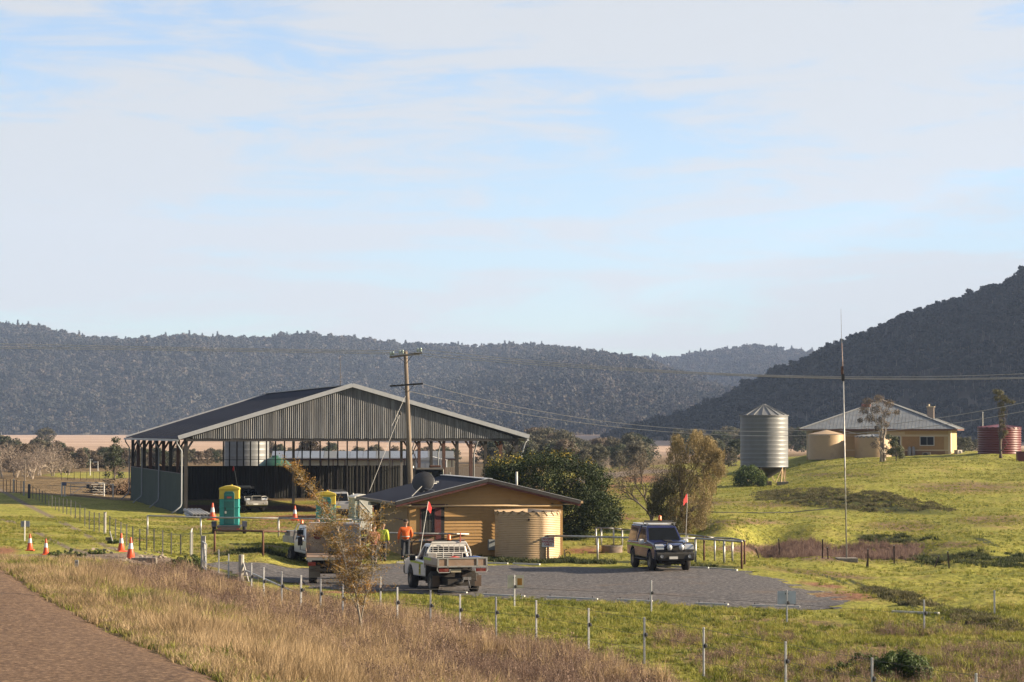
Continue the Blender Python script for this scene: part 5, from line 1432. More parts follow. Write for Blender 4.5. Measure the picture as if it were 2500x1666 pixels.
# ------------------------------------------------------------------ vehicles (local +X is forward)
def paint(nm, c, dirt=(.30, .19, .12), da=.3, rough=.3, coat=.4): return mat(nm, c, rough, 0, var=.06, scale=1.5, dirt=dirt, dirt_amt=da, coat=coat)
P_WHITE = paint("dusty_white_paint", (.92, .91, .90), (.55, .42, .32), .12)
P_BLUE = paint("dark_blue_paint", (.010, .016, .10), (.05, .045, .06), .12, .25, .3)
P_DARK = paint("charcoal_paint", (.03, .032, .038), (.08, .06, .05), .2)
P_GREEN = paint("dark_green_paint", (.02, .035, .028), (.07, .06, .045), .4)
M_DUST = mat("dusty_brown_alloy", (.33, .22, .155), .75, .1, var=.2, scale=3, dirt=(.42, .36, .30), dirt_amt=.35)
M_ALLOY = mat("bare_alloy", (.50, .49, .47), .4, .5, var=.15, dirt=(.35, .26, .2), dirt_amt=.3)
M_CHASSIS = mat("dusty_chassis", (.035, .028, .024), .85, .1, var=.4, dirt=(.14, .09, .06), dirt_amt=.2)
M_TYRE = mat("dusty_tyre", (.030, .026, .023), .9, var=.3, dirt=(.12, .08, .055), dirt_amt=.15)
M_RIM = mat("wheel_alloy", (.34, .32, .30), .4, .6, dirt=(.25, .17, .12), dirt_amt=.35)
M_LAMP = mat("clear_lamp", (.72, .74, .78), .1, .2, var=.1, spec=.8)
M_TAIL = mat("tail_lamp_red", (.17, .016, .012), .25, var=.2, dirt=(.35, .2, .14), dirt_amt=.4)
M_ORANGE = mat("orange_lens", (.85, .17, .015), .35, var=.05)
M_LIME = mat("lime_reflective_tape", (.55, .72, .05), .5, var=.05)
M_YPLATE = mat("yellow_sticker", (.78, .70, .05), .5, var=.05)
M_FLAG = mat("red_flag", (.75, .03, .03), .7, var=.1)
M_SEAT = mat("dark_interior", (.02, .02, .022), .9)
M_GLASSB = mat("reflective_tinted_glass", (.02, .028, .045), .08, .0, var=.1, spec=.35)
def arc(cx, cz, r, a0, a1, n=10):
    return [(cx + r * cos(a0 + (a1 - a0) * i / n), cz + r * sin(a0 + (a1 - a0) * i / n)) for i in range(n + 1)]
def wheel(T, x, y, r=.38, w=.26, side=1):
    g = part("wheel", MB().lathe([(r * .58, -w / 2), (r * .9, -w / 2), (r, -w * .34), (r, w * .34), (r * .9, w / 2), (r * .58, w / 2)], 28), M_TYRE, T, True, loc=(x, y, r), rot=(pi / 2, 0, 0))
    mb = MB().lathe([(.02, w * .30 * -side), (r * .2, -side * w * .34), (r * .5, -side * w * .18), (r * .6, -side * w * .46), (r * .6, side * w * .3)], 20)
    part("rim", mb, M_RIM, g)
    sp = MB()
    for k in range(6):
        a = k * pi / 3; sp.bar((r * .1 * cos(a), r * .1 * sin(a), -side * w * .34), (r * .56 * cos(a), r * .56 * sin(a), -side * w * .36), .07, .03)
    part("spokes", sp, M_RIM, g)
def hexa(mb, top, bot):
    """solid between two equal-length point loops"""
    n = len(top); mb.add(list(bot) + list(top), [tuple(reversed(range(n))), tuple(range(n, 2 * n))] + [(i, (i + 1) % n, n + (i + 1) % n, n + i) for i in range(n)])
def lower_body(T, pnt, x_rear, x_front=2.42, xf=1.55, xr=-1.5, zb=.48, belt=1.05, hood=1.09, w=.88, has_rear=True, arch=.46):
    prof = [(x_rear, zb + .05)]
    if has_rear: prof += arc(xr, .40, arch, pi - .2, .2, 10)
    prof += arc(xf, .40, arch, pi - .2, .2, 10)
    prof += [(x_front - .02, zb - .02), (x_front + .05, .62), (x_front + .03, hood - .16), (x_front - .12, hood - .06), (x_front - .5, hood + .02), (.98, hood + .10), (.90, belt + .05), (x_rear, belt)]
    return part("body", MB().prism(prof, "y", -w, w), pnt, T, bevel=.05)
def cabin(T, pnt, x0, x1, xt0, xt1, zb, zt, w=.83, wt=.66, name="cab", panes=(), rear_glass=True, roofm=None):
    """greenhouse: base x0..x1, roof xt0..xt1"""
    bot = [(x0, -w, zb), (x1, -w, zb), (x1, w, zb), (x0, w, zb)]; top = [(xt0, -wt, zt), (xt1, -wt, zt), (xt1, wt, zt), (xt0, wt, zt)]
    mb = MB(); hexa(mb, top, bot); c = part(name, mb, pnt, T, bevel=.045)
    def on_side(x, z, s):
        t = (z - zb) / (zt - zb); return (x, s * (w + (wt - w) * t + .008), z)
    for s in (-1, 1):
        for (xa, xb, ta, tb, za, zc) in panes:
            v = [on_side(xa, za, s), on_side(xb, za, s), on_side(tb, zc, s), on_side(ta, zc, s)]
            v2 = [(p[0], p[1] - s * .03, p[2]) for p in v]; mb = MB(); hexa(mb, v, v2); part("side_window", mb, M_GLASSB, T)
    def slope(xa, xb, t0, t1, s):
        f = lambda t: (xa + (xb - xa) * t, w + (wt - w) * t, zb + (zt - zb) * t)
        a, b2 = f(t0), f(t1); q = .012 * s
        v = [(a[0] + q, -a[1] + .1, a[2]), (a[0] + q, a[1] - .1, a[2]), (b2[0] + q, b2[1] - .07, b2[2]), (b2[0] + q, -b2[1] + .07, b2[2])]
        mb = MB(); hexa(mb, v, [(p[0] - .03 * s, p[1], p[2]) for p in v]); return mb
    part("windscreen", slope(x1, xt1, .06, .90, 1), M_GLASS, T)
    if rear_glass: part("rear_window", slope(x0, xt0, .2, .85, -1), M_GLASS, T)
    return c
def mirrors(T, x, z, w=.86, m=M_BLACK):
    for s in (-1, 1):
        part("mirror", MB().box((x, s * (w + .14), z), (.12, .22, .19)), m, T, bevel=.03)
def flag_pole(T, a, b, flag=True, tri=False, size=.42):
    p = part("flag_pole", MB().tube([a, b], .012, 5), M_WHITE, T)
    if flag:
        a, b = Vector(a), Vector(b); d = (a - b).normalized()
        mb = MB()
        if tri: mb.add([b, b + d * size * .9, b + d * size * .45 + Vector((.0, size * .9, 0)), b + Vector((.02, 0, 0)), b + d * size * .9 + Vector((.02, 0, 0)), b + d * size * .45 + Vector((.02, size * .9, 0))], [(0, 1, 2), (5, 4, 3), (0, 2, 5, 3), (1, 0, 3, 4), (2, 1, 4, 5)])
        else:
            n = 8
            for i in range(n + 1):
                t = i / n; wv = .05 * sin(t * 5); q = b + d * size * (.05 + t * .35) + Vector((.06 * t, -t * size * .42, wv))
                mb.v += [tuple(q), tuple(q + d * size * (.75 - .25 * t) + Vector((.02, 0, .0)))]
            for i in range(n): mb.f.append((2 * i, 2 * i + 1, 2 * i + 3, 2 * i + 2))
        part("flag", mb, M_FLAG, T)
def beacon(T, x, y, z):
    part("beacon", MB().lathe([(.08, 0), (.085, .03), (.075, .05), (.075, .16), (.05, .19), (0, .2)], 14, (x, y, z)), M_ORANGE, T, True)
def bull_bar(T, xf, m, w=.86, lamps=True, z0=.45, hoop=True):
    b = part("bull_bar", MB().prism([(xf, z0), (xf + .28, z0 + .06), (xf + .30, z0 + .32), (xf + .1, z0 + .40), (xf, z0 + .40)], "y", -w, w), m, T, bevel=.04)
    if hoop:
        mb = MB()
        for s in (-1, 1):
            mb.tube([(xf + .2, s * .38, z0 + .38), (xf + .22, s * .38, z0 + .66), (xf + .15, s * .34, z0 + .74)], .03, 6)
            mb.tube([(xf + .22, s * .40, z0 + .42), (xf + .2, s * .84, z0 + .42), (xf + .05, s * .90, z0 + .62), (xf - .0, s * .86, z0 + .70), (xf + .12, s * .6, z0 + .72), (xf + .2, s * .4, z0 + .70)], .026, 6)
        mb.tube([(xf + .15, -.34, z0 + .74), (xf + .15, .34, z0 + .74)], .03, 6)
        part("hoops", mb, m, b)
    part("number_plate", MB().box((xf + .31, -.1, z0 + .14), (.012, .38, .1)), M_WHITE, T)
    for s in (-1, 1):
        part("fog_lamp", MB().lathe([(0, 0), (.07, 0), (.07, .02)], 14), M_LAMP, T, loc=(xf + .30, s * .62, z0 + .20), rot=(0, pi / 2, 0))
    if lamps:
        for s in (-1, 1):
            part("spot_lamp", MB().lathe([(.0, .06), (.11, .05), (.12, .0), (.06, -.10), (0, -.1)], 18), M_LAMP, T, True, loc=(xf + .26, s * .27, z0 + .54), rot=(0, pi / 2, 0))
def front_face(T, xf, z=.95, grille_m=M_BLACK):
    part("grille", MB().box((xf - .01, 0, z - .04), (.10, .78, .20)), grille_m, T, bevel=.01)
    for s in (-1, 1):
        part("headlight", MB().prism([(xf - .22, z - .10), (xf + .035, z - .10), (xf + .02, z + .07), (xf - .18, z + .10)], "y", s * .46, s * .875), M_LAMP, T, bevel=.015)
def chassis(T, xa, xb, z=.42):
    mb = MB(); mb.box(((xa + xb) / 2, 0, z), (xb - xa, 1.0, .24)); mb.box((-1.5, 0, .38), (.22, 1.4, .2)); mb.box((1.5, 0, .38), (.22, 1.4, .2)); mb.box((-.3, .45, .42), (1.0, .35, .3))
    part("chassis", mb, M_CHASSIS, T)
def text_part(name, s, size, m, T, loc, rot, extrude=.002, align="CENTER", bold=0.0):
    cu = bpy.data.curves.new(name, "FONT"); cu.body = s; cu.size = size; cu.extrude = extrude; cu.align_x = align; cu.align_y = "CENTER"; cu.offset = bold
    cu.space_line = .92
    cu.materials.append(m); o0 = bpy.data.objects.new(name, cu); COL.objects.link(o0); dg = bpy.context.evaluated_depsgraph_get(); me = bpy.data.meshes.new_from_object(o0.evaluated_get(dg)); bpy.data.objects.remove(o0); me.name = name
    o = link(name, me, T, loc, rot)
    return o
M_INK = mat("black_ink", (.02, .02, .02), .6); M_REDINK = mat("red_ink", (.42, .015, .05), .6)

# --- blue ute with canopy
p = hit(1613, 1391)
BU = thing("blue_ute", "dark blue ute with white topped canopy, black bull bar and tall flag beside the gravel", "ute", (p.x + .0, p.y + .55, G(p.x, p.y + .55)), radians(-79))
lower_body(BU, P_BLUE, -2.55)
cabin(BU, P_BLUE, -.82, .98, -.66, .22, 1.04, 1.72, panes=((-.70, -.02, -.60, -.08, 1.12, 1.60), (.02, .62, -.02, .16, 1.12, 1.60)), rear_glass=False)
mb = MB(); hexa(mb, [(-2.38, -.70, 1.72), (-.72, -.68, 1.74), (-.72, .68, 1.74), (-2.38, .70, 1.72)], [(-2.54, -.85, 1.04), (-.86, -.85, 1.04), (-.86, .85, 1.04), (-2.54, .85, 1.04)])
part("canopy", mb, P_BLUE, BU, bevel=.05)
part("canopy_roof", MB().box((-1.35, 0, 1.755), (2.0, 1.30, .05)), P_WHITE, BU, bevel=.02)
for s in (-1, 1):
    q = lambda x, z: (x, s * (.86 - .17 * (z - 1.04) / .7), z)
    v = [q(-2.30, 1.16), q(-1.1, 1.16), q(-1.1, 1.60), q(-2.2, 1.60)]; mb = MB(); hexa(mb, v, [(a, b - s * .03, c) for a, b, c in v]); part("side_window", mb, M_GLASSB, BU)
    mb = MB(); q2 = [(-2.52, s * .892, .98), (2.0, s * .892, .96), (2.0, s * .892, .90), (-2.52, s * .892, .90)]; hexa(mb, q2, [(a, b - s * .02, c) for a, b, c in q2]); part("reflective_stripe", mb, M_LIME, BU)
    part("side_step", MB().box((0, s * .9, .42), (2.0, .12, .06)), M_BLACK, BU, bevel=.02)
    part("roof_mark", MB().box((-.3, s * .62, 1.76), (.9, .03, .03)), M_BLACK, BU)
mb = MB()
for x in (-.5, .15): mb.bar((x, -.7, 1.84), (x, .7, 1.84), .05, .03); mb.bar((x, -.62, 1.74), (x, -.62, 1.84), .05); mb.bar((x, .62, 1.74), (x, .62, 1.84), .05)
part("roof_rack", mb, M_ALLOY, BU)
part("light_bar", MB().box((-.2, 0, 1.90), (.12, 1.35, .06)), M_BLACK, BU, bevel=.02); beacon(BU, -.2, .05, 1.93)
part("bonnet_scoop", MB().box((1.35, 0, 1.17), (.3, .34, .05)), M_BLACK, BU, bevel=.02)
front_face(BU, 2.45, .97); bull_bar(BU, 2.44, M_BLACK, z0=.42); mirrors(BU, .62, 1.12, m=P_WHITE); chassis(BU, -2.4, 2.4)
for x in (-1.5, 1.55):
    for s in (-1, 1): wheel(BU, x, s * .76, side=s * 1)
flag_pole(BU, (2.6, .46, .9), (2.66, .56, 3.05), size=.46)
BU.scale = (.97, .95, 1.06)

# --- white ute with tray
p = hit(1040, 1446)
WU = thing("white_ute", "dusty white ute with alloy tray, mesh headboard and orange beacon parked facing the cottage", "ute", (p.x + .62, p.y + 1.1, G(p.x, p.y + 1) + .0), radians(106))
WU.scale = (1.03, 1.03, 1.06)
lower_body(WU, P_WHITE, -.72, has_rear=False)
cabin(WU, P_WHITE, -.76, 1.0, -.62, .18, 1.04, 1.68, panes=((-.66, -.22, -.58, -.24, 1.12, 1.58), (-.12, .66, -.16, .12, 1.10, 1.58)))
part("tray_floor", MB().box((-1.75, 0, .99), (1.95, 1.86, .06)), M_DUST, WU)
for s in (-1, 1):
    part("side_board", MB().box((-1.75, s * .92, 1.15), (1.95, .035, .26)), M_ALLOY, WU, bevel=.01)
    part("reflective_stripe", MB().box((-1.35, s * .945, 1.20), (1.0, .012, .08)), M_LIME, WU)
    part("reflective_stripe", MB().box((.55, s * .884, .99), (1.9, .012, .07)), M_LIME, WU)
    part("mudflap", MB().box((-1.96, s * .78, .44), (.03, .26, .38)), mat("brown_mudflap", (.13, .085, .06), .9, var=.3), WU)
    mb = MB(); mb.tube([(-2.74, s * .46, .90), (-2.76, s * .48, .78), (-2.76, s * .88, .78), (-2.74, s * .93, .86), (-2.74, s * .93, .96)], .02, 6); part("lamp_guard", mb, M_ALLOY, WU)
    part("tail_light", MB().box((-2.73, s * .69, .86), (.05, .36, .11)), M_TAIL, WU)
    mb = MB()
    for i in range(4): mb.bar((-.9 - i * .28, s * .93, .98), (-.9 - i * .28, s * .93, .80 if i % 2 else .86), .02)
    part("rope_rail", mb, M_CHASSIS, WU)
tb = part("tail_board", MB().box((-2.72, 0, 1.13), (.035, 1.72, .28)), M_DUST, WU)
mb = MB(); mb.box((-2.745, 0, 1.275), (.03, 1.86, .05)); mb.box((-2.745, 0, .985), (.04, 1.86, .05))
for y in (-.90, -.55, .55, .90): mb.box((-2.75, y, 1.13), (.03, .06, .28))
part("frame", mb, M_ALLOY, tb)
# headboard
mb = MB(); hb = lambda y, z: (-.80 - .0 * z, y, z)
mb.tube([hb(-.86, 1.0), hb(-.80, 1.45), hb(-.64, 1.74), hb(.64, 1.74), hb(.80, 1.45), hb(.86, 1.0)], .035, 6)
mb.bar(hb(-.84, 1.38), hb(.84, 1.38), .05); mb.bar(hb(-.70, 1.68), hb(.70, 1.68), .05)
for k in range(7): mb.bar(hb(-.6 + .2 * k, 1.38), hb(-.6 + .2 * k, 1.70), .02)
for z in (1.46, 1.54, 1.62): mb.bar(hb(-.72, z), hb(.72, z), .014)
for z in (1.07, 1.13, 1.19, 1.25, 1.31): mb.bar((-.84, -.5, z), (-.84, .6, z), .022)
for y in (-.5, -.14, .22, .6): mb.bar((-.84, y, 1.02), (-.84, y, 1.38), .035)
hbm = part("headboard", mb, M_WHITE, WU)
part("toolbox", MB().box((-1.02, .72, 1.2), (.36, .34, .36)), M_ALLOY, WU, bevel=.02)
part("dash_cover", MB().box((-.1, 0, 1.12), (.8, 1.3, .2)), M_SEAT, WU)
part("load_bag", MB().lathe([(.0, 0), (.28, .02), (.34, .12), (.2, .22), (0, .26)], 14, (-1.15, -.1, 1.02)), M_RED, WU, True)
part("blue_drum", MB().lathe([(0, 0), (.28, 0), (.29, .04), (.29, .24), (.27, .27), (0, .28)], 20, (-2.0, -.58, 1.02)), mat("blue_plastic", (.03, .08, .30), .5), WU, True)
part("roof_rack", MB().box((-.35, 0, 1.78), (.12, 1.42, .06)), M_BLACK, WU, bevel=.02); beacon(WU, -.35, -.12, 1.81)
for y in (-.6, .6): part("rack_light", MB().box((-.36, y, 1.82), (.10, .22, .05)), mat("pink_grey_lens", (.35, .20, .18), .3), WU)
part("aerial", MB().tube([(-.85, -.42, 1.75), (-.85, -.42, 2.1)], .022, 6), mat("red_white_aerial", (.5, .10, .07), .5), WU)
chassis(WU, -2.6, 2.35)
part("under_tray_shade", MB().box((-.80, 0, .66), (.1, 1.74, .56)), M_CHASSIS, WU)  # added dark panel over the white cab back, stands for shade under the tray
part("fuel_tank", MB().box((-1.9, -.35, .62), (.9, .6, .36)), M_CHASSIS, WU, bevel=.05)
part("spare_wheel", MB().lathe([(0, -.1), (.3, -.1), (.35, 0), (.3, .1), (0, .1)], 20, (-2.3, .1, .42)), M_TYRE, WU, True)
part("number_plate", MB().box((-2.66, .22, .84), (.015, .38, .12)), mat("dusty_plate", (.40, .35, .25), .6), WU)
mb = MB(); mb.tube([(-2.3, 0, .5), (-2.85, 0, .48)], .03, 6); mb.box((-2.6, -.2, .56), (.12, .3, .1)); mb.tube([(-2.75, -.2, .6), (-2.8, -.24, .38), (-2.76, -.28, .25)], .018, 5)
part("tow_hitch", mb, M_STEELGR, WU)
front_face(WU, 2.45); bull_bar(WU, 2.44, M_BLACK, lamps=False); mirrors(WU, .68, 1.14)
st = part("door_sticker", MB().box((.05, .888, .78), (.22, .012, .42)), M_YPLATE, WU)
text_part("lettering", "LV", .15, M_INK, WU, (.05, .897, .88), (pi / 2, 0, pi), bold=.004); text_part("lettering", "72", .17, M_INK, WU, (.05, .897, .70), (pi / 2, 0, pi), bold=.004)
for x in (-1.5, 1.55):
    for s in (-1, 1): wheel(WU, x, s * .76, side=s)
flag_pole(WU, (.95, .70, 1.05), (1.08, .30, 3.15), size=.44)

# --- tray truck seen from behind
p = hit(765, 1428)
TK = thing("tray_truck", "white tray truck seen from behind with cream headboard and long side mirror", "truck", (p.x + .62, p.y + 2.2, G(p.x + .6, p.y + 1)), radians(95))
part("cab", MB().prism([(1.1, .7), (2.9, .6), (2.95, 1.2), (2.75, 2.15), (2.55, 2.28), (1.15, 2.28)], "y", -.98, .98), P_WHITE, TK, bevel=.07)
part("windscreen", MB().prism([(2.93, 1.3), (2.97, 1.3), (2.80, 2.08), (2.76, 2.08)], "y", -.85, .85), M_GLASS, TK)
for s in (-1, 1):
    part("side_window", MB().prism([(1.75, 1.35), (2.75, 1.35), (2.62, 2.05), (1.75, 2.05)], "y", s * .97, s * .995), M_GLASSB, TK)
    arm = MB(); arm.tube([(2.75, s * .98, 2.05), (2.8, s * 1.28, 2.02), (2.8, s * 1.30, 1.15), (2.75, s * .98, 1.1)], .018, 6); m_ = part("mirror_arm", arm, M_BLACK, TK)
    part("mirror", MB().box((2.8, s * 1.30, 1.86), (.07, .26, .20)), M_BLACK, m_, bevel=.02); part("mirror", MB().box((2.8, s * 1.30, 1.5), (.06, .20, .36)), M_GLASSB, m_, bevel=.02)
part("tray_floor", MB().box((-.95, 0, 1.07), (3.9, 2.18, .12)), M_DUST, TK)
part("tray_edge", MB().box((-2.92, 0, 1.05), (.05, 2.2, .10)), M_ALLOY, TK)
part("headboard", MB().box((.86, .0, 1.72), (.06, 2.14, 1.2)), mat("cream_headboard", (.55, .42, .30), .7, var=.12, dirt=(.30, .12, .08), dirt_amt=.35), TK)
part("tool_locker", MB().box((.35, -.5, 1.72), (.8, 1.14, 1.16)), mat("blue_grey_locker", (.16, .18, .22), .5, .2, dirt=(.2, .13, .1)), TK, bevel=.03)
part("grab_rail", MB().tube([(-.1, -1.02, 1.2), (-.15, -1.06, 1.25), (-.15, -1.06, 1.75), (-.1, -1.02, 1.8)], .02, 6), M_WHITE, TK)
mb = MB()
for y in (-1.08, 1.08): mb.box((-.95, y, 1.24), (3.7, .03, .22))
part("side_boards", mb, M_DUST, TK, kind=None)
for s in (-1, 1):
    part("tail_light", MB().box((-2.94, s * .88, .86), (.05, .30, .14)), M_TAIL, TK)
    part("mudflap", MB().box((-2.2, s * .76, .52), (.03, .44, .46)), mat("pale_mudflap", (.30, .26, .22), .8), TK)
mb = MB(); mb.box((-.6, 0, .75), (4.4, .8, .3)); mb.box((-1.5, 0, .55), (.3, 1.5, .28)); mb.box((-.2, .6, .65), (1.1, .5, .45)); mb.box((-2.85, 0, .62), (.08, 1.9, .12))
part("chassis", mb, M_CHASSIS, TK)
for x in (-1.6, 2.2):
    for s in (-1, 1): wheel(TK, x, s * .82, .42, .32 if x < 0 else .24, side=s)
part("load", MB().lathe([(0, 0), (.4, .0), (.45, .2), (.3, .42), (0, .5)], 12, (-1.2, -.2, 1.13)), M_STEELDK, TK, True)
mb = MB(); mb.lathe([(.0, 0), (.17, 0), (.17, .02)], 18); e_ = part("emblem", mb, mat("dark_red_emblem", (.20, .03, .03), .7), TK, loc=(.82, .62, 1.82), rot=(0, -pi / 2, 0))

# --- white four wheel drive half hidden behind the truck
p = hit(733, 1374)
W4 = thing("white_utility", "white ute facing the road, half hidden behind the tray truck", "ute", (p.x + .75, p.y + .6, G(p.x + .7, p.y)), radians(-69))
lower_body(W4, P_WHITE, -.85, has_rear=False)
cabin(W4, P_WHITE, -.9, 1.0, -.75, .2, 1.04, 1.75, panes=((-.78, -.12, -.66, -.16, 1.12, 1.63), (-.04, .66, -.08, .14, 1.12, 1.63)))
part("tray_floor", MB().box((-1.75, 0, .95), (1.75, 1.8, .07)), M_ALLOY, W4)
mb = MB(); mb.tube([(-1.02, -.88, .98), (-1.0, -.8, 1.5), (-.98, -.66, 1.78), (-.98, .66, 1.78), (-1.0, .8, 1.5), (-1.02, .88, .98)], .035, 6); mb.bar((-1, -.8, 1.4), (-1, .8, 1.4), .04)
part("headboard", mb, M_ALLOY, W4)
part("tray_box", MB().box((-2.1, -.45, 1.2), (.9, .8, .5)), M_STEELGR, W4, bevel=.02)
for s in (-1, 1): part("side_board", MB().box((-1.75, s * .9, 1.1), (1.7, .03, .24)), M_ALLOY, W4)
front_face(W4, 2.45, .95, M_WHITE); bull_bar(W4, 2.44, M_ALLOY, lamps=False); mirrors(W4, .68, 1.14, m=P_WHITE); chassis(W4, -2.5, 2.35)
part("roof_bar", MB().box((-.45, 0, 1.81), (.1, 1.2, .05)), M_BLACK, W4); beacon(W4, -.5, -.62, 1.8)
for x in (-1.5, 1.55):
    for s in (-1, 1): wheel(W4, x, s * .76, side=s)

# --- ute inside the shed, silver bull bar
p = at(585, 1250, 186)
DU = thing("dark_ute", "dark ute with silver bull bar and roll frame inside the shed, behind the trailer toilet", "ute", (p.x - .3, 193, G(p.x, 193) + .5), radians(-66))
DU.location.z = .05
lower_body(DU, P_DARK, -2.5); cabin(DU, P_DARK, -.7, 1.0, -.55, .2, 1.04, 1.70, panes=((-.6, .0, -.5, -.1, 1.12, 1.6), (.06, .6, .02, .14, 1.12, 1.6)))
mb = MB(); mb.tube([(-.8, -.84, 1.04), (-.78, -.76, 1.6), (-.75, -.6, 1.86), (-.75, .6, 1.86), (-.78, .76, 1.6), (-.8, .84, 1.04)], .045, 6); mb.bar((-.76, -.6, 1.78), (.2, -.6, 1.80), .04); mb.bar((-.76, .6, 1.78), (.2, .6, 1.80), .04); mb.bar((.2, -.6, 1.8), (.2, .6, 1.8), .04)
part("roll_frame", mb, M_ALLOY, DU)
front_face(DU, 2.45); bull_bar(DU, 2.44, M_ALLOY, lamps=False); mirrors(DU, .66, 1.14); chassis(DU, -2.4, 2.35)
for x in (-1.5, 1.55):
    for s in (-1, 1): wheel(DU, x, s * .76, side=s)
flag_pole(DU, (1.2, -.85, 1.0), (1.0, -1.25, 3.4), size=.38)
# --- silver wagon seen from behind with red triangle flag
p = at(815, 1245, 180)
SW = thing("silver_wagon", "silver wagon with dark rear window parked at the shed mouth behind the toilets", "wagon", (p.x, 180.5, G(p.x, 180.5)), radians(100))
M_SILV = paint("silver_paint", (.40, .41, .44), (.3, .2, .14), .2)
lower_body(SW, M_SILV, -2.4)
cabin(SW, M_SILV, -2.38, 1.0, -2.15, .2, 1.04, 1.82, w=.84, wt=.70, panes=((-2.2, -1.1, -2.0, -1.1, 1.12, 1.70), (-1.0, -.15, -1.0, -.15, 1.12, 1.70), (-.05, .65, -.05, .14, 1.12, 1.70)))
part("rear_hatch", MB().box((-2.43, 0, .78), (.05, 1.5, .45)), M_SILV, SW, bevel=.03)
part("number_plate", MB().box((-2.47, 0, .8), (.012, .38, .12)), M_YPLATE, SW)
part("roof_rack", MB().box((-.8, 0, 1.9), (1.9, 1.2, .05)), M_BLACK, SW, bevel=.02)
for s in (-1, 1): part("tail_light", MB().box((-2.40, s * .80, 1.02), (.07, .12, .3)), M_TAIL, SW)
part("bumper", MB().box((-2.45, 0, .55), (.16, 1.74, .2)), M_BLACK, SW, bevel=.03); chassis(SW, -2.3, 2.3); front_face(SW, 2.45); mirrors(SW, .66, 1.16)
for x in (-1.45, 1.5):
    for s in (-1, 1): wheel(SW, x, s * .76, side=s)
flag_pole(SW, (-2.45, .62, .9), (-2.5, .62, 2.0), tri=True, size=.75)
# --- dark truck cab standing in the shed behind the pole
p = at(1045, 1240, 205)
LT = thing("old_truck", "old dark green truck cab with exhaust stack standing in the shed behind the cottage roof", "truck", (p.x, 207, .0), radians(-84))
part("cab", MB().prism([(-.9, .9), (.9, .9), (.95, 2.0), (.7, 3.0), (.5, 3.12), (-.9, 3.12)], "y", -1.15, 1.15), P_GREEN, LT, bevel=.06)
part("windscreen", MB().prism([(.95, 2.05), (.99, 2.05), (.78, 2.92), (.74, 2.92)], "y", -1.0, 1.0), M_GLASS, LT)
part("sunlit_seat", MB().prism([(.99, 2.2), (1.0, 2.2), (.84, 2.75), (.83, 2.75)], "y", -.35, .15), mat("pale_seat_back", (.45, .48, .36), .8), LT)
part("sun_visor", MB().prism([(.6, 3.05), (1.1, 2.98), (1.1, 3.02), (.6, 3.12)], "y", -1.1, 1.1), M_STEELGR, LT)
part("bonnet", MB().prism([(.9, .9), (2.4, .9), (2.4, 1.75), (.9, 2.02)], "y", -.95, .95), mat("faded_grey_bonnet", (.17, .18, .18), .7, dirt=(.3, .26, .2)), LT, bevel=.08)
part("exhaust_stack", MB().tube([(-.7, -1.25, 1.0), (-.7, -1.25, 3.2), (-.8, -1.25, 3.35)], .07, 8), M_ALLOY, LT, True)
for s in (-1, 1): part("mirror", MB().box((1.0, s * 1.6, 2.4), (.06, .16, .7)), M_ALLOY, LT, bevel=.02)
part("roof_load", MB().box((.0, .5, 3.22), (.9, .9, .16)), M_RUST, LT, bevel=.03)
part("chassis", MB().box((-1.2, 0, .8), (6.5, .9, .35)), M_CHASSIS, LT)
for x in (1.6, -2.2, -3.5):
    for s in (-1, 1): wheel(LT, x, s * .98, .52, .3, side=s)
# ------------------------------------------------------------------ fences, rails, poles, cones, signs
def wire(mb, a, b, sag=.03, r=.004, n=6):
    a, b = Vector(a), Vector(b)
    pts = [a.lerp(b, i / n) - Vector((0, 0, sag * 4 * (i / n) * (1 - i / n))) for i in range(n + 1)]
    mb.tube(pts, r, 4, cap=False)
M_PICKET = mat("silver_steel_picket", (.85, .85, .85), .45, .1, var=.15, scale=8, dirt=(.25, .18, .12), dirt_amt=.25)
M_PICKGR = mat("dull_grey_picket", (.26, .25, .24), .7, .2, var=.2)
M_PICKDK = mat("old_dark_picket", (.11, .07, .055), .8, .2, var=.3)
M_INSUL = mat("black_insulator", (.02, .02, .022), .5)
M_POSTW = mat("weathered_white_paint", (.50, .48, .45), .8, var=.15, dirt=(.3, .25, .2), dirt_amt=.4)
def picket_mesh(h, m, w=.055):
    mb = MB(); mb.bar((0, 0, -.1), (0, 0, h), w, w * .25); mb.bar((0, -w * .3, -.1), (0, -w * .3, h), w * .28, w * .7); return mb.mesh("post", m)
def fence(name, label, pts, h, wires, pm, ins=False, wr=.0045, group=None):
    """pts: ground points of the posts"""
    T = thing(name, label, "fence", tuple(pts[0]), 0, group); O = Vector(pts[0])
    cache = {}
    for i, q in enumerate(pts):
        hh = h[i] if isinstance(h, (list, tuple)) else h
        key = round(hh, 2)
        if key not in cache: cache[key] = picket_mesh(key, pm)
        link("post", cache[key], T, Vector(q) - O, (0, 0, random.uniform(-.3, .3)))
        if ins:
            part("insulator", MB().lathe([(0, -.05), (.045, -.04), (.05, .02), (.02, .06)], 8, tuple(Vector(q) - O + Vector((.04, -.02, hh * .62)))), M_INSUL, T)
    for k, t in enumerate(wires):
        mb = MB()
        for a, b in zip(range(len(pts) - 1), range(1, len(pts))):
            ha = h[a] if isinstance(h, (list, tuple)) else h; hb_ = h[b] if isinstance(h, (list, tuple)) else h
            wire(mb, Vector(pts[a]) - O + Vector((0, 0, ha * t)), Vector(pts[b]) - O + Vector((0, 0, hb_ * t)), .015, wr, 3)
        part("wire", mb, M_WIREDK, T)
    return T
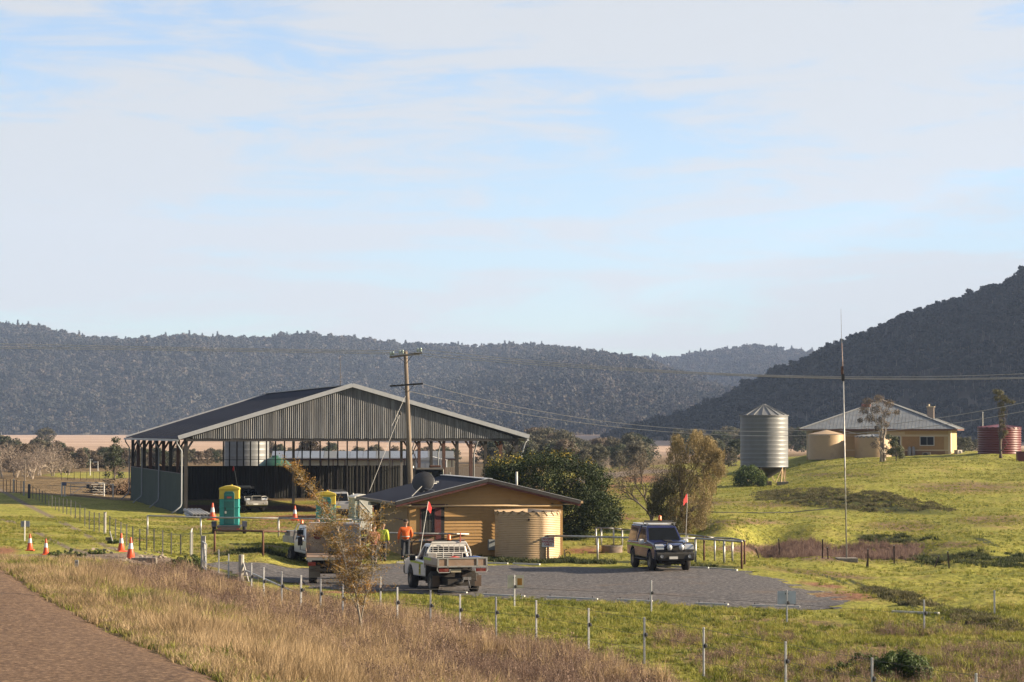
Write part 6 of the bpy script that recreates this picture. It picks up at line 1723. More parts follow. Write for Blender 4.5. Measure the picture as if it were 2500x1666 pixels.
def top_pt(px, pyt, h):
    """ground point of a post whose top (height h over the ground) is seen at px, pyt"""
    lo = 40.0; best = None
    for D in np.exp(np.linspace(log(44), log(260), 260)):
        q = at(px, pyt, D); g = G(q.x, D)
        if q.z - g <= h: return Vector((q.x, D, g))
    return Vector((q.x, D, g))
# near electric fence
tops = [(614, 1375), (644, 1386), (688, 1397), (735, 1405), (783, 1414), (837, 1425), (970, 1435), (1051, 1444), (1123, 1452), (1211, 1460), (1309, 1468), (1437, 1485), (1573, 1508), (1718, 1535), (1918, 1573), (2129, 1609), (2383, 1646), (2640, 1688)]
pts = [top_pt(a, b, 1.2) for a, b in tops]
fence("wire_fence", "electric wire fence on silver pickets with black insulators beside the tall dry grass", pts, 1.2, (.96, .62, .3), M_PICKET, ins=True)
# strainer post with braces
q = hit(589, 1420)
T = thing("strainer_post", "thick white timber strainer post with long diagonal brace", "post", tuple(q))
part("post", MB().tube([(0, 0, -.2), (0, 0, 1.02)], .11, 10), mat("weathered_white_post", (.52, .50, .46), .85, var=.2, dirt=(.3, .24, .18)), T)
b_ = hit(734, 1455) - q; part("brace", MB().tube([(.15, 0, .42), (b_.x, b_.y, b_.z + .02)], .035, 6), M_PIPE, T)
part("brace", MB().tube([(.08, -.05, .72), (.32, -.3, .0)], .035, 6), M_PIPE, T)
# posts between the gate and the strainer
T_pts = [hit(534, 1399), hit(558, 1411)]
fence("short_fence", "two thin grey posts between the pipe gate and the strainer post", T_pts, .95, (.9, .5), M_PICKET)
# sparse inner fence in front of the gravel
inner = [(929, 1409), (1256, 1404), (1590, 1420), (1921, 1443), (2256, 1465)]
pts = [top_pt(a, b, 1.08) for a, b in inner]
fence("wire_fence", "sparse thin picket fence along the front of the gravel car park", pts, 1.08, (.6,), M_PICKET, ins=True, wr=.0045)
def fence_sign(label, q, w, h, z, m, mark=None, off=0.0):
    T = thing("fence_sign", label, "sign", tuple(Vector(q) + Vector((off, .05, 0))))
    part("panel", MB().box((0, 0, z), (w, .012, h)), m, T)
    part("clamp", MB().box((-off, -.015, z + h * .3), (.1, .02, .04)), M_STEELDK, T)
    if mark: part("mark", MB().box((.14, -.012, z + .0), (.16, .008, .24)), mark, T)
    return T
fence_sign("cream back of a sign with small orange square, on the gravel fence", pts[1], .56, .46, .84, mat("cream_sign_back", (.95, .88, .68), .7), mat("orange_square", (.6, .28, .03), .6), .04)
fence_sign("plain grey back of a sign on the thin fence at the lower right", pts[3], .58, .42, .83, mat("grey_sign_back", (.72, .80, .84), .5, .2))
q = hit(2428, 1507); T = thing("fence_post", "thin faint post standing alone near the right edge", "post", tuple(q)); link("post", picket_mesh(.8, M_PICKET), T)
# fence of droppers running away at the left
B = [(467, 1303, 1360), (441, 1305, 1357), (418, 1301, 1356), (397, 1295, 1353), (376, 1292, 1349), (358, 1291, 1345), (341, 1290, 1343), (324, 1286, 1339), (309, 1281, 1334), (295, 1273, 1327), (282, 1268, 1316), (268, 1260, 1306), (256, 1252, 1304), (242, 1252, 1301), (230, 1252, 1299), (218, 1249, 1293), (207, 1240, 1284), (195, 1232, 1274), (184, 1224, 1267), (173, 1221, 1259), (163, 1219, 1256), (154, 1217, 1254), (144, 1215, 1249), (135, 1213, 1245), (127, 1210, 1240), (119, 1207, 1236), (111, 1203, 1231), (103, 1199, 1227), (96, 1196, 1224), (88, 1191, 1221), (80, 1187, 1219), (72, 1183, 1217)]
pts = [hit(a, c) for a, b, c in B]
hs = [max(.8, min(1.25, (c - b) * q.y / F)) for (a, b, c), q in zip(B, pts)]
fence("wire_fence", "grey picket fence running back from the gate past the shed shadow", pts, hs, (.95, .55), M_PICKGR, wr=.006)
for (px_, pb, ph, lab) in ((467, 1360, 58, "white square gate post beside the dropper fence"), (496, 1391, 80, "thick pale gate post holding the folded pipe gate"), (256, 1305, 54, "white round post partway along the dropper fence"), (71, 1217, 34, "dark strainer post at the far end of the dropper fence"), (58, 1211, 35, "white post just left of the dark strainer post"), (33, 1205, 34, "tall thin white post in the far left fence")):
    q = hit(px_, pb); hgt = ph * q.y / F
    T = thing("gate_post", lab, "post", tuple(q)); r_ = .07 if px_ in (467, 256, 58, 33) else .10
    if px_ == 33: r_ = .05
    part("post", MB().box((0, 0, hgt / 2 - .1), (r_ * 1.8, r_ * 1.8, hgt + .2)) if px_ != 256 else MB().tube([(0, 0, -.2), (0, 0, hgt)], r_, 8), M_POSTW if px_ not in (71,) else mat("dark_blue_grey_post", (.05, .055, .075), .8), T)
    part("cap", MB().box((0, 0, hgt + .01), (r_ * 2, r_ * 2, .03)), M_PIPE, T)
# folded pipe gates
def pipe_gate(label, O, A, hgt, n=4, m=M_PIPE, mesh_sign=None):
    O, A = Vector(O), Vector(A); T = thing("pipe_gate", label, "gate", tuple(O)); d = A - O
    P = lambda t, z: d * t + Vector((0, 0, z))
    part("frame", MB().tube([P(0, .12), P(0, hgt), P(1, hgt), P(1, .12), P(0, .12)], .028, 6), m, T)
    mb = MB()
    for k in range(1, n): mb.tube([P(0, .12 + (hgt - .12) * k / n), P(1, .12 + (hgt - .12) * k / n)], .012, 4)
    part("wires", mb, M_WIRE, T); mb = MB(); mb.tube([P(0, .12), P(.5, hgt), P(1, .12)], .02, 5); part("brace", mb, m, T)
    return T, P
a, b_ = hit(494, 1391), hit(518, 1402); T, P = pipe_gate("folded white pipe gate seen nearly edge on by the thick gate post", a, a + Vector(((522 - 494) * a.y / F, -2.6, 0)), 1.15, m=M_WHITE)
a = hit(466, 1361); T, P = pipe_gate("pipe gate folded back beside the white square gate post", a, a + Vector((-.35, 3.2, .02)), 1.12, m=M_WHITE)
part("notice", MB().box(tuple(P(.35, .5)), (.04, .8, .6)), mat("blue_green_notice", (.13, .22, .24), .6), T)
# far gate with arch and wood pile
D = 200.0
ga, gb = hit(172, 1211), hit(256, 1211)
T, P = pipe_gate("wide pipe field gate with a small dark sign across the far track", ga, gb, 1.05, m=M_PIPE)
part("sign", MB().box(tuple(P(.5, .85) + Vector((0, -.05, 0))), (.28, .02, .3)), mat("dark_grey_sign", (.08, .085, .09), .6), T)
part("sign", MB().box(tuple(P(.62, .82) + Vector((0, -.05, 0))), (.22, .02, .3)), mat("tan_sign", (.28, .22, .15), .6), T)
fa = [hit(151, 1213), hit(254, 1212), hit(276, 1215)]
T = thing("rail_frame", "white post and rail frame around the far field gate", "fence", tuple(fa[0])); O = fa[0]
for q in fa: part("post", MB().tube([q - O, q - O + Vector((0, 0, 1.25))], .06, 8), M_WHITE, T)
part("post", MB().tube([fa[0] - O + Vector((.25, 0, 0)), fa[0] - O + Vector((.25, 0, 1.2))], .05, 8), M_WHITE, T)
part("rail", MB().tube([Vector((0, 0, 1.22)), fa[1] - O + Vector((0, 0, 1.22)), fa[2] - O + Vector((0, 0, 1.15))], .035, 6), M_PIPE, T)
part("notice", MB().box((.2, -.05, 1.1), (.4, .02, .3)), mat("blue_notice", (.12, .14, .25), .6), T)
part("brace", MB().tube([fa[1] - O + Vector((0, 0, .3)), fa[2] - O + Vector((0, 0, .85))], .025, 5), M_PIPE, T)
# left edge line of far posts
fp = [hit(a, b) for a, b in ((-12, 1203), (8, 1202), (16, 1202), (25, 1202), (35, 1202), (40, 1204), (51, 1207), (58, 1208))]
fence("wire_fence", "row of thin posts in the far paddock at the left edge", fp, 1.15, (.9, .5), M_PICKDK, wr=.008)
fp = [hit(150 + i * 15.5, 1172 + i * .35) for i in range(9)]
fence("wire_fence", "low dark fence line in front of the green strip of the far paddock", fp, 1.0, (.9,), M_PICKDK, wr=.01)
def heap():
    q = hit(262, 1206); r = random.Random(2)
    T = thing("wood_heap", "heap of dark sticks and brown brush beyond the field gate", "heap", tuple(q))
    mb = MB()
    for i in range(260):
        x = r.uniform(-1.9, 1.9); h_ = max(.1, 1.5 * (1 - abs(x) / 2.1) - .1) if x > -.8 else max(.1, .9 * (x + 2) / 1.2)
        z = r.uniform(0, h_); y = r.uniform(-.8, .8); a = r.uniform(0, 6.28); l = r.uniform(.3, .9)
        mb.bar((x, y, z), (x + l * cos(a), y + l * sin(a) * .6, z + r.uniform(-.2, .3)), .05, .05)
    part("sticks", mb, mat("dark_sticks", (.055, .045, .035), .95, var=.5), T, kind="stuff")
    rs = np.random.RandomState(4); n = 5000; pp = rs.normal(size=(n, 3)) * [1.5, .9, .5]; pp[:, 0] += 2.8; pp[:, 2] = np.abs(pp[:, 2]) * np.clip(1.3 - ((pp[:, 0] - 2.8) / 3.2) ** 2, .1, 1) * 1.15
    v, f = quad_leaves(pp, 0, .10, 4, .3); link("brush", np_mesh("brush", v, f, leaf_mat("brown_brush", [(.10, .06, .035), (.18, .11, .065), (.26, .17, .10)], .1, 1.0)), T)["kind"] = "stuff"
heap()
# small far poles in the left paddock
for (px_, pb, pt, lab) in ((220, 1163, 1123, "thin white pole with cross piece in the green strip"), (239, 1152, 1128, "short bent pale post beside the thin white pole"), (61, 1178, 1122, "thin dark pole among the bare trees"), (1574, 1147, 1099, "white pole standing beside the gravel road"), (2400, 1118, 1017, "thin post with a small cap between the house and the red tank"), (1320, 1128, 1106, "small cross topped pole in front of the tree belt")):
    D = 37500 * .93 / (pb - 1055) if px_ < 2000 else 288.0
    q = at(px_, pb, D); z0 = G(q.x, D); hh = (pb - pt) * D / F + max(0, q.z - z0)
    T = thing("utility_pole", lab, "pole", (q.x, D, z0)); part("shaft", MB().tube([(0, 0, -.2), (0, 0, hh)], [.07, .04] if px_ < 2000 else [.05, .04], 6), M_WHITE if px_ != 61 else M_TIMB, T)
    part("cross_arm", MB().box((.05 if px_ != 239 else -.35, 0, hh - .1), (.5 if px_ < 2000 else .16, .06, .09)), M_WHITE if px_ != 61 else M_TIMB, T)

# pipe rail fences
def rail(name, label, posts, railpts, r, m_rail, post_m, extra_low=None):
    O = posts[0][0]; T = thing(name, label, "fence", tuple(O))
    for (q, h_, m_) in posts:
        part("post", MB().tube([q - O - Vector((0, 0, .15)), q - O + Vector((0, 0, h_))], r * 1.1, 8), m_, T, True)
    for k in range(len(railpts) - 1):
        part("rail", MB().tube([railpts[k] - O, railpts[k + 1] - O], r, 8), m_rail[k] if isinstance(m_rail, list) else m_rail, T, True)
    return T
def rpost(px_, pb, pt, m_):
    q = hit(px_, pb); return (q, (pb - pt) * q.y / F, m_)
# rail C
Cp = [rpost(360, 1307, 1260, M_PIPE), rpost(490, 1309, 1264, M_PIPE), rpost(680, 1313, 1266, M_PIPE), rpost(860, 1314, 1270, M_PIPE), rpost(905, 1316, 1271, M_PIPE)]
rail("pipe_rail", "long white pipe rail in front of the trailer and the toilets", Cp, [q + Vector((0, 0, h)) for q, h, _ in Cp], .045, M_PIPE, M_PIPE)
Dp = [rpost(524, 1349, 1295, M_RUST), rpost(642, 1359, 1298, M_RUST), rpost(730, 1358, 1299, M_RUST), rpost(880, 1360, 1301, M_PIPE), rpost(989, 1362, 1303, M_PIPE), rpost(1222, 1358, 1306, M_PIPE), rpost(1338, 1366, 1309, M_RUST), rpost(1459, 1372, 1312, M_PIPE), rpost(1620, 1374, 1315, M_PIPE), rpost(1698, 1376, 1317, M_PIPE), rpost(1768, 1377, 1320, M_PIPE), rpost(1811, 1389, 1323, M_RUST)]
rail("pipe_rail", "low pipe rail running across the front of the cottage yard, rusty at its left end", Dp, [q + Vector((0, 0, h)) for q, h, _ in Dp], .045, [M_RUST, M_RUST, M_RUST] + [M_PIPE] * 8, M_PIPE)
Ep = [rpost(1455, 1330, 1289, M_PIPE), rpost(1468, 1331, 1290, M_PIPE), rpost(1498, 1332, 1291, M_PIPE), rpost(1519, 1333, 1293, M_PIPE), rpost(1678, 1352, 1306, M_PIPE), rpost(1719, 1370, 1311, M_RUST), rpost(1745, 1370, 1314, M_PIPE), rpost(1788, 1376, 1319, M_PIPE), rpost(1818, 1380, 1323, M_RUST)]
rail("pipe_rail", "dark topped back rail of the small yard behind the blue ute", Ep, [q + Vector((0, 0, h)) for q, h, _ in Ep], .04, M_STEELGR, M_PIPE)
q = hit(1338, 1366); q = q + Vector((0, -.1, 0))
T = thing("parking_sign", "white sign with red words about reverse parking, on the cottage rail", "sign", tuple(q))
s_ = q.y / F; zt = (1366 - 1324) * s_
part("panel", MB().box((.0, 0, zt), (.58, .015, .46)), M_WHITE, T)
text_part("lettering", "REVERSE\nPARKING\nONLY", .135, M_REDINK, T, (0, -.012, zt + .01), (pi / 2, 0, 0), bold=.004)
part("post", MB().tube([(0, .03, 0), (0, .03, 1.0)], .04, 8), M_RUST, T)
# old pickets at the swamp edge
for (px_, pb, pt, dx, lab) in ((1857, 1367, 1340, -12, "short leaning picket with a pale cap just right of the pipe yard"), (1905, 1367, 1318, -4, "dark picket standing in front of the reeds, nearest the leaning one"), (2008, 1364, 1318, 0, "straight picket left of the radio mast"), (2022, 1367, 1339, -2, "short stubby picket between the mast and the straight picket"), (2119, 1388, 1342, 0, "doubled dark picket to the right of the mast plinth"), (2183, 1378, 1333, 0, "tall picket with pale cap in front of the reed bed"), (2280, 1386, 1359, 12, "picket leaning over to the right"), (2318, 1389, 1350, -4, "last dark picket of the old line, toward the right")):
    q = hit(px_, pb); s = q.y / F; T = thing("old_picket", lab, "post", tuple(q), 0, "old fence pickets at the swamp edge")
    part("post", MB().bar((0, 0, -.15), (dx * s, 0, (pb - pt) * s), .06, .05), M_PICKDK, T)
    if px_ == 2119: part("post", MB().bar((-.08, .05, -.1), (.02, .05, .6), .05, .05), M_PICKDK, T)
    part("tip", MB().box((dx * s, 0, (pb - pt) * s), (.06, .05, .05)), M_PIPE, T)
# white edging rails round the gravel
for k, (x0, y0, x1, y1, lab) in enumerate(((1070, 1447, 1140, 1451, "white edging rail under the back of the white ute"), (1180, 1455, 1281, 1460, "white edging rail in front of the gravel, right of the white ute"), (1336, 1461.5, 1459, 1467, "long white edging rail at the middle of the gravel front"), (1507, 1468, 1592, 1472, "white edging rail near the thin post at the gravel front"), (1700, 1477, 1778, 1480.5, "white edging rail left of the grey sign back"), (1836, 1482, 1953, 1486, "white edging rail behind the grey sign back"), (2179, 1496, 2292, 1506, "isolated white rail lying in the grass at the lower right"),
    (1253, 1379, 1318, 1381, "white edging rail at the back of the gravel before the cream tank"), (1590, 1384, 1730, 1390, "white edging rail at the back of the gravel beside the blue ute"), (968, 1376, 1010, 1375, "short white edging rail behind the white ute bonnet"), (1175, 1377, 1240, 1379, "dotted white edging rail right of the white ute tray"), (1735, 1391, 1800, 1395, "thin white strip at the foot of the rusty corner post"))):
    a, b_ = hit(x0, y0), hit(x1, y1); T = thing("edging_rail", lab, "edging rail", tuple(a), 0, "white rails edging the gravel")
    part("rail", MB().bar((0, 0, .05), b_ - a + Vector((0, 0, .05)), .075, .07), M_WHITE if k != 9 else M_PIPE, T); part("peg", MB().box((.1, .08, .04), (.03, .03, .2)), M_STEELDK, T); part("peg", MB().box(tuple((b_ - a) * .9 + Vector((0, .08, .04))), (.03, .03, .2)), M_STEELDK, T)

# traffic cones
M_CONE = mat("orange_cone_plastic", (.80, .085, .012), .5, var=.06, dirt=(.45, .09, .03), dirt_amt=.15)
M_CWHITE = mat("white_reflective_band", (.80, .80, .82), .4, var=.04)
def cone_proto():
    T = thing("traffic_cone", "", "traffic cone", (0, 0, 0), 0, "orange and white traffic cones")
    h = .70; R = lambda z: .14 - (.14 - .03) * z / h
    part("base", MB().box((0, 0, .02), (.36, .36, .045)), M_CONE, T, bevel=.01)
    part("lower_cone", MB().lathe([(.165, .04), (.14, .05), (R(.33), .33)], 24), M_CONE, T, True)
    part("band", MB().lathe([(R(.33) + .002, .33), (R(.52) + .002, .52)], 24), M_CWHITE, T, True)
    part("upper_cone", MB().lathe([(R(.52), .52), (R(.70), .70), (.02, .715), (0, .715)], 24), M_CONE, T, True)
    return T
cp_ = cone_proto(); ck = kids(cp_)
for i, (px_, pb, ht, lab) in enumerate(((73, 1345, 41, "leftmost traffic cone, beside the small white roadside sign"), (112, 1355, 39, "traffic cone just right of the leftmost one, against green weeds"), (296, 1346, 45, "traffic cone standing behind the rubble, left of its close neighbour"), (319, 1363, 52, "traffic cone in front of the culvert rubble, nearest the dry grass"), (519, 1256, 42, "traffic cone beside the stacked pipes at the shed mouth"), (720, 1254, 36, "pale topped traffic cone alone in front of the shed back wall"), (827, 1293, 18, "small red traffic cone half hidden behind the truck tray"))):
    q = hit(px_, pb) if px_ < 400 else Vector((at(px_, pb, 175).x, 175, G(at(px_, pb, 175).x, 175)))
    if px_ == 827: q = hit(827, 1300)
    sc_ = (ht * q.y / F) / .715; sc_ = max(.9, min(sc_, 1.7))
    if i == 0: cp_.location = q; cp_["label"] = lab; cp_.scale = (sc_,) * 3
    else: dup(cp_, q, .3 * i, lab, scale=sc_, ks=ck)
# roadside signs
q = hit(60, 1322); T = thing("roadside_sign", "small white sign panel seen from behind on a white post, left track", "sign", tuple(q)); s = q.y / F
part("post", MB().tube([(0, 0, -.1), (0, 0, 50 * s)], .035, 6), M_WHITE, T); part("panel", MB().box((.02, .04, 42 * s), (22 * s, .015, 14 * s)), mat("pale_blue_sign_back", (.42, .43, .50), .5), T, bevel=.004)
q = hit(187, 1402); s = q.y / F; T = thing("marker_post", "short flat white marker post in the dry grass by the road", "post", tuple(q))
part("post", MB().box((0, 0, 17 * s), (9 * s, .02, 36 * s)), M_WHITE, T, bevel=.004); part("reflector", MB().box((.0, -.015, 30 * s), (6 * s, .01, 4 * s)), M_STEELGR, T)
q = hit(276, 1324); T = thing("marker_post", "broken grey marker leaning over green weeds behind the cones", "post", tuple(q)); part("post", MB().bar((0, 0, -.05), (-.16, 0, .55), .16, .04), M_PIPE, T); part("stump", MB().box((-.2, .1, .12), (.3, .2, .28), rz=.5), M_TIMB, T)
# rubble and slab at the culvert
def rocks(name, label, spots, m, seed, one=True):
    r = random.Random(seed)
    for i, (px_, py_, sz) in enumerate(spots):
        q = hit(px_, py_); T = thing("rock", label, "rock", tuple(q), r.uniform(0, 6), "pale rocks along the culvert edge")
        rs = np.random.RandomState(seed * 50 + i); mb = MB(); d = rs.normal(size=(14, 3)); 
        import bmesh
        bm = bmesh.new()
        for v in d: v = v / np.linalg.norm(v) * (.8 + .3 * rs.rand()); bm.verts.new((v[0] * sz, v[1] * sz * .8, v[2] * sz * .6 + sz * .2))
        bmesh.ops.convex_hull(bm, input=bm.verts); me = bpy.data.meshes.new("stone"); bm.to_mesh(me); bm.free(); me.materials.append(m); link("stone", me, T)
r = random.Random(8)
sp_ = [(150 + i * 8 + r.uniform(-4, 4), 1347 + r.uniform(-4, 6) + (i % 3) * 2, r.uniform(.06, .13)) for i in range(6)] + [(210 + i * 9, 1344 + r.uniform(-3, 6), r.uniform(.06, .14)) for i in range(9)] + [(290 + i * 7.5 + r.uniform(-3, 3), 1364 + r.uniform(-4, 16), r.uniform(.07, .19)) for i in range(16)] + [(355 + i * 8, 1352 + r.uniform(-3, 8), r.uniform(.06, .12)) for i in range(6)]
rocks("rock", "pale weathered rock along the culvert and track edge", sp_, mat("pale_rock", (.34, .28, .22), .9, var=.25, dirt=(.18, .13, .09)), 3)
q = hit(352, 1372); T = thing("culvert_slab", "pale concrete culvert slab in front of the right pair of cones", "slab", tuple(q), -.05)
part("slab", MB().box((0, 0, .05), (1.0, .35, .26)), M_CONC, T, bevel=.02)
for k, (px_, pb) in enumerate(((1, 1352),)): pass
# concrete trough
q = hit(1494, 1350); T = thing("water_trough", "low round concrete trough in the small yard", "trough", tuple(q))
part("basin", MB().lathe([(.50, 0), (.51, .32), (.47, .34), (.45, .3), (.44, .1), (0, .08)], 32), mat("brown_concrete", (.24, .18, .14), .9, var=.2), T, True)
part("rim", MB().lathe([(.52, .3), (.53, .35), (.47, .36)], 32), M_CONC, T, True)
# stacked pipes at the shed mouth
T0 = Vector((at(460, 1255, 178).x, 178, G(at(460, 1255, 178).x, 178)))
pm_ = MB().lathe([(.10, -1.5), (.13, -1.5), (.13, 1.5), (.10, 1.5), (.10, -1.5)], 12).mesh("pipe", mat("grey_white_pipe", (.42, .42, .43), .5, dirt=(.1, .09, .08), dirt_amt=.4), True)
T = thing("pipe_stack", "row of stacked grey pipes lying at the corner of the shed", "pipes", tuple(T0), .25)
for i in range(8): link("pipe", pm_, T, (i * .235, .1 * (i % 2), .14), (pi / 2 + .1, 0, .12 * (i % 3)))
for i in range(5): link("pipe", pm_, T, (.12 + i * .25, .3, .36), (pi / 2 + .1, 0, .1))
# hose on the hill
a_ = [hit(x, y) for x, y in ((1680, 1248), (1750, 1253), (1850, 1255), (1930, 1253), (1990, 1247), (2038, 1242))]
T = tag(part("garden_hose", MB().tube([q + Vector((0, 0, .04)) for q in a_], .03, 5), M_BLACK), "long black hose lying across the grass slope left of the mast", "hose")
# timber pole with cross arms
def power_pole():
    D = 157.0; b = at(1007, 1288, D); b.z = G(b.x, D); t = at(990, 857, D); d = t - b
    T = thing("power_pole", "leaning timber power pole with two cross arms behind the cottage", "power pole", tuple(b))
    part("pole_shaft", MB().tube([Vector((0, 0, -.3)), d * .33, d * .66, d], [.17, .155, .135, .115], 12), M_POLE, T, True)
    s = D / F
    P = lambda px_, py_, y=0: at(px_, py_, D + y) - b
    part("cross_arm", MB().bar(P(951, 873, -.2), P(1031, 862, -.2), .10, .12), M_TIMB, T)
    part("cross_arm", MB().bar(P(952, 943, -.2), P(1033, 937, -.2), .10, .11), M_STEELDK, T)
    mb = MB(); mb.bar(P(972, 872, -.25), P(991, 888, -.2), .03); mb.bar(P(1008, 866, -.25), P(992, 888, -.2), .03); mb.bar(P(978, 943, -.25), P(993, 958, -.2), .03); mb.bar(P(1010, 941, -.25), P(995, 958, -.2), .03)
    part("arm_brace", mb, M_STEELDK, T)
    ins_m = mat("glass_green_insulator", (.45, .55, .52), .2, var=.1)
    for (x, y) in ((954, 869), (960, 868), (976, 865), (983, 864), (1020, 860), (1027, 859)):
        part("insulator", MB().lathe([(.03, 0), (.085, .03), (.06, .08), (.09, .12), (.06, .18), (.07, .22), (.0, .26)], 10, tuple(P(x, y, -.2))), ins_m, T, True)
    part("guy_wire", MB().tube([P(991, 965, .0), P(957, 1040, -3)], .011, 5), M_WIRE, T)
    part("guy_wire", MB().tube([P(976, 1012, -3), P(902, 1200, -6)], .012, 5, cap=False), M_WIRE, T)
    part("guy_insulator", MB().lathe([(.03, -.12), (.07, -.05), (.07, .05), (.03, .12)], 8, tuple(P(977, 1009, -3))), M_STEELDK, T)
    return D
power_pole()
def span(label, pts, r=.018, grp="power lines"):
    P = [at(x, y, d) for x, y, d in pts]
    # smooth catenary-like interpolation in image space is avoided: plain quadratic through three points
    out = []
    a, m, c = P
    for i in range(25):
        t = i / 24; out.append(a * ((1 - t) * (1 - 2 * t)) + m * (4 * t * (1 - t)) + c * (t * (2 * t - 1)))
    O = out[0]; o = part("power_line", MB().tube([q - O for q in out], r, 4, cap=False), M_WIRE, None, loc=O)
    tag(o, label, "power line", grp)
span("uppermost power line left of the timber pole", [(-900, 816, 230), (30, 840, 193), (983, 857, 156.8)])
span("middle power line left of the timber pole, from its centre insulator", [(-900, 838, 230), (40, 847, 193), (957, 861, 156.8)])
span("lowest power line left of the timber pole, just under the middle one", [(-900, 845, 230), (40, 851, 193), (1024, 866, 156.8)])
span("upper long power line sagging right from the timber pole past the mast", [(1027, 853, 156.8), (2050, 920, 135), (3100, 858, 115)], .016)
span("second long power line sagging right from the timber pole past the mast", [(983, 858, 156.8), (2052, 923, 135), (3100, 882, 115)], .016)
span("third long power line right of the timber pole, from its left insulators", [(957, 863, 156.8), (2058, 925, 135), (3100, 888, 115)], .016)
span("upper low service wire passing in front of the silo", [(1033, 938, 156.8), (1800, 1053, 150), (2620, 955, 140)], .016)
span("lower low service wire passing in front of the silo", [(996, 955, 156.8), (1820, 1064, 150), (2620, 977, 140)], .016)
# radio mast
q = hit(2067, 1371)
T = thing("radio_mast", "tall thin radio mast with whip antenna on a concrete plinth", "mast", tuple(q)); D = q.y
P = lambda x, y: at(x, y, D) - q
part("plinth", MB().box((0, 0, .06), (.95, .8, .2)), M_CONC, T, bevel=.02)
part("lower_pole", MB().tube([P(2067, 1368), P(2059, 930)], [.034, .028], 8), M_PIPE, T, True)
part("upper_pole", MB().tube([P(2059, 930), P(2055, 838)], [.024, .018], 8), mat("faded_red_pole", (.42, .30, .27), .6), T, True)
part("whip", MB().tube([P(2055, 838), P(2053, 755)], [.014, .006], 5), M_PIPE, T)
part("clamp_box", MB().box(tuple(P(2058, 922)), (.14, .12, .32)), M_STEELDK, T); part("clamp_box", MB().box(tuple(P(2056, 905)), (.10, .10, .4)), M_RUST, T)
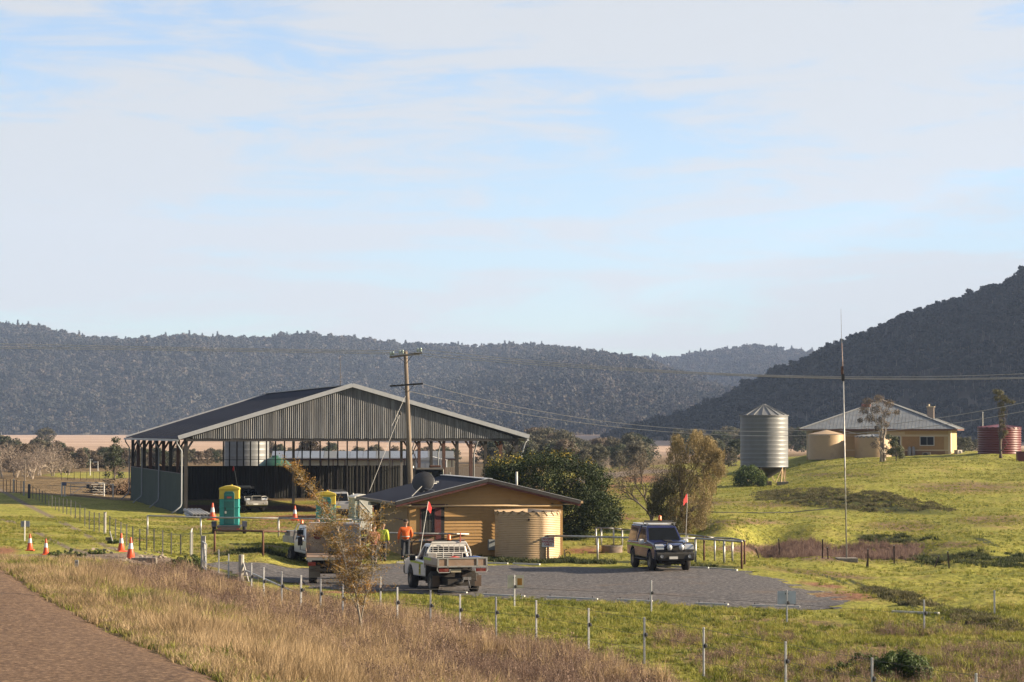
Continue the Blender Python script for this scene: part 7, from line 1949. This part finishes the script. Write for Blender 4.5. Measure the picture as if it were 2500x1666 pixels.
# ------------------------------------------------------------------ people
M_SKIN = mat("sun_tanned_skin", (.42, .24, .17), .6, var=.08)
def skin_obj(name, verts, edges, radii, m, parent, sub=1):
    me = bpy.data.meshes.new(name); me.from_pydata([tuple(v) for v in verts], edges, []); me.materials.append(m)
    o = link(name, me, parent)
    sk = o.modifiers.new("skin", "SKIN"); sk.use_smooth_shade = True; sk.branch_smoothing = .5
    for i, r_ in enumerate(radii):
        d = me.skin_vertices[0].data[i]; d.radius = r_ if isinstance(r_, tuple) else (r_, r_); d.use_root = (i == 0)
    sb = o.modifiers.new("smooth", "SUBSURF"); sb.levels = sub; sb.render_levels = sub
    return o
def person(label, loc, rz, shirt, trouser, arms, legs=None, hair=(.05, .035, .03), H=1.78, lean=0.0, cap=None, beard=False, band=None, group=None):
    """stands at loc facing local -Y. arms: for each side (elbow, wrist)"""
    T = thing("person", label, "person", loc, rz, group); k = H / 1.78
    V = lambda x, y, z: Vector((x * k, (y + lean * max(0, z - .95)) * k, z * k))
    vs, es, rs = [], [], []
    def add(v, r, par=None):
        vs.append(v); rs.append(r); 
        if par is not None: es.append((par, len(vs) - 1))
        return len(vs) - 1
    pel = add(V(0, 0, .95), .10); sp = add(V(0, 0, 1.14), .09, pel); ch = add(V(0, 0, 1.32), .09, sp); nk = add(V(0, 0, 1.50), .068, ch)
    hd = add(V(0, -.015, 1.58), .105, nk); h2 = add(V(0, -.01, 1.66), .132, hd); h3 = add(V(0, .0, 1.74), .112, h2)
    add(V(0, -.15, 1.635), .024, h2)
    for s in (-1, 1): add(V(s * .115, .01, 1.635), .02, h2)
    legs = legs or (((-.10, 0, .50), (-.11, .02, .08)), ((.10, 0, .50), (.11, .02, .08)))
    AR = {}
    for s, (el, wr) in zip((-1, 1), arms):
        sh = add(V(s * .15, 0, 1.38), .05, ch); e = add(V(*el), .042, sh); w_ = add(V(*wr), .028, e)
        d = (V(*wr) - V(*el)).normalized(); side = d.cross(Vector((0, 0, 1)));
        if side.length < .2: side = Vector((0, 1, 0)).cross(d)
        side.normalize(); pm = add(V(*wr) + d * .06, .033, w_)
        up = d.cross(side)
        for j, (o_, L_) in enumerate(((-.027, .07), (-.009, .082), (.009, .078), (.027, .062))):
            a = add(V(*wr) + d * (.09 + L_ * .4) + side * o_ * 1.1, .0095, pm); add(V(*wr) + d * (.085 + L_ * .85) + side * o_ * 1.15 + up * .022, .008, a)
        a = add(V(*wr) + d * .06 + side * .045 + up * .01, .011, pm); add(V(*wr) + d * .095 + side * .055 + up * .02, .009, a)
    for s, (kn, an) in zip((-1, 1), legs):
        hp = add(V(s * .09, 0, .88), .09, pel); kk = add(V(*kn), .06, hp); aa = add(V(*an), .04, kk); add(V(an[0], an[1] - .16, .035), .035, aa)
    skin_obj("body", vs, es, rs, M_SKIN, T)
    # shirt
    vs2 = [V(0, 0, .84), V(0, 0, 1.10), V(0, 0, 1.34), V(0, 0, 1.49)]; es2 = [(0, 1), (1, 2), (2, 3)]; r2 = [(.225, .185), (.215, .175), (.235, .18), .10]
    for s, (el, wr) in zip((-1, 1), arms):
        b = len(vs2); w2 = V(*el).lerp(V(*wr), .92); vs2 += [V(s * .205, 0, 1.385), V(*el), w2]; es2 += [(2, b), (b, b + 1), (b + 1, b + 2)]; r2 += [.10, .078, .06]
    skin_obj("shirt", vs2, es2, r2, shirt, T)
    vs3 = [V(0, 0, .99)]; es3 = []; r3 = [(.185, .15)]
    bt_v = []
    for s, (kn, an) in zip((-1, 1), legs):
        b = len(vs3); a2 = V(*kn).lerp(V(*an), .88); vs3 += [V(s * .092, 0, .84), V(*kn), a2]; es3 += [(0, b), (b, b + 1), (b + 1, b + 2)]; r3 += [.13, .10, .085]
        skin_obj("boot", [V(an[0], an[1], .14), V(an[0], an[1] + .0, .055), V(an[0], an[1] - .17, .04)], [(0, 1), (1, 2)], [.07, .07, .06], M_BLACK, T)
    skin_obj("trousers", vs3, es3, r3, trouser, T)
    hm = mat("hair", hair, .8)
    skin_obj("hair", [V(0, .025, 1.64), V(0, .02, 1.70), V(0, -.03, 1.745)], [(0, 1), (1, 2)], [.126, .136, .10], hm, T)
    if beard: skin_obj("beard", [V(-.05, -.06, 1.60), V(0, -.085, 1.575), V(.05, -.06, 1.60)], [(0, 1), (1, 2)], [.03, .04, .03], hm, T)
    if band:
        for s, (kn, an) in zip((-1, 1), legs):
            c = V(*kn).lerp(V(*an), .12); part("reflective_band", MB().lathe([(.083, -.03), (.086, 0), (.083, .03)], 14, tuple(c)), band, T, True)
            c = V(*el_mid(arms[0])) if False else None
        part("reflective_band", MB().lathe([(.196, -.02), (.198, 0), (.196, .02)], 18, tuple(V(0, 0, 1.02))), band, T, True)
    for s in (-1, 1): part("eye", MB().lathe([(0, -.012), (.012, 0), (0, .012)], 8, tuple(V(s * .038, -.136, 1.665))), M_BLACK, T)
    return T
M_HIV = mat("hi_vis_yellow_cloth", (.62, .72, .04), .7, var=.1); M_HIO = mat("hi_vis_orange_cloth", (.88, .15, .01), .7, var=.1)
M_NAVY = mat("navy_work_cloth", (.018, .024, .045), .85, var=.15); M_BRICK = mat("faded_brick_shirt", (.36, .12, .085), .8, var=.15); M_BAND = mat("silver_reflective_tape", (.55, .56, .58), .4)
M_JEAN = mat("dark_blue_jeans", (.03, .045, .085), .85, var=.2)
q = hit(989, 1372); gy = lambda x, y: (x, y, G(x, y))
q = hit(986, 1371)
person("man in bright orange work shirt and navy trousers seen from behind by the cottage window", gy(q.x, 117.6), pi + .15, M_HIO, M_NAVY, (((-.27, .04, 1.14), (-.24, -.12, .94)), ((.29, .03, 1.14), (.31, -.04, .86))), (((-.10, -.08, .50), (-.12, .0, .08)), ((.12, .03, .50), (.15, .12, .08))), band=M_BAND, H=1.86)
q = at(868, 1360, 118)
person("bearded man in bright yellow shirt leaning on the truck tray", gy(q.x, 112.5), .75, M_HIV, M_NAVY, (((-.34, -.10, 1.20), (-.30, -.38, 1.18)), ((.30, -.16, 1.20), (.12, -.36, 1.16))), beard=True, lean=-.12, H=1.80)
q = at(786, 1330, 124)
person("dark haired man in yellow shirt standing behind the white ute roof", gy(q.x, 121.0), .9, M_HIV, M_NAVY, (((-.25, 0, 1.14), (-.24, -.1, .9)), ((.25, 0, 1.14), (.24, -.1, .9))), H=1.84, hair=(.03, .02, .02))
q = at(911, 1365, 114)
person("man in faded brick red shirt and dark jeans behind the orange sapling leaves", gy(q.x, 114.5), pi + .5, M_BRICK, M_JEAN, (((-.26, 0, 1.14), (-.2, -.2, .98)), ((.27, -.02, 1.14), (.2, -.2, 1.0))), (((-.10, -.12, .50), (-.12, -.02, .08)), ((.12, .05, .50), (.17, .18, .10))), H=1.80)
q = at(932, 1362, 116)
person("man in yellow shirt just behind the man in brick red", gy(q.x, 116.8), pi - .4, M_HIV, M_NAVY, (((-.25, 0, 1.14), (-.24, -.1, .9)), ((.26, 0, 1.14), (.22, -.16, .92))), H=1.78)
# table with a bench by the cottage window
q = at(1035, 1352, 118.6)
T = thing("outdoor_table", "small dark trestle table under the cottage window with things on it", "table", (q.x, 118.8, G(q.x, 118.8)), radians(12.5))
part("table_top", MB().box((.2, 0, .78), (1.9, .6, .05)), M_STEELDK, T); 
for x in (-.6, 1.0): part("leg", MB().bar((x, 0, 0), (x, 0, .76), .06), M_STEELDK, T)
T2 = thing("rusty_trolley", "rusty bent wire frame leaning at the cottage wall", "frame", (at(1020, 1350, 118.3).x, 118.4, G(-4.3, 118.4)), 0)
part("hoop", MB().tube([(.3 * cos(a * .42), 0, .5 + .42 * sin(a * .42)) for a in range(16)], .02, 5), M_RUST, T2); part("leg", MB().bar((0, 0, 0), (0, .05, .5), .03), M_RUST, T2)
T3 = thing("crockery", "white cups on the trestle table by the window", "cups", (q.x, 118.8, G(q.x, 118.8) + .81))
for x in (-.2, .0, .15): part("cup", MB().lathe([(.03, 0), (.045, .02), (.05, .1), (.04, .1)], 12, (x, 0, 0)), M_WHITE, T3, True)
# ------------------------------------------------------------------ grass and weeds
G_DRY = leaf_mat("dry_grass_blades", [(.17, .115, .06), (.31, .22, .12), (.46, .34, .20)], .35, .35)
G_WEED = leaf_mat("purple_brown_weeds", [(.085, .053, .042), (.165, .108, .08), (.29, .20, .145)], .25, .3)
G_GREEN = leaf_mat("green_grass_blades", [(.070, .088, .014), (.155, .168, .026), (.25, .245, .045), (.29, .24, .075)], .35, .3)
G_DKW = leaf_mat("dark_ground_weeds", [(.018, .028, .008), (.04, .055, .015), (.085, .085, .03)], .25, 1.0)
G_BANK = leaf_mat("rough_bank_weeds", [(.040, .042, .016), (.085, .080, .034), (.15, .125, .06)], .25, .8)
G_REED = leaf_mat("swamp_reeds", [(.085, .05, .045), (.15, .095, .08), (.22, .15, .12)], .25, .5)
def tuft(rs, n, h, w, spread, m, lean=.35, heads=False):
    r = np.random.RandomState(rs); vs, fs = [], []
    for i in range(n):
        a = r.rand() * 6.283; q = r.rand() ** .6 * spread; x, y = q * cos(a), q * sin(a)
        hh = h * (.55 + .6 * r.rand()); d = np.array([r.normal() * lean, r.normal() * lean]) * hh; b = r.rand() * 3.14
        wx, wy = cos(b) * w / 2, sin(b) * w / 2; k = len(vs)
        vs += [(x - wx, y - wy, -.04), (x + wx, y + wy, -.04), (x + d[0] * .35 + wx * .7, y + d[1] * .35 + wy * .7, hh * .55), (x + d[0] * .35 - wx * .7, y + d[1] * .35 - wy * .7, hh * .55), (x + d[0], y + d[1], hh)]
        fs += [(k, k + 1, k + 2, k + 3), (k + 3, k + 2, k + 4)]
        if heads and r.rand() < .5:
            for _ in range(4):
                k = len(vs); c = np.array([x + d[0] * .9, y + d[1] * .9, hh * r.uniform(.7, 1.02)]) + r.normal(size=3) * [.03, .03, .02]; s_ = .016
                e = r.normal(size=(3, 3)) * s_; vs += [tuple(c + e[0]), tuple(c + e[1]), tuple(c + e[2])]; fs.append((k, k + 1, k + 2))
    me = bpy.data.meshes.new("tuft"); me.from_pydata(vs, [], fs); me.materials.append(m); return me
def spread_px(n, poly_px, rs, dens=None):
    """random ground points, uniform on the ground, inside a region outlined in the photograph"""
    r = np.random.RandomState(rs)
    W = [np.array(_hitc(a, b)) for a, b in poly_px]
    X = np.array([w[0] for w in W]); Y = np.array([w[1] for w in W])
    PW = list(zip(X, Y)); out = []
    tries = 0
    while sum(len(o) for o in out) < n and tries < 60:
        x = r.uniform(X.min(), X.max(), n * 2); y = r.uniform(Y.min(), Y.max(), n * 2)
        sd = in_poly_sd(x, y, PW); ok = sd > 0
        p = np.clip(sd / 1.2, .15, 1) > r.rand(len(x)); ok &= p
        if dens is not None: ok &= dens(x, y) > r.rand(len(x))
        out.append(np.stack([x[ok], y[ok]], 1)); tries += 1
    P = np.concatenate(out)[:n]
    ok = (in_poly_sd(P[:, 0], P[:, 1], ROAD) < -.02); P = P[ok]
    return np.concatenate([P, ground_z(P[:, 0], P[:, 1])[:, None]], 1)
def _hitc(px_, py_):
    if py_ > 1062:
        v = hit(px_, py_) ; return (v.x, v.y)
    return (0, 0)
def grow(name, label, protos, P, s0, s1, rs, hvar=.35):
    r = np.random.RandomState(rs); n = len(P); s = s0 + (s1 - s0) * r.rand(n) ** 1.4
    sc3 = np.stack([s, s, s * (1 - hvar + 2 * hvar * r.rand(n))], 1)
    return scatter(name, protos, P, r.rand(n) * 6.28, sc3, r.randint(0, len(protos), n), r.rand(n) - .5, label, tilt=r.normal(size=(n, 2)) * .13)
dens_p = lambda f, a, b: (lambda x, y: np.clip((fbm(x * f, y * f, 3) - a) / (b - a), 0, 1))
dry_t = [tuft(100 + i, 26, .55, .016, .20, G_DRY, .28) for i in range(3)]
weed_t = [tuft(110 + i, 30, .62, .013, .22, G_WEED, .30, True) for i in range(3)]
dshort = [tuft(120 + i, 22, .22, .016, .18, G_DRY, .5) for i in range(2)]
grn_t = [tuft(130 + i, 18, .14, .020, .16, G_GREEN, .6) for i in range(3)]
dkw_t = [tuft(140 + i, 26, .22, .045, .22, G_DKW, .7) for i in range(2)]
bank_t = [tuft(145 + i, 26, .20, .03, .22, G_BANK, .8) for i in range(2)]
reed_t = [tuft(150 + i, 30, .8, .025, .3, G_REED, .15) for i in range(2)]
# tall dry grass on the verge
verge = [(110, 1408), (200, 1396), (330, 1425), (520, 1500), (760, 1560), (1000, 1620), (1250, 1700), (1250, 1990), (640, 1990), (620, 1690), (450, 1600), (310, 1530), (200, 1468)]
grow("dry_grass", "tall straw coloured grass along the road edge", dry_t, spread_px(6500, verge, 1, dens_p(.55, .28, .55)), .35, 1.0, 1)
band = [(170, 1398), (330, 1388), (480, 1402), (600, 1440), (735, 1462), (930, 1492), (1120, 1530), (1310, 1575), (1440, 1600), (1575, 1640), (1720, 1700), (1850, 1990), (900, 1990), (860, 1700), (640, 1560), (420, 1480), (260, 1430)]
grow("tall_weeds", "purple brown weeds in a thick band along the wire fence", weed_t, spread_px(8000, band, 2, dens_p(.4, .26, .54)), .25, .82, 2)
grow("dry_grass", "straw coloured grass mixed into the band of weeds", dry_t, spread_px(1500, band, 3, dens_p(.3, .42, .6)), .6, 1.15, 3)
edge = [(-60, 1385), (60, 1392), (150, 1400), (230, 1450), (370, 1500), (500, 1570), (660, 1660), (720, 1760), (600, 1760), (500, 1668), (372, 1592), (212, 1517), (106, 1459), (0, 1390)]
grow("verge_grass", "short yellow green grass at the ragged edge of the road", dshort + grn_t[:2], spread_px(6500, edge, 4), .6, 1.3, 4)
left = [(-200, 1372), (150, 1368), (330, 1385), (300, 1420), (120, 1410), (0, 1386), (-200, 1380)]
grow("verge_grass", "short grass between the road and the gravel track", grn_t + dshort[:1], spread_px(2200, left, 5), .8, 1.5, 5)
grow("green_grass", "green patches inside the roadside grass", [grn_t[0], grn_t[1], grn_t[2]], spread_px(2600, verge, 41, dens_p(.28, .52, .62)), 1.2, 2.6, 41)
for k, (cx_, cy_, rx_, ry_) in enumerate(((400, 1497, 60, 18), (300, 1446, 50, 9), (480, 1525, 45, 10), (240, 1412, 70, 8), (880, 1610, 70, 12), (640, 1600, 40, 9), (60, 1385, 90, 7))):
    grow("green_grass", "green clump of grass inside the roadside growth", [grn_t[0], grn_t[2]], spread_px(260, [(cx_ + rx_ * cos(a * .6), cy_ + ry_ * sin(a * .6)) for a in range(10)], 60 + k), .8, 1.7, 60 + k)
# paddock at the right of the fence
pad = [(880, 1450), (1180, 1458), (1500, 1470), (1780, 1484), (2100, 1490), (2500, 1470), (2600, 1500), (2700, 1800), (1800, 1800), (1720, 1690), (1573, 1625), (1309, 1575), (1000, 1510)]
grow("green_grass", "short green grass in the paddock before the gravel", grn_t, spread_px(15000, pad, 6, dens_p(.6, .25, .6)), .45, 1.1, 6)
pdry = [(1500, 1530), (1800, 1545), (2100, 1530), (2600, 1520), (2700, 1660), (2500, 1800), (1850, 1720), (1700, 1640)]
grow("dry_grass", "dry pinkish tufts scattered through the right paddock", [weed_t[0], dshort[0], dshort[1]], spread_px(3400, pdry, 7, dens_p(.3, .42, .60)), .3, .75, 7)
grow("green_grass", "lush green patches in the right paddock", grn_t, spread_px(3000, pdry, 47, dens_p(.3, .5, .62)), .9, 1.8, 47)
mid = [(-100, 1265), (340, 1262), (900, 1262), (900, 1372), (700, 1378), (520, 1382), (330, 1345), (0, 1340), (-100, 1345)]
grow("green_grass", "short green grass of the yard behind the gravel", grn_t, spread_px(14000, mid, 8, dens_p(.35, .35, .62)), .3, .8, 8)
hillp = [(1400, 1200), (1700, 1165), (1950, 1130), (2350, 1115), (2560, 1125), (2700, 1250), (2700, 1480), (2300, 1480), (2080, 1470), (1900, 1400), (1700, 1388), (1250, 1378), (1380, 1330)]
grow("green_grass", "short green grass over the mound and the slope", grn_t, spread_px(36000, hillp, 9, dens_p(.3, .3, .6)), .3, .85, 9)
for k, (pl, n) in enumerate((([(1830, 1205), (1900, 1198), (2080, 1196), (2180, 1206), (2330, 1238), (2340, 1252), (2200, 1250), (2100, 1250), (1950, 1238), (1840, 1222)], 5200), ([(2080, 1424), (2180, 1444), (2300, 1480), (2420, 1510), (2520, 1535), (2520, 1552), (2400, 1538), (2280, 1505), (2170, 1470), (2100, 1440)], 1800), ([(2090, 1310), (2200, 1306), (2300, 1318), (2200, 1324), (2100, 1322)], 700), ([(2150, 1362), (2300, 1366), (2520, 1358), (2520, 1384), (2400, 1388), (2250, 1380)], 1200), ([(1100, 1362), (1300, 1364), (1480, 1372), (1810, 1385), (1800, 1391), (1460, 1378), (1100, 1370)], 900), ([(360, 1385), (460, 1378), (540, 1395), (540, 1425), (460, 1415), (380, 1400)], 900), ([(520, 1352), (720, 1356), (900, 1358), (900, 1366), (700, 1366), (520, 1362)], 500))):
    grow("ground_weeds", ["dark rough weeds on the bank across the slope", "dark weeds along the ditch at the right", "dark green weeds above the reed bed", "dark weeds on the spoil mounds at the right", "low dark weeds along the foot of the pipe rail", "green weeds around the folded gate", "low weeds along the rusty rail"][k], (bank_t if k in (0, 1) else dkw_t), spread_px(int(n * .7), pl, 20 + k, dens_p(.8, .36, .62)), .3, .9, 20 + k)
reedp = [(1700, 1334), (1770, 1328), (1900, 1328), (2050, 1332), (2150, 1318), (2260, 1330), (2240, 1372), (2120, 1370), (2000, 1362), (1850, 1352)]
grow("reeds", "purple brown reeds in the swampy hollow beyond the mast", reed_t, spread_px(3600, reedp, 30, dens_p(.22, .36, .66)), .14, .48, 30)
